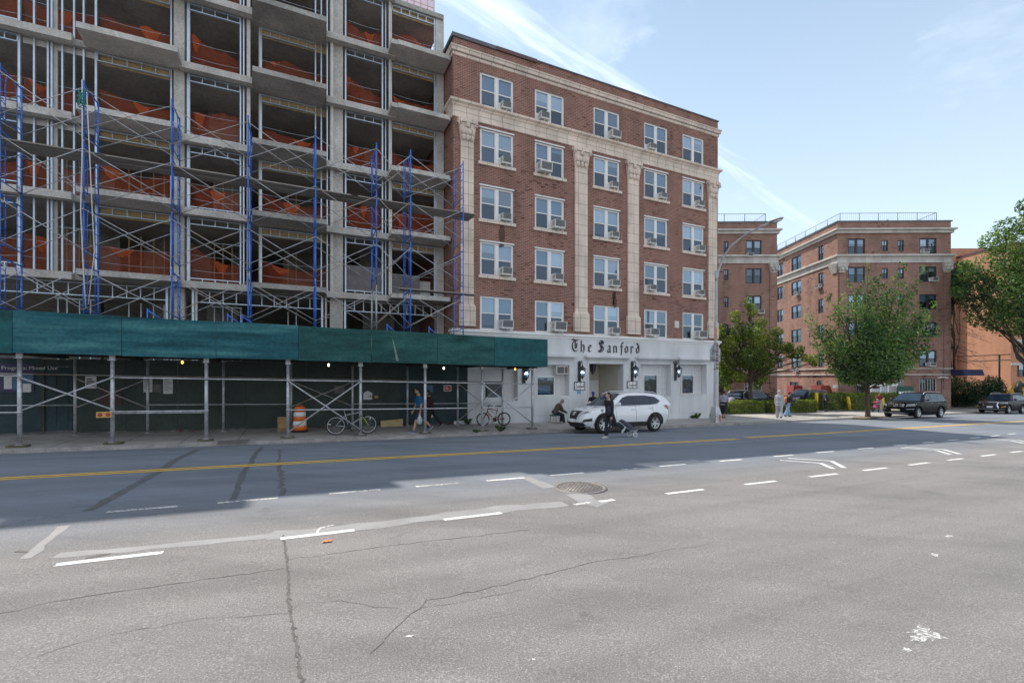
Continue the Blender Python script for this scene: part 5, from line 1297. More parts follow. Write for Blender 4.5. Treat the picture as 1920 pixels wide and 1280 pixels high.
for c, yy in ((0.45, 0), (RX1-.45, 0), (LX1-.45, 0)):
    m = MB(); z1 = zf(493)-.005; m.hexa([(c-.3,-.12,z1-1.0),(c+.3,-.12,z1-1.0),(c+.3,-.005,z1-1.0),(c-.3,-.005,z1-1.0),(c-.5,-.4,z1),(c+.5,-.4,z1),(c+.5,-.005,z1),(c-.5,-.005,z1)])
    for q in range(4): m.ball((c-.3+.2*q, -.28, z1-.35-.3*(q%2)), .16, .12, .2, 7, 5)
    obj('capital', m, T['terra_far'], fb)
    m = MB(); m.box(c-.32, c+.32, -.09, -.004, GB+3.0, z1-1.002); obj('pilaster', m, T['brick_far'], fb)
m = MB(); z1 = zf(493)-.005; m.hexa([(-.12,.15,z1-1.0),(-.004,.15,z1-1.0),(-.004,.75,z1-1.0),(-.12,.75,z1-1.0),(-.4,0,z1),(-.004,0,z1),(-.004,1,z1),(-.4,1,z1)]); obj('capital', m, T['terra_far'], fb)
# windows
for i, (a, b, za, zb, kind, yy, r) in enumerate(spec):
    q = random.Random(i*7+3); W, H = b-a-.01, zb-za-.01
    bl = [q.choice((0,.3,.45,.48,.5)), q.choice((0,.3,.45,.5))]
    if kind == 2: o = make_window('window', W, H, T['trim_dark'], fb, bl, .2, .1)
    else: o = make_window('window', W, H, T['trim_dark'], fb, bl, .02, .08)
    o.location = ((a+b)/2, 0, za+.005)
    if r == 5:
        m = MB()
        for k in range(7): m.box(-W/2+W*k/6-.012, -W/2+W*k/6+.012, -.03, -.01, 0, H)
        obj('bars', m, T['trim_w'], o)
for i, (ya, yb, za, zb, kind, r) in enumerate(sspec):
    q = random.Random(i*5+2); bl = [q.choice((0,.3,.5)), q.choice((0,.3,.45))]
    o = make_window('window', yb-ya-.01, zb-za-.01, T['trim_dark'], fb, bl, .2 if kind == 2 else .02, .1)
    o.rotation_euler = (0,0,R(-90)); o.location = (0, (ya+yb)/2, za+.005)
# roof railing
def railing(pts, n, h=1.05):
    m = MB()
    for (p, q) in zip(pts, pts[1:]):
        p = Vector(p); q = Vector(q); L = (q-p).length; k = max(2, int(L/2.0))
        for i in range(k+1): m.tube(p.lerp(q, i/k), p.lerp(q, i/k)+Vector((0,0,h)), .035, 5)
        for hh in (.15, h): m.tube(p+Vector((0,0,hh)), q+Vector((0,0,hh)), .025, 5)
        kk = int(L/.2)
        for i in range(kk): m.tube(p.lerp(q, i/kk)+Vector((0,0,.15)), p.lerp(q, i/kk)+Vector((0,0,h)), .008, 3)
    obj(n, m, T['coping'], fb)
z = FR-.1
railing([(.8,17,z),(.8,.8,z),(RX1-.8,.8,z),(RX1-.8,9,z)], 'roof_railing', 1.3); railing([(LX0,.8,z),(LX1-.8,.8,z),(LX1-.8,5.8,z)], 'roof_railing', 1.3)
obj('vent_pipe', MB().tube((fx_(1664,5),5,FR-.3),(fx_(1664,5),5,FR+1.9),.09,8), T['coping_red'], fb)
def far_ac(u, v, label, side=False):
    p = floc(u, v, 0) if not side else fside(u, v, 0)
    wpt = FM @ p+Vector((FB0.x, FB0.y, 0))
    make_ac(label, wpt.x, wpt.y, wpt.z, RZF if not side else RZF-R(90), 1.15)
far_ac(1405, 482, 'window air conditioner in the top pair window of the left wing of the court building'); far_ac(1425, 588, 'window air conditioner above the crown of the left tree')
far_ac(1732.5, 475, 'window air conditioner in the top right window of the court building'); far_ac(1749, 528, 'window air conditioner on slanted white brackets below the top right capital'); far_ac(1745, 687, 'window air conditioner above the black car in the lowest right window')
far_ac(1496, 554, 'window air conditioner low in a pair window of the sunny court wall', True); far_ac(1537, 540, 'window air conditioner casting a slanted shadow on the sunny court wall', True); far_ac(1495, 697, 'window air conditioner in the lowest court wall window', True)
def fthing(name, m, mat, label, cat, group=None):
    o = obj(name, m, mat); o.location = (FB0.x, FB0.y, 0); o.rotation_euler = (0,0,RZF); return tag(o, label, cat, group)
def fboard(name, u0, v0, u1, v1, mat, label, cat, th=.06, yl=0):
    a, b = floc(u0, v1, yl), floc(u1, v0, yl); return fthing(name, MB().box(a.x, b.x, yl-th, yl-.005, a.z, b.z), mat, label, cat), a, b
T['red_box'] = M('dull red panel', (.30,.06,.045), .7)
for (u0, v0, u1, v1, lb) in ((1475,722,1490,741,'dull red enclosure with a white paper beside the court entrance door'), (1521,722,1541,741,'dull red enclosure below a small barred court window')):
    a, b = fside(u1-2, v1, -1.0), fside(u0, v0, -1.0)
    o = fthing('enclosure', MB().box(-1.0, -.05, min(a.y,b.y), max(a.y,b.y), GB, max(a.z,b.z)), T['red_box'], lb, 'enclosure')
    if u0 < 1500:
        y = lerp(a.y, b.y, .3); m = MB(); m.box(-1.012, -1.001, y-.5, y+.5, -.6, .15); obj('paper', m, T['paper'], o)
o, a, b = fboard('number_sign', 1445, 721.5, 1453, 728, T['white'], 'white sign with number 22 on the left wing of the court building', 'sign'); text('22', a.x+.08, -.066, a.z+.08, .26, T['blue'], o)
fboard('notice', 1562, 721, 1569.5, 727, T['blind'], 'pale notice on the brick corner left of the maple trunk', 'notice'); fboard('notice', 1570, 721, 1576, 729, T['card'], 'tan notice beside a pale one on the brick corner', 'notice')
G_sign = M('dark green sign', (.02,.09,.06), .6)
a, b = floc(1682, 741, -2.5), floc(1712, 724, -2.5)
o = fthing('dental_sign', MB().box(a.x, b.x, -2.58, -2.5, a.z, b.z), G_sign, 'dark green sign with white lettering reading Sanford Dental PC', 'sign')
text('Sanford Dental PC', a.x+.08, -2.585, lerp(a.z,b.z,.6), .185, T['white'], o, align='LEFT'); m = MB()
for k in range(5): m.box(lerp(a.x,b.x,.06+.19*k), lerp(a.x,b.x,.19+.19*k), -2.59, -2.582, lerp(a.z,b.z,.22), lerp(a.z,b.z,.44))
obj('photo', m, T['blind'], o); m = MB(); m.box(a.x+.1,a.x+.18,-2.57,-2.51,GB,a.z-.002); m.box(b.x-.18,b.x-.1,-2.57,-2.51,GB,a.z-.002); obj('leg', m, T['trim_dark'], o)
# white entrance porch
a, b = floc(1632, 745, -2.2), floc(1682, 719, -2.2)
po = fthing('entrance_porch', MB().box(a.x, b.x, -2.3, -.02, b.z-.25, b.z), T['white'], 'white entrance porch with barred glazing behind the maple trunk', 'porch')
m = MB()
for x in (a.x, lerp(a.x,b.x,.35), lerp(a.x,b.x,.62), b.x-.15): m.box(x, x+.15, -2.25, -2.1, GB, b.z-.252)
obj('post', m, T['white'], po); m = MB(); m.box(a.x+.16, lerp(a.x,b.x,.35)-.01, -2.2, -2.15, GB+.2, b.z-.5); m.box(lerp(a.x,b.x,.38), lerp(a.x,b.x,.61), -2.2, -2.15, GB+.2, b.z-.3); obj('panel', m, M('pale porch panel', (.5,.52,.56), .6), po)
m = MB()
for k in range(8): x = lerp(a.x,b.x,.66+.04*k); m.box(x-.02,x+.02,-2.2,-2.16,GB+.4,b.z-.3)
obj('bars', m, T['white'], po)
# blue awning at the right corner
a, b = floc(1781, 704, 0), floc(1804, 693, 0)
o = fthing('awning', MB().hexa([(RX1-.1,-1.6,a.z),(RX1+1.9,-1.6,a.z),(RX1+1.9,-.05,a.z),(RX1-.1,-.05,a.z),(RX1-.1,-1.4,b.z),(RX1+1.9,-1.4,b.z),(RX1+1.9,-.05,b.z),(RX1-.1,-.05,b.z)]), M('navy awning', (.02,.025,.08), .7), 'navy blue awning at the right corner of the court building', 'awning')
fboard('sign_board', 1768, 694, 1777, 703, T['plate'], 'pale grey square sign beside the navy awning', 'sign', .1)
t = thing('security_light', 'white twin head security light on the brick corner under the stone band', 'light', FM @ Vector((RX1-1.0,-.1,fz_(1775,706,0)))+Vector((FB0.x,FB0.y,0)), RZF)
m = MB(); m.beam((-.05,0,-.05),(-.6,-.25,-.12),.22,.1); m.beam((.05,0,-.05),(.4,-.25,-.12),.22,.1); obj('head', m, T['white'], t); obj('conduit', MB().tube((0,.03,0),(0,.03,-2.6),.03,6), T['coping'], t)
# ------------------------------------------------------------------ orange brick building to the right
RZO = -PSI
OB = cam_w(62.2, 58.0); ob = thing('orange_brick_building', 'sunlit orange brick building with a blank side wall at the far right', 'building', (OB.x, OB.y, 0), RZO)
OH = 2+(707-466)/872*60
m = MB(); m.quad((0,0,-3),(0,10,-3),(0,10,OH),(0,0,OH)); m.quad((0,0,-3),(16,0,-3),(16,0,OH),(0,0,OH)); m.quad((0,10,-3),(16,10,-3),(16,10,OH),(0,10,OH)); m.quad((0,0,OH-.2),(16,0,OH-.2),(16,10,OH-.2),(0,10,OH-.2)); m.quad((16,0,-3),(16,10,-3),(16,10,OH),(16,0,OH))
obj('wall', m, T['brick_orange'], ob, recalc=False)
m = MB(); m.box(-.12,16.1,-.12,10.1,OH+.003,OH+.25); obj('coping', m, T['coping_red'], ob)
for k in range(3): obj('floor_band', MB().box(.002,16,-.1,-.005,.6+2.9*k,.9+2.9*k), T['terra_far'], ob)
for i in range(2):
    for k in range(5):
        o = make_window('window', 1.5, 1.6, T['trim_dark'], ob, [.4,.2], .12, .08); o.location = (1.6+3.2*i, -.14, -.9+3*k)
m = MB()
for z in (4.2,4.9): m.tube((-.03,0,z),(-.03,10,z),.02,4)
obj('cable', m, T['black'], ob)
ob2 = cam_w(70, 72)
o = wthing('brick_block', MB().obox((ob2.x,ob2.y,8), 18,14,24, Matrix.Rotation(RZO,3,'Z')), T['brick_orange'], 'further pale red brick building seen above the orange wall', 'building')

# ================================================================== foliage
def leaves(name, clumps, n, size, mat, parent=None, off=(0,0,0), seed=1, flat=.5, shell=.55):
    """leaf-sized faces spread through the clump volumes; tone varies by clump and by leaf"""
    r = random.Random(seed); vs = []; fs = []; tone = []
    vol = [c[3]*c[4]*c[5] for c in clumps]; tot = sum(v**.62 for v in vol)
    for (cx,cy,cz,rx,ry,rz), v in zip(clumps, vol):
        k = max(8, int(n*v**.62/tot)); ct = r.uniform(-.34,.34)
        for _ in range(k):
            th = r.uniform(0, 6.2832); cu = r.uniform(-1,1); su = math.sqrt(1-cu*cu); q = r.uniform(shell,1.06)**.6 if r.random() < .8 else r.uniform(.2,.9)
            d = Vector((su*math.cos(th), su*math.sin(th), cu)); p = Vector((cx+d.x*rx*q, cy+d.y*ry*q, cz+d.z*rz*q))
            nn = (d*.6+Vector((r.gauss(0,.55), r.gauss(0,.55), r.gauss(.35,.5)))).normalized()
            a = nn.orthogonal().normalized(); b = nn.cross(a); w = r.uniform(0, 6.28); a, b = a*math.cos(w)+b*math.sin(w), b*math.cos(w)-a*math.sin(w)
            s = size*r.uniform(.6,1.35); bs = len(vs)
            e = nn*s*r.uniform(-.15,.25)
            vs += [tuple(p-a*s), tuple(p-b*s*flat+e*.4), tuple(p+a*s+e), tuple(p+b*s*flat+e*.4)]; fs.append((bs,bs+1,bs+2,bs+3)); tone.append(min(1,max(0,.5+ct+r.gauss(0,.2))))
    me = bpy.data.meshes.new(name); me.from_pydata([(x-off[0],y-off[1],z-off[2]) for x,y,z in vs], [], fs); me.update()
    at = me.attributes.new('tone', 'FLOAT', 'FACE'); at.data.foreach_set('value', tone)
    o = bpy.data.objects.new(name, me); me.materials.append(mat); link(o)
    if parent is not None: o.parent = parent
    return o
T['leaf_maple'] = leaf_mat('maple leaves', (.02,.055,.027), (.075,.145,.06), (.21,.30,.115), trans=.5)
T['leaf_yel'] = leaf_mat('yellowish leaves', (.045,.075,.02), (.12,.16,.036), (.28,.31,.075), trans=.5)
T['leaf_dark'] = leaf_mat('dark evergreen', (.008,.022,.012), (.018,.042,.02), (.04,.075,.03), trans=.15)
T['leaf_mid'] = leaf_mat('green leaves', (.022,.055,.026), (.07,.13,.05), (.17,.245,.085), trans=.5)
T['leaf_hedge'] = leaf_mat('hedge leaves', (.045,.075,.014), (.15,.20,.03), (.30,.34,.06), trans=.3)
def limb_path(p, q, r0, r1, r, n=5, sag=.1):
    p = Vector(p); q = Vector(q); L = (q-p).length
    pts = [p.lerp(q, i/n)+Vector((r.gauss(0,.03)*L, r.gauss(0,.03)*L, 0))*(1 if 0 < i < n else 0) for i in range(n+1)]
    return pts, [lerp(r0, r1, i/n) for i in range(n+1)]
def tree(name, label, base, clumps, fork, r0, mat, n, size, seed, limbs=None, group=None):
    """clumps in local coordinates (base = origin); limbs run from the fork to the clump hearts"""
    r = random.Random(seed); t = thing(name, label, 'tree', base, 0, group)
    m = MB(); m.path([(0,0,-.1),(.02,0,.15),(0,.03,fork*.5),(.04,0,fork)], [r0*1.5, r0*1.05, r0*.9, r0*.8], 9)
    top = max(c[2] for c in clumps)
    m.path([(.04,0,fork-.05),(.05,.1,lerp(fork,top,.45)),(0,0,top)], [r0*.75,r0*.45,.02], 7)
    for c in (limbs or clumps):
        z0 = fork+r.uniform(0,.35)*max(.1,(c[2]-fork))
        pts, rd = limb_path((.04,0,z0), (c[0]*.95,c[1]*.95,c[2]), r0*.42, .012, r); m.path(pts, rd, 6)
        for _ in range(3):
            e = (c[0]+r.uniform(-.8,.8)*c[3], c[1]+r.uniform(-.8,.8)*c[4], c[2]+r.uniform(-.3,.9)*c[5]); p2, rd2 = limb_path(pts[3], e, r0*.13, .006, r, 4); m.path(p2, rd2, 4)
    obj('trunk', m, T['bark'], t)
    leaves('crown', clumps, n, size, mat, t, seed=seed+5)
    return t
# street maple by the kerb
b = ground(1627, 782, lambda x, y: zwalk(x)); Zm = b.x*SP+b.y*CP
def tr_cl(b, lst, Zc):      # crown clumps given in picture offsets (right px, up px, radius px, depth m) -> local metres around the trunk
    out = []
    s = Zc/F
    for du, dv, ru, rv, dd in lst:
        c = cam_w(du*s, dd); out.append((c.x, c.y, dv*s, ru*s, ru*s*.9, rv*s))
    return out
TIPS = [(-77,226),(-105,186),(-103,157),(-48,246),(-25,238),(5,284),(20,262),(63,284),(87,272),(79,228),(116,212),(122,182),(118,160),(98,128),(87,97),(52,78),(-32,70),(-74,86),(-87,116),(-95,139),(-62,200),(42,250),(100,190),(-10,215),(50,215)]
lst = []; q_ = random.Random(17)
for k, (du, dv) in enumerate(TIPS):
    d0 = q_.uniform(-1.3, 1.3); s0 = (du*.2, 78+.22*(dv-78))
    for i in range(7):
        f = i/6; rr = lerp(25, 8, f**.8)*q_.uniform(.85,1.15)
        lst.append((lerp(s0[0],du,f)+q_.uniform(-4,4), lerp(s0[1],dv,f)+q_.uniform(-4,4)*(1-f), rr*(.8 if dv > 200 else 1.15), rr*(1.35 if dv > 150 else .75), d0*(1-.4*f)))
lst += [(0,115,44,36,0),(-30,130,32,30,.8),(38,128,34,30,.8),(10,100,46,26,-1.2),(-20,150,26,30,-1.0),(40,160,26,30,-.6),(0,205,22,30,.2),(40,212,22,28,-.2),(68,232,14,26,.1),(-32,208,20,28,.3),(84,192,13,22,-.4),(-62,178,13,22,.2),(14,238,14,26,0),(60,175,28,28,.5),(-78,150,14,16,-.3),(95,155,13,16,.3)]
mp_ = tr_cl(b, lst, Zm)
tree('maple_tree', 'tall green maple tree growing at the kerb left of the black car', b, mp_, 1.9, .15, T['leaf_maple'], 27000, .09, 31, limbs=[c for i, c in enumerate(mp_) if i%7 == 5 and i < 175])
tp = thing('tree_pit', 'dry leaf litter in the tree pit around the maple trunk', 'tree pit', (b.x, b.y, b.z)); m = MB(); m.sheet(10, 6, lambda u, v: ((u-.5)*3.2, (v-.5)*1.1, .006+.05*math.sin(u*3.14)*math.sin(v*3.14)*(1+.3*math.sin(u*31+v*17)))); obj('soil', m, M('leaf litter', (.17,.13,.085), .95, var=.45, scale=6, fine=30), tp, recalc=False)
# yellowish tree behind the clipped hedge
b2 = Vector((x_at(1407, 24.9), 24.9, 0)); b2.z = zwalk(b2.x); Z2 = b2.x*SP+b2.y*CP
yl = tr_cl(b2, [(x, y, r*.78, q*.78, d) for x, y, r, q, d in [(-15,150,28,24,0),(-40,125,26,26,.3),(8,140,30,26,-.4),(38,132,26,20,.2),(62,120,26,16,0),(88,108,22,13,.3),(108,100,16,10,0),(20,110,32,26,.6),(-8,100,34,28,-.7),(-38,85,22,24,.4),(-50,60,13,20,0),(48,100,24,14,.7),(28,85,22,20,0),(5,190,14,18,.2),(-28,178,14,16,0),(-52,150,12,20,.1),(52,150,16,12,.2),(25,168,16,14,.4),(-20,65,24,16,.3),(22,62,18,14,.2)]]+[(-47,95,10,26,.2),(-40,60,9,22,.3),(15,60,12,20,.2),(-5,205,8,12,0),(120,92,9,8,0),(75,120,9,8,.3),(95,118,8,7,0),(-58,135,9,14,0),(-60,105,7,22,.1)], Z2)
tree('yellowing_tree', 'yellowish green spreading tree behind the clipped hedge beside the lamp post', b2, yl, 2.3, .2, T['leaf_yel'], 12500, .09, 44)
b4 = cam_w(20.6, 45.5); b4.z = zwalk(b4.x); 
tree('dark_tree', 'dark green weeping tree against the left wing wall behind the yellowish tree', b4, tr_cl(b4, [(0,120,26,34,0),(-10,90,26,40,.3),(14,75,22,34,0),(30,120,20,30,.2),(-12,55,20,30,0),(45,90,16,26,0),(62,140,14,18,.4),(70,95,16,24,.3)], 45.5), 2.5, .2, T['leaf_dark'], 6500, .12, 52)
# big trees at the right
b3 = cam_w(50.5, 45.0); b3.z = zwalk(b3.x)
rt = [(-60,270,52,38,0),(-95,240,36,32,1),(-15,300,56,42,0),(-50,215,60,36,-1),(-5,240,66,46,1),(-85,180,36,26,0),(-30,170,52,30,0),(-110,205,20,18,.5),(-120,260,22,16,0),(-70,320,28,22,0),(-40,345,24,22,.5),(0,355,30,24,0),(-135,225,13,12,.3),(30,200,56,50,0),(40,280,56,50,0),(-130,275,12,10,0),(-12,385,18,18,0)]
tree('spreading_tree', 'big light green tree leaning into the picture at the right edge', b3, tr_cl(b3, rt, 45), 3.2, .32, T['leaf_mid'], 17000, .15, 63)
b5 = cam_w(54.2, 57.0); b5.z = zwalk(b5.x)
tree('dark_tree', 'dark conifer rising along the shaded right side of the court building', b5, tr_cl(b5, [(-20,190,16,30,0),(-14,235,18,26,0),(-2,215,20,26,0),(-20,150,12,36,0),(-16,110,10,30,0),(5,255,14,16,0),(18,225,16,18,0),(-24,262,8,10,0)], 57), 3.5, .2, T['leaf_dark'], 6000, .14, 71)
m = MB(); q = random.Random(5)
brn = thing('bare_branches', 'thin bare hanging branches in front of the orange wall', 'branches', cam_w(52.5, 55, 7))
for k in range(10):
    x, z = -.6+q.uniform(-.3,.3), 2.2-k*.55; pts = [(x,0,z)]
    for j in range(6): pts.append((pts[-1][0]+q.uniform(.5,.95), q.uniform(-.2,.2), pts[-1][2]-q.uniform(.1,.45)))
    m.path(pts, [.035-.005*i for i in range(7)], 4)
    for j in range(1,6):
        for s in (-1,1): m.path([pts[j], (pts[j][0]+q.uniform(.3,.9), q.uniform(-.4,.4), pts[j][2]+s*q.uniform(.05,.4))], [.014,.004], 4)
mm = [( (p[0]*CP, -p[0]*SP+p[1], p[2]) ) for p in m.v]; m.v = mm
obj('twig', m, T['bark'], brn)
# hedges
def hedge(x0, x1, y0, y1, h, label, n, size=.05, mat='leaf_hedge', seed=3, name='clipped_hedge', cat='hedge'):
    c = Vector(((x0+x1)/2, (y0+y1)/2, 0)); c.z = zwalk(c.x); t = thing(name, label, cat, c)
    m = MB(); m.box(x0-c.x+.06, x1-c.x-.06, y0-c.y+.06, y1-c.y-.06, -.2, h-.08); obj('branches', m, T['bark'], t)
    r = random.Random(seed); vs = []; fs = []; tone = []
    L, Wd = x1-x0, y1-y0
    for _ in range(n):
        f = r.random(); A = [L*h, L*h*.3, L*Wd, Wd*h, Wd*h]; s = sum(A); f *= s
        if f < A[0]: p = (r.uniform(0,L), r.gauss(0,.03), r.uniform(0,h)); nn = (0,-1,.3)
        elif f < A[0]+A[1]: p = (r.uniform(0,L), Wd+r.gauss(0,.03), r.uniform(0,h)); nn = (0,1,.3)
        elif f < A[0]+A[1]+A[2]: p = (r.uniform(0,L), r.uniform(0,Wd), h+r.gauss(0,.03)); nn = (0,0,1)
        elif f < s-A[4]: p = (r.gauss(0,.03), r.uniform(0,Wd), r.uniform(0,h)); nn = (-1,0,.3)
        else: p = (L+r.gauss(0,.03), r.uniform(0,Wd), r.uniform(0,h)); nn = (1,0,.3)
        p = Vector(p)+Vector((x0-c.x, y0-c.y, .0)); nn = (Vector(nn)+Vector((r.gauss(0,.5),r.gauss(0,.5),r.gauss(0,.5)))).normalized()
        p += Vector((0,0,.05*math.sin(p.x*2.1)+.04*math.sin(p.x*5.3))) if p.z > h*.8 else Vector((0,.05*math.sin(p.x*3+p.z*4),0))
        a = nn.orthogonal().normalized(); b = nn.cross(a); w_ = r.uniform(0,6.28); a, b = a*math.cos(w_)+b*math.sin(w_), b*math.cos(w_)-a*math.sin(w_); ss = size*r.uniform(.6,1.4); bs = len(vs)
        vs += [tuple(p-a*ss), tuple(p-b*ss*.55), tuple(p+a*ss), tuple(p+b*ss*.55)]; fs.append((bs,bs+1,bs+2,bs+3)); tone.append(min(1,max(0,.5+r.gauss(0,.22)+.2*math.sin(p.x*3.1+p.z*2)*math.sin(p.x*1.3))))
    me = bpy.data.meshes.new('foliage'); me.from_pydata(vs, [], fs); at = me.attributes.new('tone','FLOAT','FACE'); at.data.foreach_set('value', tone); me.materials.append(T[mat])
    o = link(bpy.data.objects.new('foliage', me)); o.parent = t
    return t
hedge(x_at(1346,23.2), x_at(1434,23.2), 23.2, 24.1, .86, 'left clipped boxy hedge behind the lamp post', 6500)
hedge(x_at(1447,23.2), x_at(1533,23.2), 23.2, 24.1, .9, 'right clipped boxy hedge behind the person in grey', 6500, seed=8)
hedge(42.4, 47.3, 25.0, 26.4, 1.45, 'tall sunlit hedge left of the maple trunk', 6500, .06, seed=11); hedge(47.4, 56.5, 25.3, 26.7, 1.5, 'tall sunlit hedge behind the black car', 7500, .06, seed=12)
m = MB(); q = random.Random(2); lx = x_at(1610, 24.3)
o = leaves('ground_cover', [(lx+i*.7, 24.4, zwalk(lx)+.1, .6,.35,.16) for i in range(5)], 900, .05, T['leaf_hedge'], seed=9); tag(o, 'bright low grass in front of the tall hedge', 'grass', kind='stuff')
def shrub(xc, zc, h, rr, label, seed):
    c = cam_w(xc, zc); c.z = zwalk(c.x); t = thing('dark_shrub', label, 'shrub', c)
    m = MB()
    for k in range(5): m.path([(0,0,0),(rr*.5*math.cos(k*1.3),rr*.5*math.sin(k*1.3),h*.6)], [.05,.01], 5)
    obj('stem', m, T['bark'], t); r = random.Random(seed)
    leaves('crown', [(r.uniform(-.7,.7)*rr, r.uniform(-.7,.7)*rr, h*r.uniform(.35,.85), rr*.5, rr*.5, h*.3) for _ in range(9)], 3200, .1, T['leaf_dark'], t, seed=seed)
shrub(51.2, 53.5, 3.1, 2.0, 'dark evergreen shrub at the foot of the shaded building side', 5); shrub(54.6, 54, 3.6, 1.9, 'taller dark evergreen shrub in front of the orange wall', 6); shrub(57, 55, 2.9, 1.3, 'rightmost dark shrub beside a thin black pole', 7)
wthing('thin_pole', MB().tube(cam_w(56.6,54,-1.5), cam_w(56.6,54,4.6), .09, 6), T['black'], 'thin dark pole standing beside the dark shrubs', 'pole')
fa, fbp = Vector((x_at(1764,26.2),26.2,0)), Vector((x_at(1858,27.2),27.2,0))
fe = thing('iron_fence', 'dark green iron fence overgrown with ivy behind the parked cars', 'fence', (fa.x, fa.y, zwalk(fa.x)))
m = MB(); n = 60
for i in range(n+1): p = fa.lerp(fbp, i/n); z = zwalk(p.x); m.tube((p.x,p.y,z),(p.x,p.y,z+1.55),.018,4)
for h in (.2,1.5): m.tube((fa.x,fa.y,zwalk(fa.x)+h),(fbp.x,fbp.y,zwalk(fbp.x)+h),.025,4)
wobj('railing', m, T['trim_dark'], fe)
leaves('ivy', [(lerp(fa.x,fbp.x,(i+.5)/24), lerp(fa.y,fbp.y,(i+.5)/24)+.15, zwalk(lerp(fa.x,fbp.x,i/24))+.75, .6,.22,.8) for i in range(24)], 7000, .1, T['leaf_dark'], fe, off=fe.location, seed=77)
T['bol'] = M('yellow guard paint', (.75,.48,.02), .5)
p = Vector((x_at(1591,24.6),24.6,0)); p.z = zwalk(p.x); t = thing('bent_bollard', 'bent yellow steel guard in front of the tall hedge', 'bollard', p)
obj('post', MB().path([(.12,0,0),(.08,0,.5),(-.1,0,1.2)], [.13,.13,.12], 10), T['bol'], t); obj('brace', MB().path([(.2,.05,0),(.22,.05,.6),(.12,.05,1.0)], [.1,.1,.09], 8), T['bol'], t)
p = Vector((x_at(1531,25.4),25.4,0)); p.z = zwalk(p.x); wthing('bollard', MB().tube(p, p+Vector((0,0,1.55)), .13, 10), T['bol'], 'yellow bollard top showing over the right clipped hedge', 'bollard')
p = Vector((x_at(1655,23.6),23.6,0)); p.z = zwalk(p.x); wthing('bollard', MB().tube(p, p+Vector((0,0,1.15)), .12, 10), T['bol'], 'yellow bollard behind the person in the maroon shirt', 'bollard')

# ================================================================== street lamp with the back of a sign
lb = Vector((x_at(1341.5, 18.2), 18.2, 0)); lb.z = zwalk(lb.x)
sl_ = thing('street_lamp', 'tall galvanised street lamp with curved arm at the corner of the white ground floor', 'street lamp', lb)
topz = 7.85-lb.z
m = MB(); m.lathe([(.105,0.9),(.1,2.2),(.085,5.0),(.07,topz)], (0,0,0), 8, smooth=False); m.v = [(x+z*.035*.9*0.25, y, z) for x, y, z in m.v]; T['lamp_grey'] = M('weathered lamp pole', (.44,.45,.47), .55, metal=.1, var=.2, scale=3); obj('pole', m, T['lamp_grey'], sl_)
m = MB(); m.hexa([(-.24,-.24,-.02),(.24,-.24,-.02),(.24,.24,-.02),(-.24,.24,-.02),(-.22,-.22,.42),(.22,-.22,.42),(.22,.22,.42),(-.22,.22,.42)]); m.hexa([(-.22,-.22,.421),(.22,-.22,.421),(.22,.22,.421),(-.22,.22,.421),(-.13,-.13,.85),(.13,-.13,.85),(.13,.13,.85),(-.13,.13,.85)]); bs_ = obj('base', m, T['steel'], sl_)
obj('orange_mark', MB().box(.03,.17,-.255,-.243,.0,.4), M('faded orange paint', (.5,.17,.1), .7, var=.4, scale=8), bs_)
ox = topz*.035*.9*.25
m = MB(); P0 = Vector((ox+.05,-.02,topz-.5)); P3 = Vector((ox+.2,-3.1,topz+1.75)); m.path([(ox+.05,0,topz-.55),(ox+.06,-.05,topz-.1),(ox+.08,-.3,topz+.55),(ox+.1,-.85,topz+1.15),(ox+.14,-1.6,topz+1.5),(ox+.18,-2.5,topz+1.7),(ox+.2,-3.0,topz+1.76)], [.062,.062,.058,.055,.052,.05,.048], 8)
m.lathe([(.085,-.55),(.085,-.1)], (ox,0,topz), 8); obj('arm', m, T['lamp_grey'], sl_)
hd_ = MB(); hd_.ball((ox+.21,-3.3,topz+1.8), .15,.42,.09, 12, 8); hh = obj('lamp_head', hd_, M('grey lamp head', (.30,.31,.33), .5, metal=.1), sl_)
obj('lens', MB().ball((ox+.21,-3.4,topz+1.735), .11,.24,.06, 10, 6), T['blind'], hh)
# bands and plates on the pole
m = MB()
for z in (2.9,3.4,3.9,4.3): m.path([(ox*z/topz-.0,0,z),(ox*z/topz,0,z+.035)], .115, 8)
for k in range(8): m.box(-.06+ox*.4,.06+ox*.4,-.112,-.09,2.95+k*.17,3.06+k*.17)
obj('strap', m, M('rusty strap', (.2,.12,.08), .7, metal=.4, var=.5, scale=9), sl_)
sg2 = lb+Vector((.02,.14,0))
t = thing('traffic_sign', 'grey back of a pentagon shaped road sign with a plate below on the street lamp', 'sign', (lb.x+ox*.4, lb.y-.02, 0))
za, zb = z_at(1349, 667, 18.2), z_at(1349, 645, 18.2); zp0, zp1 = z_at(1349, 678, 18.2), z_at(1349, 667.6, 18.2)
hw = .40
m = MB(); m.prism([(-hw,za),(hw,za),(hw,lerp(za,zb,.55)),(.0,zb+.12),(-hw,lerp(za,zb,.55))], lambda a, b, d: (a+.12, d+.16, b), 0, .012); obj('shield', m, M('grey sign back', (.40,.42,.45), .5, metal=.1), t)
m = MB(); m.box(.12-hw,.12+hw,.16,.172,zp0,zp1); obj('plate', m, M('dull grey plate', (.36,.37,.39), .5, metal=.3), t)
t = thing('orange_marker', 'narrow orange marker strip tied to the street lamp above the sign', 'marker', (lb.x, lb.y-.1, 0)); m = MB(); m.box(-.13,-.04,-.03,-.015,z_at(1347,637,18.2),z_at(1347,615,18.2)); obj('strip', m, T['orange'], t)
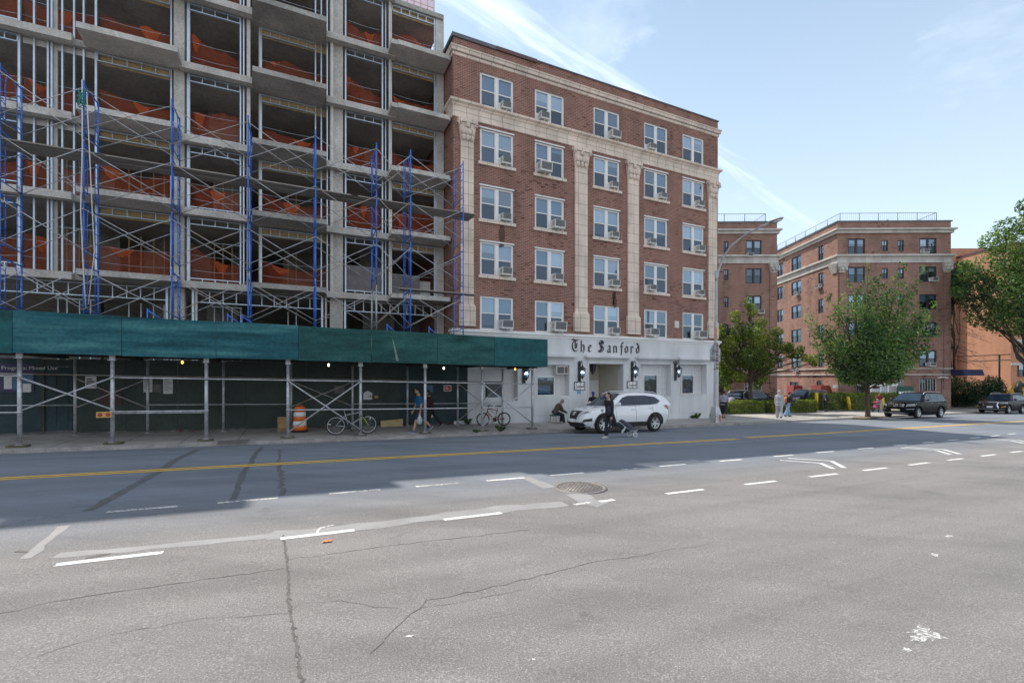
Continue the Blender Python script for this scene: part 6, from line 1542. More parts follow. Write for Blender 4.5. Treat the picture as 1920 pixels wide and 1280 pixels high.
# ================================================================== vehicles
def apply_mods(o):
    dg = bpy.context.evaluated_depsgraph_get(); me = bpy.data.meshes.new_from_object(o.evaluated_get(dg)); o.modifiers.clear(); old = o.data; o.data = me; bpy.data.meshes.remove(old)
T['car_glass'] = M('car glass', (.018,.035,.06), .03, var=.3, scale=1.2, spec=.35, coat=.12)
T['lamp_clear'] = M('headlamp', (.17,.18,.20), .12, var=.5, scale=14, spec=.9, coat=1.0)
T['lamp_red'] = M('tail lamp', (.32,.02,.025), .2, var=.2, scale=10, coat=.8)
T['amber'] = M('amber lamp', (.7,.2,.02), .25, coat=.6)
T['trim_blk'] = M('black plastic trim', (.028,.028,.03), .55, var=.2, scale=6)
T['pl_plate'] = M('pale plate', (.62,.58,.42), .5, var=.15, scale=14)
def paint(name, c, metal=.0, coat=.0, spec=.05): 
    return M(name, c, .25, metal=metal, var=.03, scale=2, spec=spec, coat=coat)
def suv(label, cat, base, rz, pal, L, W, H, wb, foh, wr, hood, roof, side, spec):
    t = thing('suv_car', label, cat, base, rz); t.rotation_euler = (spec.get('roll', -.03), .02, rz)
    hw = W/2; RF, RR_, NE = spec.get('rf', .75), .45, 2.7
    def zb(x): return pw(x, [(0,.30),(.5,.22),(foh-.1,.22),(L-.9,.24),(L,.38)])
    def zs(x): return pw(x, hood)
    def Wt(q): return hw*pw(q, [(0,.90),(.2,.965),(.45,1.0),(.75,.99),(1,.94)])
    def x0(q): return pw(q, spec.get('nose', [(0,.12),(.25,.0),(.6,.03),(.85,.10),(1,.24)]))
    def x1(q): return L-pw(q, [(0,.14),(.3,.0),(.6,.02),(1,.12)])
    def half(x, q):
        d, e = x-x0(q), x1(q)-x
        g = 1.0
        if d < RF: g = min(g, (max(0,1-max(0,1-d/RF)**NE))**(1/NE))
        if e < RR_: g = min(g, (max(0,1-max(0,1-e/RR_)**NE))**(1/NE))
        return Wt(q)*g
    def ring(q, f=1.0, dz=0.0):
        xa, xb = x0(q), x1(q); out = []
        for i in range(9):
            th = R(max(4, 90*i/8)); out.append((xa+RF*(1-math.cos(th)**(2/NE)), math.sin(th)**(2/NE)))
        for i in range(1, 16): out.append((lerp(xa+RF, xb-RR_, i/16), 1.0))
        for i in range(9):
            th = R(max(4, 90*(8-i)/8)); out.append((xb-RR_*(1-math.cos(th)**(2/NE)), math.sin(th)**(2/NE)))
        mid = (xa+xb)/2
        pts = [(mid+(x-mid)*(1-.03*(1-f)), Wt(q)*g*f, lerp(zb(x), zs(x), q)+dz) for x, g in out]
        return pts
    m = MB(); rings = [ring(q) for q in (0,.08,.2,.35,.5,.65,.8,.92,1.0)]+[ring(1.0,.93,.018),ring(1.0,.72,.045),ring(1.0,.4,.062)]
    n = len(rings[0]); vs = []
    for rg in rings: vs += [(x,-y,z) for x,y,z in rg]+[(x,y,z) for x,y,z in reversed(rg)]
    N = 2*n; fs = []
    for k in range(len(rings)-1):
        for i in range(N): j = (i+1)%N; fs.append((k*N+i, k*N+j, (k+1)*N+j, (k+1)*N+i))
    for i in range(n-1):
        fs.append((i, N-1-i, N-2-i, i+1)); b = (len(rings)-1)*N; fs.append((b+i, b+i+1, b+N-2-i, b+N-1-i))
    m.add(vs, fs, True)
    body = obj('body', m, T[pal], t)
    # wheel wells
    fw, rw = foh, foh+wb; wz = wr
    for x in (fw, rw):
        for s in (-1, 1):
            c = MB(); c.lathe([(wr+.055,-.33),(wr+.055,.2)], (x, s*(hw-.02), wz+.015), 28, Matrix.Rotation(R(-90 if s > 0 else 90),3,'X'), smooth=False)
            co_ = obj('cutter', c, T[pal]); co_.parent = t
            bo = body.modifiers.new('b','BOOLEAN'); bo.operation = 'DIFFERENCE'; bo.object = co_; bo.solver = 'EXACT'; apply_mods(body); cm = co_.data; bpy.data.objects.remove(co_); bpy.data.meshes.remove(cm)
    # greenhouse, roof, pillars (joined to the body mesh)
    k = spec.get('tumble', .36); Wb = hw*.925
    xs = [roof[0][0]+(roof[-1][0]-roof[0][0])*i/26 for i in range(27)]
    def zt(x): return pw(x, roof)
    def ysurf(x, z): return Wb-max(0, z-zs(x))*k
    g = MB(); sec = []
    for x in xs:
        z1 = max(zt(x), zs(x)-.01); s0 = zs(x)-.04
        ze = max(z1-.07, s0+.005); yt = ysurf(x, ze); e2 = spec.get('endround', 0)
        sec.append([(Wb+.004, s0), (yt, ze), (yt-.025, lerp(ze, z1, .6)), (yt-.08, z1), (yt*.5, z1+.022), (yt*.15, z1+.03)])
    ns = len(sec[0]); vs = []
    for x, q in zip(xs, sec): vs += [(x,-y,z) for y,z in q]+[(x,y,z) for y,z in reversed(q)]
    fs = []; N2 = 2*ns
    for i in range(len(xs)-1):
        for j in range(N2): jj = (j+1)%N2; fs.append((i*N2+j, i*N2+jj, (i+1)*N2+jj, (i+1)*N2+j))
    fs.append(tuple(range(N2))); fs.append(tuple(range((len(xs)-1)*N2+N2-1, (len(xs)-1)*N2-1, -1)))
    g.add(vs, fs, True); gm = g.mesh('g'); fix_normals(gm)
    bm = bmesh.new(); bm.from_mesh(body.data); bm.from_mesh(gm); bm.to_mesh(body.data); bm.free(); bpy.data.meshes.remove(gm)
    body.data.polygons.foreach_set('use_smooth', [True]*len(body.data.polygons)); body.data.set_sharp_from_angle(angle=R(38))
    def slab(name, fn, mat, parent=t, nu=10, nv=4):
        mm = MB(); mm.sheet(nu, nv, lambda a, b: fn(a, b, .009)); mm.sheet(nu, nv, lambda a, b: fn(a, b, -.03))
        return obj(name, mm, T[mat] if isinstance(mat, str) else mat, parent, recalc=False)
    def quadf(c, a, b): return (lerp(lerp(c[0][0],c[1][0],a), lerp(c[3][0],c[2][0],a), b), lerp(lerp(c[0][1],c[1][1],a), lerp(c[3][1],c[2][1],a), b))
    # glazing
    a0, a1 = spec['screen']
    def scr(a, b, d):
        x = lerp(a0, a1, b); w_ = (ysurf(x, max(zt(x)-.07, zs(x)))-.10)*(2*a-1); tt = abs(2*a-1)
        return (x-.02*0+.05*tt**3*0-d*.6, w_, zt(x)+.03-.03*tt**3+d)
    slab('windshield', scr, 'car_glass', nu=12, nv=8)
    b0, b1 = spec['rear']
    def rsc(a, b, d):
        x = lerp(b0, b1, b); w_ = (ysurf(x, max(zt(x)-.07, zs(x)))-.12)*(2*a-1); return (x+d*.8, w_, zt(x)+.03-.02*abs(2*a-1)**3+d*.5)
    slab('rear_window', rsc, 'car_glass', nu=8, nv=6)
    for s in (-1, 1):
        for poly in side:
            mm = MB(); P = poly if s < 0 else list(reversed(poly)); mm.prism(P, lambda a, b, d: (a, s*(ysurf(a,b)+d), b), -.02, .006); obj('side_window', mm, T['car_glass'], t)
        mm = MB(); P = spec['dlo']; mm.prism(P, lambda a, b, d: (a, s*(ysurf(a,b)+d), b), -.02, .0025); obj('pillar_trim', mm, T['trim_blk'], t)
        mm = MB(); pts = spec['dlo']; mm.path([(x, s*(ysurf(x,z)+.006), z) for x, z in pts], .011, 5, closed=True); obj('window_trim', mm, T[spec.get('dlomat','trim_blk')], t)
        # roof rail
        ra, rb_ = spec['rail']; mm = MB(); mm.path([(lerp(ra,rb_,i/8), s*(ysurf(lerp(ra,rb_,i/8), zt(lerp(ra,rb_,i/8))-.07)-.06), zt(lerp(ra,rb_,i/8))+(.06 if 0<i<8 else .0)) for i in range(9)], .018, 6); obj('roof_rail', mm, T['alloy'], t)
        # mirror
        mx_ = spec['mirror']; mz = zs(mx_)+.10; mm = MB(); mm.ball((mx_, s*(hw+.10), mz+.02), .07,.125,.085, 10, 7); mm.beam((mx_+.02, s*(hw-.1), mz-.05),(mx_+.02, s*(hw+.03), mz), .06,.04); obj('wing_mirror', mm, T[spec.get('mirmat', pal)], t)
        for hx in spec['handles']:
            z = zs(hx)-.13; q = (z-zb(hx))/(zs(hx)-zb(hx)); mm = MB(); y = half(hx, q); mm.path([(hx-.1,s*y,z),(hx-.08,s*(y+.03),z+.004),(hx+.08,s*(y+.03),z+.004),(hx+.1,s*y,z)], [(.014,.014)]*4, 6); obj('door_handle', mm, T[spec.get('hmat','chrome')], t)
        for dx in spec['seams']:
            mm = MB(); pts = []
            for q in [.18+.8*i/8 for i in range(9)]: pts.append((dx+.02*math.sin(q*3), s*(half(dx,q)+.0015), lerp(zb(dx),zs(dx),q)))
            mm.path(pts, .004, 4); obj('door_seam', mm, T['ink'], t)
        def spt(x, z, d=0): q = min(1, max(0, (z-zb(x))/(zs(x)-zb(x)))); return (x, s*(half(x,q)+d), z)
        # sill cladding and wheel arch lips
        mm = MB(); xa, xb = fw+wr+.06, rw-wr-.06
        mm.sheet(8, 3, lambda a, b: spt(lerp(xa,xb,a), lerp(zb(lerp(xa,xb,a))+.0, spec.get('sill',.42), b), .01)); obj('sill_cladding', mm, T[spec.get('clad','trim_blk')], t, recalc=False)
        for x in (fw, rw):
            mm = MB(); pts = []
            for i in range(17):
                an = R(-8+196*i/16); X, Z = x+(wr+.07)*math.cos(an), wz+.015+(wr+.07)*math.sin(an); X = min(max(X, .15), L-.15); pts.append(spt(X, max(Z, zb(X)+.01), .004))
            mm.path(pts, [(.028,.04)]*17, 6); obj('wheel_arch', mm, T[spec.get('clad','trim_blk')], t)
    def fpt(y, z, d):
        q = min(1, max(0, (z-zb(.2))/(zs(.3)-zb(.2)))); r = min(.999, abs(y)/Wt(q)); return (x0(q)+RF*(1-(1-r**NE)**(1/NE))-d, y+(d if y > 0 else -d)*(.7 if r > .8 else 0), z)
    def front(name, c, mat, nu=8, nv=4, parent=t): return slab(name, lambda a, b, d: fpt(*quadf(c, a, b), d), mat, parent, nu, nv)
    def rpt(y, z, d):
        q = min(1, max(0, (z-zb(L-.2))/(zs(L-.2)-zb(L-.2)))); r = min(.999, abs(y)/Wt(q)); return (x1(q)-RR_*(1-(1-r**NE)**(1/NE))+d, y+(d if y > 0 else -d)*(.7 if r > .8 else 0), z)
    for s in (-1, 1):
        for nm, c, mt in spec['front_pair']:
            cc = [(s*y, z) for y, z in c]; front(nm, cc, mt)
        for nm, c, mt in spec['rear_pair']:
            cc = [(s*y, z) for y, z in c]; slab(nm, lambda a, b, d: rpt(*quadf(cc, a, b), d), mt, t, 8, 4)
    for nm, c, mt, extra in spec['front_mid']:
        o = slab(nm, lambda a, b, d: fpt(*quadf(c, a, b), d+extra), mt, t, 10, 4)
    # wheels: tyre > rim
    for x in (fw, rw):
        for s in (-1, 1):
            w_ = bpy.data.objects.new('wheel', None); link(w_); w_.parent = t; w_.location = (x, s*(hw-.115), wz)
            RX = Matrix.Rotation(R(90),3,'X') if s < 0 else Matrix.Rotation(R(-90),3,'X')
            mm = MB(); mm.lathe([(wr*.66,-.10),(wr*.93,-.105),(wr,-.075),(wr,.075),(wr*.93,.105),(wr*.66,.10)], n=30, M=RX, cap=False); obj('tyre', mm, T['rubber'], w_)
            mm = MB(); mm.lathe([(wr*.70,.085),(wr*.68,.10),(wr*.62,.095),(wr*.60,.02)], n=30, M=RX, cap=False); mm.lathe([(0,.085),(.055,.085),(.065,.06)], n=14, M=RX, cap=False)
            ns_ = spec.get('spokes', 10)
            for q in range(ns_):
                a = 2*math.pi*(q+(.18 if q%2 else -.12))/ns_; p = Vector((math.cos(a)*.05, math.sin(a)*.05, .075)); e = Vector((math.cos(a)*wr*.64, math.sin(a)*wr*.64, .085)); mm.beam(RX @ p, RX @ e, .05 if ns_ < 9 else .034, .03, up=RX @ Vector((0,0,1)))
            obj('rim', mm, T['alloy'], w_); mm = MB(); mm.lathe([(0,.0),(wr*.64,.0)], n=24, M=RX, cap=False); obj('brake', mm, T['trim_blk'], w_, recalc=False)
    return t, fpt
T['paint_white'] = paint('pearl white paint', (.74,.745,.76), coat=1.0, spec=.5); T['paint_black'] = paint('black paint', (.012,.013,.016)); T['paint_grey'] = paint('dark grey brown paint', (.03,.028,.03), .0); T['paint_dkblue'] = paint('dark blue paint', (.012,.02,.045)); T['paint_dark'] = paint('dark green black paint', (.012,.016,.018))
# -- white SUV
wx0 = x_at(1131, 15.5)-.93
wsp = dict(screen=(1.18,2.02), rear=(4.22,4.58), mirror=1.58, handles=(2.45,3.42), seams=(1.52,2.58,3.50), rail=(1.95,4.0), tumble=.40, sill=.44,
  dlo=[(1.52,1.10),(2.0,1.45),(2.3,1.535),(3.2,1.55),(3.75,1.49),(4.02,1.32),(3.8,1.19),(3.4,1.14)], dlomat='chrome', spokes=10, hmat='paint_white',
  front_pair=[('headlight', [(.42,.80),(.895,.86),(.91,.99),(.50,.86)], 'lamp_clear'), ('indicator', [(.87,.90),(.905,.92),(.912,.985),(.88,.965)], 'amber'), ('grille_chrome', [(.25,.56),(.33,.60),(.46,.90),(.37,.90)], 'bright_trim'), ('fog_recess', [(.56,.44),(.86,.50),(.86,.62),(.62,.55)], 'trim_blk'), ('chrome_edge', [(.40,.77),(.56,.83),(.50,.86),(.42,.81)], 'bright_trim')],
  rear_pair=[('tail_light', [(.55,.98),(.90,.96),(.90,1.14),(.62,1.10)], 'lamp_red')],
  front_mid=[('grille', [(-.26,.56),(.26,.56),(.40,.90),(-.40,.90)], 'trim_blk', -.001), ('lower_intake', [(-.66,.28),(.66,.28),(.60,.43),(-.60,.43)], 'trim_blk', -.001), ('number_plate', [(-.17,.44),(.17,.44),(.17,.575),(-.17,.575)], 'white', .03), ('badge', [(-.07,.72),(.07,.72),(.05,.86),(-.05,.86)], 'bright_trim', .012), ('skid', [(-.72,.235),(.72,.235),(.72,.275),(-.72,.275)], 'trim_blk', .012)])
wt, wf = suv('pearl white SUV parked at the kerb in front of the lettered building entrance', 'car', (wx0, 16.34, zroad(wx0, 15.5)-.005), 0, 'paint_white', 4.69, 1.84, 1.72, 2.71, .93, .36,
  [(0,.80),(.3,.90),(.7,.985),(1.2,1.05),(2.6,1.10),(3.8,1.16),(4.3,1.18),(4.69,1.14)], [(1.12,1.02),(1.5,1.28),(1.95,1.58),(2.3,1.655),(2.8,1.68),(3.6,1.65),(4.15,1.585),(4.35,1.50),(4.6,1.18)],
  [[(1.56,1.11),(2.52,1.13),(2.52,1.535),(2.3,1.52),(2.0,1.43)], [(2.58,1.13),(3.44,1.155),(3.44,1.535),(2.58,1.545)], [(3.49,1.155),(3.8,1.195),(4.0,1.32),(3.75,1.475),(3.49,1.535)]], wsp)
m = MB(); m.lathe([(.055,0),(.07,.008),(.055,.014)], (wf(0,.79,.02)[0],0,.79), 18, Matrix.Rotation(R(-90),3,'Y'), cap=False); o_ = obj('emblem_ring', m, T['chrome'], wt)
# -- black SUV with the star
bx0 = x_at(1711, 16.75)-.02
S1 = dict(screen=(1.36,2.12), rear=(4.62,4.98), mirror=1.78, handles=(2.66,3.62), seams=(1.72,2.78,3.74), rail=(2.05,4.6), tumble=.33, sill=.40, clad='paint_black', rf=.7, nose=[(0,.10),(.25,.0),(.6,.02),(.9,.05),(1,.14)],
  dlo=[(1.78,1.15),(2.2,1.55),(2.5,1.66),(3.8,1.67),(4.6,1.60),(4.82,1.24),(3.6,1.19)], dlomat='chrome', spokes=5, roll=-.015, mirmat='trim_blk',
  front_pair=[('headlight', [(.56,.80),(.93,.86),(.93,1.02),(.60,.98)], 'lamp_clear'), ('fog_light', [(.60,.60),(.92,.62),(.92,.66),(.60,.64)], 'lamp_clear')], rear_pair=[('tail_light', [(.6,.98),(.94,.95),(.94,1.18),(.66,1.16)], 'lamp_red')],
  front_mid=[('grille', [(-.46,.76),(.46,.76),(.52,1.0),(-.52,1.0)], 'trim_blk', -.001), ('grille_bar', [(-.46,.80),(.46,.80),(.46,.85),(-.46,.85)], 'chrome', .015), ('grille_bar', [(-.48,.91),(.48,.91),(.48,.96),(-.48,.96)], 'chrome', .015), ('number_plate', [(-.26,.50),(.26,.50),(.26,.62),(-.26,.62)], 'pl_plate', .03), ('bumper_strip', [(-.7,.34),(.7,.34),(.62,.38),(-.62,.38)], 'chrome', .012)])
bt, bf = suv('shiny black SUV with chrome grille bars and a star emblem parked past the maple', 'car', (bx0, 16.75+.97, zroad(bx0, 16.75)-.01), 0, 'paint_black', 5.12, 1.94, 1.85, 3.07, .88, .39,
  [(0,1.02),(.3,1.05),(.8,1.10),(1.4,1.15),(3,1.17),(4.6,1.2),(5.12,1.2)], [(1.28,1.13),(1.7,1.42),(2.1,1.69),(2.5,1.77),(3.2,1.80),(4.2,1.77),(4.65,1.70),(4.82,1.55),(5.04,1.2)],
  [[(1.84,1.18),(2.74,1.19),(2.74,1.66),(2.5,1.645),(2.22,1.54)], [(2.80,1.19),(3.70,1.20),(3.70,1.665),(2.80,1.665)], [(3.76,1.20),(4.78,1.25),(4.58,1.58),(3.76,1.66)]], S1)
m = MB(); cx = bf(0,.88,.05)[0]; m.path([(cx,.11*math.cos(2*math.pi*i/20),.88+.11*math.sin(2*math.pi*i/20)) for i in range(20)], .013, 6, closed=True)
for q in range(3): a = R(90+120*q); m.tube((cx,0,.88),(cx,.1*math.cos(a),.88+.1*math.sin(a)), .014, 5, .005)
obj('emblem', m, T['chrome'], bt)
# -- grey SUV behind it
gx0 = x_at(1884, 17.8)
S2 = dict(S1); S2.update(spokes=6, clad='paint_grey', roll=-.01, dlomat='trim_blk', front_pair=[('headlight', [(.58,.88),(.93,.90),(.93,1.04),(.62,1.03)], 'lamp_clear'), ('grille_chrome', [(.50,.52),(.56,.52),(.46,.80),(.40,.80)], 'chrome'), ('grille_chrome', [(.40,.80),(.46,.80),(.58,1.02),(.52,1.02)], 'chrome'), ('fog_light', [(.66,.56),(.90,.60),(.90,.68),(.70,.62)], 'amber')],
  front_mid=[('grille', [(-.50,.52),(.50,.52),(.52,1.02),(-.52,1.02)], 'trim_blk', -.001), ('grille_bar', [(-.52,1.0),(.52,1.0),(.50,1.03),(-.50,1.03)], 'chrome', .012), ('number_plate', [(-.2,.52),(.2,.52),(.2,.66),(-.2,.66)], 'white', .03), ('badge', [(-.09,.88),(.09,.88),(.07,.96),(-.07,.96)], 'chrome', .015), ('bumper_strip', [(-.85,.36),(.85,.36),(.8,.44),(-.8,.44)], 'alloy', .01)])
gt, gf = suv('dark grey SUV with a wide pinched chrome grille parked at the right edge', 'car', (gx0, 17.8+.95, zroad(gx0, 17.8)-.02), 0, 'paint_grey', 4.88, 1.90, 1.84, 2.79, .92, .39,
  [(0,1.04),(.3,1.06),(.8,1.10),(1.4,1.14),(3,1.16),(4.5,1.18),(4.88,1.18)], [(1.28,1.12),(1.65,1.42),(2.0,1.69),(2.4,1.76),(3.2,1.78),(4.2,1.75),(4.5,1.68),(4.66,1.5),(4.82,1.2)],
  [[(1.80,1.16),(2.66,1.17),(2.66,1.64),(2.4,1.63),(2.16,1.53)], [(2.72,1.17),(3.56,1.18),(3.56,1.64),(2.72,1.64)], [(3.62,1.18),(4.56,1.24),(4.4,1.56),(3.62,1.63)]], S2)
# -- two cars in the forecourt behind the hedges, seen from the side
def parked(label, xc, yc, rz, pal):
    S3 = dict(S1); S3.update(clad=pal, dlomat='chrome', front_mid=[('grille', [(-.46,.76),(.46,.76),(.52,1.0),(-.52,1.0)], 'trim_blk', -.001), ('number_plate', [(-.2,.5),(.2,.5),(.2,.62),(-.2,.62)], 'pl_plate', .03)], roll=0)
    return suv(label, 'car', (xc, yc, zwalk(xc)), rz, pal, 5.0, 1.92, 1.80, 2.95, .92, .38, [(0,1.0),(.3,1.04),(.8,1.09),(1.4,1.13),(3,1.16),(4.6,1.19),(5.0,1.19)], [(1.28,1.11),(1.7,1.40),(2.1,1.64),(2.5,1.71),(3.2,1.73),(4.2,1.70),(4.6,1.62),(4.78,1.5),(4.94,1.2)],
      [[(1.84,1.17),(2.74,1.18),(2.74,1.60),(2.5,1.585),(2.22,1.50)], [(2.80,1.18),(3.70,1.19),(3.70,1.60),(2.80,1.60)], [(3.76,1.19),(4.70,1.24),(4.5,1.52),(3.76,1.59)]], S3)
x1_ = x_at(1432, 26.8); parked('dark car with its nose behind the yellowish tree trunk in the forecourt', x1_, 25.9, R(180), 'paint_dark')
x2_ = x_at(1484, 28.6); parked('dark blue car showing only its glossy roof over the right clipped hedge', x2_, 29.2, R(-6), 'paint_dkblue')

# ================================================================== bicycles
def bicycle(label, loc, rz, frame_mat, rim_mat, accent, wb=1.06, r=.335):
    t = thing('bicycle', label, 'bicycle', loc, rz)
    for x, nm in ((0,'rear'),(wb,'front')):
        w_ = bpy.data.objects.new('wheel', None); link(w_); w_.parent = t; w_.location = (x,0,r)
        m = MB(); m.path([((r-.018)*math.cos(2*math.pi*i/32),0,(r-.018)*math.sin(2*math.pi*i/32)) for i in range(32)], .018, 7, closed=True); obj('tyre', m, T['rubber'], w_)
        m = MB(); m.path([((r-.045)*math.cos(2*math.pi*i/32),0,(r-.045)*math.sin(2*math.pi*i/32)) for i in range(32)], .013, 6, closed=True); obj('rim', m, T[rim_mat], w_)
        m = MB()
        for i in range(20): a = 2*math.pi*i/20; m.tube((.02*math.cos(a+.6),.02*(-1)**i,.02*math.sin(a+.6)),((r-.05)*math.cos(a),0,(r-.05)*math.sin(a)), .0022, 3)
        m.lathe([(.022,-.05),(.022,.05)], n=8, M=Matrix.Rotation(R(90),3,'X')); obj('spokes', m, T['steel'], w_)
        m = MB(); a = 2.9 if nm == 'rear' else 1.2; m.obox(((r-.11)*math.cos(a),0,(r-.11)*math.sin(a)), .03,.012,.08, Matrix.Rotation(-a+R(90),3,'Y')); obj('reflector', m, T['white'], w_)
    bb = (.43,0,.28); st = (.30,0,.78); hd1 = (wb-.24,0,.80); hd2 = (wb-.19,0,.64); ft = (wb-.17,0,.60)
    m = MB(); m.tube(bb, st, .017); m.tube((st[0]+.03,0,.70), hd1, .018); m.tube(bb, hd2, .022); m.tube(hd1, hd2, .022)
    for s in (-.045,.045): m.tube((0,s,r),(bb[0],s*.6,bb[2]), .011, 6); m.tube((0,s,r),(.325,s*.5,.70), .010, 6)
    obj('frame', m, T[frame_mat], t)
    m = MB(); m.tube(hd2, ft, .022)
    for s in (-.06,.06): m.path([(ft[0],s*.6,ft[2]),(wb-.13,s,.55),(wb,s,r)], .014, 6)
    obj('fork', m, T[accent], t)
    m = MB(); m.tube(hd1, (wb-.27,0,.90), .014, 6); m.path([(wb-.33,-.30,.93),(wb-.24,-.18,.93),(wb-.22,0,.91),(wb-.24,.18,.93),(wb-.33,.30,.93)], .013, 6); obj('handlebar', m, T['black'], t)
    m = MB()
    for s in (-1,1): m.path([(wb-.33,s*.30,.93),(wb-.39,s*.33,.935)], .018, 6)
    obj('grip', m, T['rubber'], t)
    m = MB(); m.tube(st, (.275,0,.88), .013, 6); obj('seat_post', m, T['steel'], t)
    m = MB(); m.path([(.12,0,.91),(.17,0,.915),(.26,0,.905),(.34,0,.90),(.42,0,.895)], [(.05,.02),(.085,.03),(.06,.03),(.03,.022),(.018,.015)], 10, flat=(0,1,0)); obj('saddle', m, T['black'], t)
    m = MB(); m.lathe([(.06,-.005),(.095,-.004),(.095,.004),(.06,.005)], (bb[0],-.05,bb[2]), 20, Matrix.Rotation(R(90),3,'X')); m.tube((bb[0],-.06,bb[2]),(bb[0]+.10,-.07,bb[2]-.13), .012, 6); m.tube((bb[0],.06,bb[2]),(bb[0]-.10,.07,bb[2]+.13), .012, 6)
    m.box(bb[0]+.05,bb[0]+.15,-.15,-.075,bb[2]-.145,bb[2]-.12); m.box(bb[0]-.15,bb[0]-.05,.075,.15,bb[2]+.12,bb[2]+.145); obj('crank', m, T['black'], t)
    m = MB(); m.path([(bb[0]+.09,-.05,bb[2]+.02),(0,-.05,r+.04),(-.04,-.05,r),(0,-.05,r-.04),(bb[0],-.05,bb[2]-.095)], .006, 4, closed=True); obj('chain', m, T['black'], t)
    return t
T['lime'] = M('lime paint', (.45,.6,.02), .5); T['frame_grey'] = M('silver frame', (.42,.45,.46), .35, metal=.3); T['frame_red'] = M('dark red frame', (.25,.02,.04), .4)
xa = x_at(630, 17.9); xb = x_at(689.5, 17.9)
bicycle('silver bicycle with lime fork locked to a front shed post', (xa, 17.9, zwalk(xa)), R(-1), 'frame_grey', 'alloy', 'lime', wb=xb-xa)
lk = MB(); px = x_at(676, 17.4)
for h in (.62,.12): lk.path([(px+.07*math.cos(a*.7),17.4+.07*math.sin(a*.7),zwalk(px)+h+.012*a) for a in range(10)], .014, 5)
lk.path([(px+.07,17.47,zwalk(px)+.7),(px+.2,17.7,zwalk(px)+.62),(px-.1,17.9,zwalk(px)+.6)], .012, 5); wthing('cable_lock', lk, T['ink'], 'dark cable lock wound round the shed post above the silver bicycle', 'lock')
xa = x_at(945, 19.5); bicycle('dark red bicycle leaning by a thin rear shed post near the white wall', (xa, 19.5, zwalk(xa)), R(180-12), 'frame_red', 'black', 'frame_red', wb=.98, r=.31)

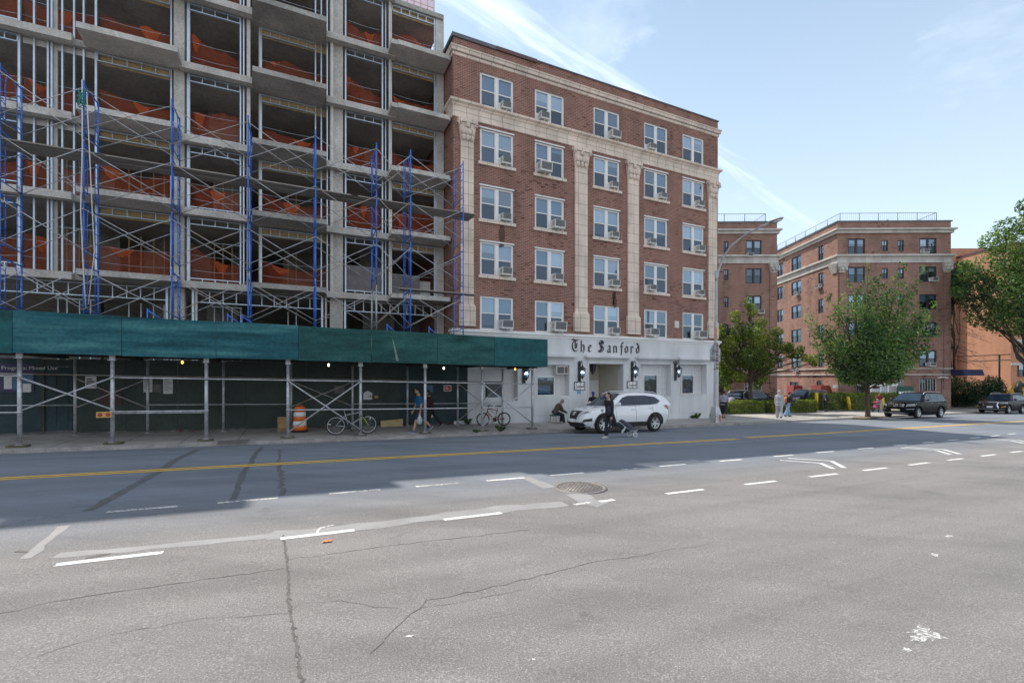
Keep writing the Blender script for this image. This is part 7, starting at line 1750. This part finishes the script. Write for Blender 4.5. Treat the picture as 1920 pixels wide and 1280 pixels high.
# ================================================================== people
def rem(o, vox, it=2):
    md = o.modifiers.new('r','REMESH'); md.mode = 'VOXEL'; md.voxel_size = vox; md.use_smooth_shade = True
    s = o.modifiers.new('s','SMOOTH'); s.factor = .5; s.iterations = it
    apply_mods(o); o.data.polygons.foreach_set('use_smooth', [True]*len(o.data.polygons)); return o
SK = {}
def skin(c):
    if c not in SK: SK[c] = M('skin '+str(len(SK)), c, .55, var=.06, scale=8)
    return SK[c]
CL = {}
def cloth(c):
    if c not in CL: CL[c] = M('cloth '+str(len(CL)), c, .9, var=.22, scale=9, bump=.25, fine=26)
    return CL[c]
def person(label, base, rz, H=1.72, lean=4, legs=((20,10),(-15,12)), arms=((-15,8,10,0),(15,8,10,0)), head=0, turn=0, pz=None, skn=(.36,.2,.13), hair=(.02,.015,.012), hairstyle='short',
           top=(.1,.1,.1), sleeve=2.0, toplen=.08, topfat=.018, pants=(.03,.03,.035), plen=2.0, pfat=.014, shoes=(.5,.5,.5), sole=(.6,.6,.6), cap=None, hood=None, mask=None, curl=55, fem=False, yaw=0):
    k = H/1.75; t = thing('person', label, 'person', base, rz)
    V = Vector
    s = V((0, math.sin(R(lean)), math.cos(R(lean))))
    def leg_pts(side, P, a, fl, ab=3):
        hp = P+V((side*.09*k,0,0)); ra, rb = R(a), R(a-fl)
        kn = hp+V((side*math.sin(R(ab))*.43, math.sin(ra)*.43, -math.cos(ra)*.43))*k
        an = kn+V((side*.01, math.sin(rb)*.42, -math.cos(rb)*.42))*k; return hp, kn, an, rb
    P = V((0,0,0)); L_ = [leg_pts(sd, P, *lg) for sd, lg in zip((-1,1), legs)]
    if pz is None: pz = -min(q[2].z-(.04*k*max(0, math.sin(-q[3]))) for q in L_)+.085*k
    P = V((0,0,pz)); L_ = [leg_pts(sd, P, *lg) for sd, lg in zip((-1,1), legs)]
    sp = lambda d: P+s*d*k
    fat = lambda r, f: (r[0]*k+f, r[1]*k+f)
    TOR = [(-.07,(.12,.10)),(0,(.168,.122)),(.14,(.148,.108)),(.30,(.165 if not fem else .155,.118)),(.42,(.175 if not fem else .16,.112)),(.49,(.12,.085))]
    bm_ = MB()
    bm_.path([sp(d) for d, _ in TOR]+[sp(.545), sp(.62)], [fat(r, 0) for _, r in TOR]+[(.058*k,.06*k),(.052*k,.056*k)], 14, flat=(1,0,0))
    LR = [.09,.078,.056,.058,.04]
    def leg_path(q, f, upto=2.0):
        hp, kn, an, rb = q; pts = [hp+V((0,0,.03*k)), hp.lerp(kn,.45), kn, kn.lerp(an,.35), an]; rr = [r*k+f for r in LR]
        if upto <= 1: e = hp.lerp(kn, upto); return [pts[0], hp.lerp(e,.5), e], [rr[0], rr[0]*.97, rr[1]+.006]
        if upto < 2: return pts[:3]+[kn.lerp(an, upto-1)], rr[:3]+[rr[3]+.004]
        return pts, rr[:4]+[rr[4]+(f*1.4)]
    foots = []
    for q in L_:
        p_, r_ = leg_path(q, 0); bm_.path(p_, r_, 10)
        an = q[2]; fd = V((0, math.cos(q[3]*.8), math.sin(q[3]*.8) if q[3] < 0 else max(0,math.sin(q[3]*.6)))).normalized(); dn = V((0, fd.z, -fd.y))
        foots.append((an, fd, dn)); bm_.path([an+dn*.045*k-fd*.04*k, an+dn*.05*k+fd*.05*k, an+dn*.06*k+fd*.14*k], [(.034*k,.03*k),(.038*k,.028*k),(.034*k,.016*k)], 8, flat=(1,0,0))
    A_ = []
    for sd, (a, ab, el, inn) in zip((-1,1), arms):
        shd = sp(.455)+V((sd*.175*k,0,0)); ra, rb = R(a), R(ab)
        d1 = V((sd*math.sin(rb), math.sin(ra)*math.cos(rb), -math.cos(ra)*math.cos(rb))); el_ = shd+d1*.30*k
        d2 = V((sd*math.sin(rb)*.6-sd*math.sin(R(inn)), math.sin(ra+R(el))*math.cos(rb), -math.cos(ra+R(el))*math.cos(rb))).normalized(); wr_ = el_+d2*.255*k
        A_.append((shd, el_, wr_, d2, sd)); bm_.path([sp(.44)+V((sd*.10*k,0,0)), shd, shd.lerp(el_,.5), el_, el_.lerp(wr_,.35), wr_], [.06*k,.055*k,.047*k,.038*k,.04*k,.027*k], 10)
        # hand: palm, four fingers of unequal length, thumb
        side = V((sd,0,0)); w_ = d2.cross(side).normalized(); pn = V((-sd,0,0)); pn = (pn-d2*pn.dot(d2)).normalized(); w_ = d2.cross(pn).normalized()
        if w_.y < 0: w_ = -w_
        bm_.path([wr_, wr_+d2*.04*k, wr_+d2*.085*k], [(.03*k,.018*k),(.042*k,.017*k),(.04*k,.014*k)], 10, flat=w_)
        for fi, (off, ln) in enumerate(((-.03,.062),(-.01,.075),(.011,.08),(.031,.07))):
            b0 = wr_+d2*.08*k+w_*off*k; c1 = R(curl*.55); c2 = R(curl*1.25)
            b1 = b0+(d2*math.cos(c1)+pn*math.sin(c1))*ln*.5*k; b2 = b1+(d2*math.cos(c2)+pn*math.sin(c2))*ln*.5*k; bm_.path([b0,b1,b2], [.0092*k,.0085*k,.0068*k], 6)
        b0 = wr_+d2*.03*k+w_*.03*k; b1 = b0+(d2*.6+w_*.75+pn*.25).normalized()*.04*k; b2 = b1+(d2*.8+w_*.2+pn*.55).normalized()*.032*k; bm_.path([b0,b1,b2], [.013*k,.0105*k,.008*k], 6)
    # head
    HM = Euler((R(-lean-head)*1.0,0,R(turn))).to_matrix(); hc = sp(.60)+ (Euler((R(-lean-head),0,0)).to_matrix() @ V((0,.02*k,.125*k)))
    hp_ = lambda x, y, z: hc+HM @ (V((x,y,z))*k)
    bm_.ball(hc, .074*k, .092*k, .108*k, 16, 12, HM); bm_.ball(hp_(0,.025,-.055), .056*k,.065*k,.062*k, 12, 8, HM); bm_.ball(hp_(0,.094,-.012), .014*k,.02*k,.022*k, 8, 6, HM)
    for sd in (-1,1): bm_.ball(hp_(sd*.074,-.005,-.01), .010*k,.02*k,.03*k, 8, 6, HM)
    body = rem(obj('body', bm_, skin(skn), t), .0095*k, 2)
    e = MB()
    for sd in (-1,1): e.ball(hp_(sd*.03,.081,.012), .012*k,.008*k,.008*k, 8, 6, HM)
    obj('eye', e, T['ink'], t); e = MB(); e.ball(hp_(0,.087,-.06), .024*k,.008*k,.007*k, 8, 6, HM); obj('mouth', e, cloth((.22,.08,.07)), t)
    # clothing
    c = MB(); c.path([P+V((0,0,-.09*k)), P, sp(.1), sp(.13)], [(.12*k+pfat,.10*k+pfat),(.17*k+pfat,.126*k+pfat),(.158*k+pfat,.116*k+pfat),(.15*k,.11*k)], 14, flat=(1,0,0))
    for q in L_: p_, r_ = leg_path(q, pfat, plen); c.path(p_, r_, 10)
    rem(obj('trousers' if plen > 1.5 else 'shorts', c, cloth(pants), t), .013*k, 3)
    c = MB(); TT = [(-toplen,(.17,.128))]+[(d, r) for d, r in TOR if d > -toplen+.03]+[(.525,(.07,.068))]
    c.path([sp(d) for d, _ in TT], [fat(r, topfat) for _, r in TT], 14, flat=(1,0,0))
    for shd, el_, wr_, d2, sd in A_:
        f = topfat*.8; pts = [sp(.44)+V((sd*.10*k,0,0)), shd]; rr = [.066*k+f,.06*k+f]
        if sleeve <= 1: pts += [shd.lerp(el_, sleeve*.5), shd.lerp(el_, sleeve)]; rr += [.054*k+f,.055*k+f]
        else: pts += [shd.lerp(el_,.5), el_, el_.lerp(wr_,.5), wr_]; rr += [.05*k+f,.043*k+f,.042*k+f,.033*k+f]
        c.path(pts, rr, 10)
    rem(obj('top', c, cloth(top), t), .013*k, 3)
    for an, fd, dn in foots:
        c = MB(); c.path([an-dn*.015*k-fd*.01*k, an+dn*.03*k-fd*.03*k, an+dn*.05*k+fd*.03*k, an+dn*.055*k+fd*.12*k, an+dn*.062*k+fd*.185*k], [(.045*k,.048*k),(.046*k,.046*k),(.046*k,.038*k),(.046*k,.03*k),(.028*k,.02*k)], 10, flat=(1,0,0)); sh_ = obj('shoe', c, cloth(shoes), t)
        c = MB(); c.path([an+dn*.082*k-fd*.072*k, an+dn*.084*k+fd*.06*k, an+dn*.084*k+fd*.195*k], [(.04*k,.012*k),(.046*k,.011*k),(.034*k,.011*k)], 10, flat=(1,0,0)); obj('sole', c, cloth(sole), sh_)
    if hairstyle:
        c = MB(); c.ball(hp_(0,-.018,.022), .082*k,.092*k,.100*k, 16, 12, HM); c.ball(hp_(0,-.04,-.03), .072*k,.06*k,.07*k, 12, 8, HM)
        if hairstyle == 'tail': c.path([hp_(0,-.09,.03), hp_(0,-.135,-.02), hp_(0,-.13,-.11), hp_(0,-.11,-.17)], [.035*k,.034*k,.028*k,.01*k], 8)
        if hairstyle == 'bob': c.ball(hp_(0,-.03,-.06), .088*k,.075*k,.10*k, 12, 8, HM)
        o = obj('hair', c, cloth(hair), t)
    if cap:
        c = MB(); c.ball(hp_(0,-.004,.045), .085*k,.103*k,.082*k, 16, 10, HM); v_ = obj('cap', c, cloth(cap), t); c = MB(); c.path([hp_(0,.06,.055), hp_(0,.12,.045), hp_(0,.165,.035)], [(.07*k,.012*k),(.07*k,.008*k),(.045*k,.006*k)], 10, flat=HM @ V((1,0,0))); obj('visor', c, cloth(cap), v_)
    if hood:
        c = MB(); c.ball(hp_(0,-.022,.012), .105*k,.108*k,.132*k, 16, 12, HM); c.path([sp(.50), hp_(0,-.02,-.10)], [(.12*k,.10*k),(.09*k,.09*k)], 12, flat=(1,0,0)); rem(obj('hood', c, cloth(hood), t), .012, 3)
    if mask:
        c = MB(); c.ball(hp_(0,.052,-.045), .06*k,.055*k,.052*k, 12, 8, HM); obj('face_mask', c, cloth(mask), t)
    t['hands'] = 0; del t['hands']
    return t, A_, sp
def wpos(t, rz, p): return Vector(t.location)+Matrix.Rotation(rz,3,'Z') @ Vector(p)
LEFT, RIGHT, CAM, AWAY = R(90), R(-90), R(180), 0.0
# man in the blue tee under the shed
px = x_at(787, 17.95); rz = LEFT+R(6)
t, A_, sp = person('person in a teal tee and dark shorts walking under the shed with a bag', walk_pt(px, 17.95), rz, 1.77, 5, legs=((24,8),(-24,22)), arms=((-4,6,14,0),(8,7,16,0)), top=(.008,.10,.22), sleeve=.75, pants=(.022,.024,.04), plen=.98, pfat=.03, shoes=(.08,.1,.2), sole=(.7,.7,.7), skn=(.42,.24,.15), head=8)
def bag(name, label, p, w_, h_, mat, d_=.1):
    m = MB(); m.path([(p.x,p.y,p.z),(p.x,p.y,p.z-.1),(p.x,p.y,p.z-.1-h_*.5),(p.x,p.y,p.z-.1-h_)], [(.015,.015),(w_*.25,d_*.5),(w_*.5,d_),(w_*.38,d_*.8)], 12, flat=(1,0,0)); 
    return wthing(name, m, mat, label, 'bag', base=(p.x,p.y,p.z-.1-h_))
p = wpos(t, rz, A_[0][2]); bag('plastic_bag', 'pale plastic bag hanging from the hand of the person in the teal tee', p+Vector((-.02,0,-.06)), .22, .30, cloth((.45,.52,.55)))
px = x_at(809, 19.2); rz = LEFT-R(10)
t, A_, sp = person('person in a dark maroon jacket and black trousers walking left behind a shed post', walk_pt(px, 19.2), rz, 1.64, 12, legs=((16,8),(-26,14)), arms=((14,6,20,0),(-14,6,8,0)), top=(.04,.012,.018), pants=(.012,.012,.014), shoes=(.02,.02,.02), skn=(.4,.25,.17), hairstyle='bob', fem=True, topfat=.03, toplen=.14)
p = wpos(t, rz, A_[1][2]); bag('plastic_bag', 'white plastic bag in the hand of the person in the maroon jacket', p+Vector((0,-.02,-.02)), .24, .2, cloth((.66,.64,.66)))
# seated man by the white wall
px = x_at(1040, 20.1); bz = walk_pt(px, 20.1); rz = R(-68)-R(0)
t, A_, sp = person('person in an olive jacket sitting bent forward on a low stool by the white wall', bz, R(-100), 1.68, 34, legs=((80,82,6),(74,68,8)), arms=((30,4,32,22),(26,4,36,22)), pz=.53, top=(.085,.075,.05), pants=(.02,.024,.035), shoes=(.66,.65,.63), skn=(.30,.17,.11), hair=(.25,.24,.23), head=12, topfat=.03)
st = thing('stool', 'low dark green stool under the sitting person in the olive jacket', 'stool', bz)
m = MB(); m.box(-.2,.2,-.17,.17,.36,.41); obj('seat', m, cloth((.02,.11,.09)), st)
for s in (-1,1):
    for q in (-1,1): obj('leg', MB().tube((s*.18,q*.15,0),(s*.15,q*.13,.36), .018, 6), T['lumber'], st)
# man in the cap in the doorway
px = x_at(1113, 20.2); bz = walk_pt(px, 20.2)
person('person in a royal blue cap and black shirt seated in the entrance', bz, CAM-R(40), 1.72, 24, legs=((78,80,8),(80,84,8)), arms=((70,35,118,20),(40,8,30,10)), pz=.84, top=(.014,.014,.018), sleeve=.7, cap=(.02,.05,.28), skn=(.13,.065,.04), head=4)
m = MB(); m.box(px-.25,px+.25,20.05,20.5,bz.z,bz.z+.7); wthing('seat_block', m, T['plate'], 'low grey box seat in the entrance behind the white car', 'seat')
# woman with the trolley
gp_ = ground(1143, 822); Yw = 13.75; px = x_at(1143, Yw); bz = road_pt(px, Yw)
rz = LEFT+R(4)
t, A_, sp = person('person in a black hooded top and pink mask pulling a shopping trolley', bz, rz, 1.66, 5, legs=((-26,40),(8,8)), arms=((3,7,6,0),(-30,10,4,0)), top=(.016,.015,.022), pants=(.016,.02,.03), shoes=(.5,.49,.48), sole=(.7,.7,.7), skn=(.44,.25,.17), hair=(.035,.018,.013), hairstyle='tail', mask=(.6,.33,.5), fem=True, topfat=.026, toplen=.12)
o = obj('hood', MB().ball(sp(.49)+Vector((0,-.09,.0)), .12,.07,.085, 12, 8), cloth((.016,.015,.022)), t)
m = MB(); m.path([(-.10,.13,pz_ := .92+.25),(-.16,.19,1.08),(-.14,.21,.93),(-.10,.19,.86)], [(.05,.03),(.10,.06),(.12,.07),(.07,.04)], 12, flat=(1,0,0)); bg_ = obj('shoulder_bag', m, cloth((.03,.03,.05)), t)
hand = wpos(t, rz, A_[1][2]+A_[1][3]*.09)
wx = x_at(1187, Yw-.05); wz_ = zroad(wx, Yw)
tr = thing('shopping_trolley', 'two wheeled trolley with a dark grey bag pulled by the person in a mask', 'trolley', (wx, Yw, wz_))
def tl(p): return Vector(p)-Vector((wx, Yw, wz_))
ax_ = Vector((wx, Yw, wz_+.105)); m = MB()
for s in (-.13,.13): m.path([hand+Vector((0,s*.5,0)), hand.lerp(ax_,.25)+Vector((0,s,0)), ax_+Vector((0.0,s,.02))], .013, 6)
m.tube(hand+Vector((0,-.07,0)), hand+Vector((0,.07,0)), .016, 8)
for q in (.35,.62,.86): a = hand.lerp(ax_, q); m.tube(a+Vector((0,-.13,0)), a+Vector((0,.13,0)), .009, 6)
d_ = (ax_-hand).normalized(); up = Vector((d_.z*-1, 0, d_.x)); up = Vector((-d_.z,0,d_.x))
for s in (-.13,.13): m.path([ax_-d_*.24+Vector((0,s,0)), ax_-d_*.02+up*.16+Vector((0,s,0)), ax_+up*.22+d_*.03+Vector((0,s,0))], .012, 6)
m.tube(ax_+up*.22+d_*.03+Vector((0,-.13,0)), ax_+up*.22+d_*.03+Vector((0,.13,0)), .012, 6)
m.v = [tuple(tl(p)) for p in m.v]; obj('frame', m, T['alloy'], tr)
m = MB(); b0 = ax_-d_*.06+up*.13; b1 = hand.lerp(ax_,.36)+up*.10
m.path([b0, b0.lerp(b1,.1), b0.lerp(b1,.55), b0.lerp(b1,.93), b1], [(.10,.07),(.145,.12),(.15,.135),(.12,.09),(.05,.03)], 12, flat=(0,1,0)); m.v = [tuple(tl(p)) for p in m.v]; obj('bag', m, cloth((.06,.06,.085)), tr)
for s in (-.17,.17):
    w_ = bpy.data.objects.new('wheel', None); link(w_); w_.parent = tr; w_.location = tl(ax_+Vector((0,s,0)))
    m = MB(); m.path([(.092*math.cos(2*math.pi*i/22),0,.092*math.sin(2*math.pi*i/22)) for i in range(22)], .014, 6, closed=True); obj('tyre', m, T['ac'], w_)
    m = MB(); m.lathe([(.025,-.02),(.025,.02)], n=8, M=Matrix.Rotation(R(90),3,'X'))
    for i in range(6): a = i*math.pi/3; m.tube((0,0,0),(.085*math.cos(a),0,.085*math.sin(a)), .009, 5)
    obj('spokes', m, T['alloy'], w_)
# people at the corner
px = x_at(1357, 20.0); person('person in a grey tee and cap with black shorts walking off behind the street lamp', walk_pt(px, 20.0), RIGHT+R(25), 1.74, 3, legs=((12,6),(-14,14)), arms=((-6,8,8,0),(4,8,6,0)), top=(.30,.30,.36), sleeve=.7, pants=(.018,.016,.02), plen=1.5, pfat=.035, shoes=(.02,.02,.02), skn=(.30,.17,.11), cap=(.10,.10,.09), topfat=.03)
px = x_at(1369, 24.6); person('person in a pale tee with a raised hand seated behind the left clipped hedge', walk_pt(px, 24.6), RIGHT+R(12), 1.68, 22, legs=((82,86),(84,84)), arms=((55,10,95,10),(50,8,60,0)), pz=.62, top=(.40,.38,.46), sleeve=.7, skn=(.34,.2,.13), hair=(.04,.03,.02), head=-5)
m = MB(); b = walk_pt(px, 24.75); m.box(b.x-.35,b.x+.35,24.5,25.0,b.z,b.z+.5); wthing('seat_block', m, T['plate'], 'low wall seat behind the left clipped hedge', 'seat')
px = x_at(1461, 19.4); person('person in a pale grey tracksuit with the hood up standing on the sunlit pavement', walk_pt(px, 19.4), RIGHT+R(28), 1.76, 6, legs=((10,4),(-8,8)), arms=((12,5,14,0),(6,6,16,0)), top=(.36,.36,.385), pants=(.38,.38,.41), hood=(.36,.36,.385), topfat=.05, pfat=.03, shoes=(.03,.03,.03), skn=(.3,.18,.12), hairstyle=None, head=6, toplen=.14)
px = x_at(1477, 20.2); rz = RIGHT-R(25)
t, A_, sp = person('person in a maroon cap and light jeans with an orange backpack looking at a phone', walk_pt(px, 20.2), rz, 1.68, 8, legs=((14,6),(-12,10)), arms=((30,6,70,12),(26,6,74,12)), top=(.02,.022,.035), pants=(.20,.30,.46), pfat=.035, cap=(.16,.02,.045), shoes=(.03,.03,.04), skn=(.36,.2,.14), head=14, topfat=.04)
m = MB(); m.path([sp(.06)+Vector((0,-.2,0)), sp(.14)+Vector((0,-.23,0)), sp(.36)+Vector((0,-.23,0)), sp(.48)+Vector((0,-.18,0))], [(.12,.06),(.16,.10),(.15,.10),(.10,.05)], 12, flat=(1,0,0)); obj('backpack', m, cloth((.55,.18,.02)), t)
p = wpos(t, rz, A_[1][2]+A_[1][3]*.1); wthing('phone', MB().obox(p, .07,.012,.14, Euler((R(-40),0,rz)).to_matrix()), T['black'], 'phone held by the person with the orange backpack', 'phone')
px = x_at(1541, 24.0); person('person in a navy sweatshirt and long dark skirt reaching out to the clipped hedge', walk_pt(px, 23.75), CAM+R(14), 1.72, 3, legs=((4,3),(2,2)), arms=((12,14,14,0),(24,48,10,-20)), top=(.012,.02,.055), pants=(.012,.013,.018), plen=1.72, pfat=.055, shoes=(.02,.02,.02), skn=(.36,.2,.14), cap=(.09,.08,.08), topfat=.045, toplen=.14)
px = x_at(1648, 22.2); rz = CAM-R(50)
person('person in a maroon shirt and pale trousers beside the pink stroller near the black car', walk_pt(px, 22.2), rz, 1.72, 5, legs=((8,4),(-8,8)), arms=((34,6,40,12),(30,6,46,12)), top=(.19,.035,.03), sleeve=.8, pants=(.42,.40,.38), skn=(.34,.19,.12), pfat=.03, topfat=.03)
# pink stroller
px = x_at(1642, 22.0); b = walk_pt(px, 22.0); stt = thing('stroller', 'bright pink stroller on four black wheels beside the person in the maroon shirt', 'stroller', b, R(200)); stt.scale = (.72,.72,.8)
m = MB(); m.path([(-.2,0,.75),(0,0,.5),(.35,0,.52)], [(.22,.05),(.24,.09),(.2,.06)], 12, flat=(0,1,0)); m.path([(-.3,0,.95),(-.1,0,1.05),(.1,0,.98)], [(.2,.03),(.25,.08),(.22,.02)], 12, flat=(0,1,0)); obj('seat', m, cloth((.34,.035,.13)), stt)
m = MB()
for s in (-.24,.24): m.tube((-.55,s,1.0),(.35,s,.16), .014, 6); m.tube((.3,s,.55),(-.3,s,.16), .014, 6)
m.tube((-.55,-.24,1.0),(-.55,.24,1.0), .016, 6); obj('frame', m, T['black'], stt)
for x in (-.3,.35):
    for s in (-.26,.26): m = MB(); m.path([(x+.12*math.cos(2*math.pi*i/18),s,.14+.12*math.sin(2*math.pi*i/18)) for i in range(18)], .022, 6, closed=True); m.lathe([(.05,-.02),(.05,.02)], (x,s,.14), 10, Matrix.Rotation(R(90),3,'X')); obj('wheel', m, T['rubber'], stt)
# yellow machine at the right edge
c = cam_w(57.5, 51.2); c.z = zwalk(c.x)
mc_ = thing('digger', 'yellow site digger with a dark boom parked at the far right edge', 'digger', c, -PSI)
m = MB(); m.prism([(-1.2,.9),(1.6,.9),(1.7,1.9),(1.0,2.6),(.2,3.1),(-.3,3.0),(-.7,2.2),(-1.2,1.8)], lambda a, b, d: (a, d, b), 0, 1.8); obj('cab', m, T['bol'], mc_)
m = MB(); m.box(-.1,.8,-.012,-.002,1.9,2.6); obj('window', m, T['car_glass'], mc_)
m = MB(); m.path([(-1.0,.3,.9),(-1.5,.3,2.2),(-1.3,.3,2.9),(-.9,.3,2.6)], [.3,.34,.3,.2], 8); obj('boom', m, T['trim_blk'], mc_)
m = MB(); m.path([(-1.3,.2,.45),(1.7,.2,.45)], [(.45,.4)]*2, 10); m.path([(-1.3,1.6,.45),(1.7,1.6,.45)], [(.45,.4)]*2, 10); obj('track', m, T['rubber'], mc_)
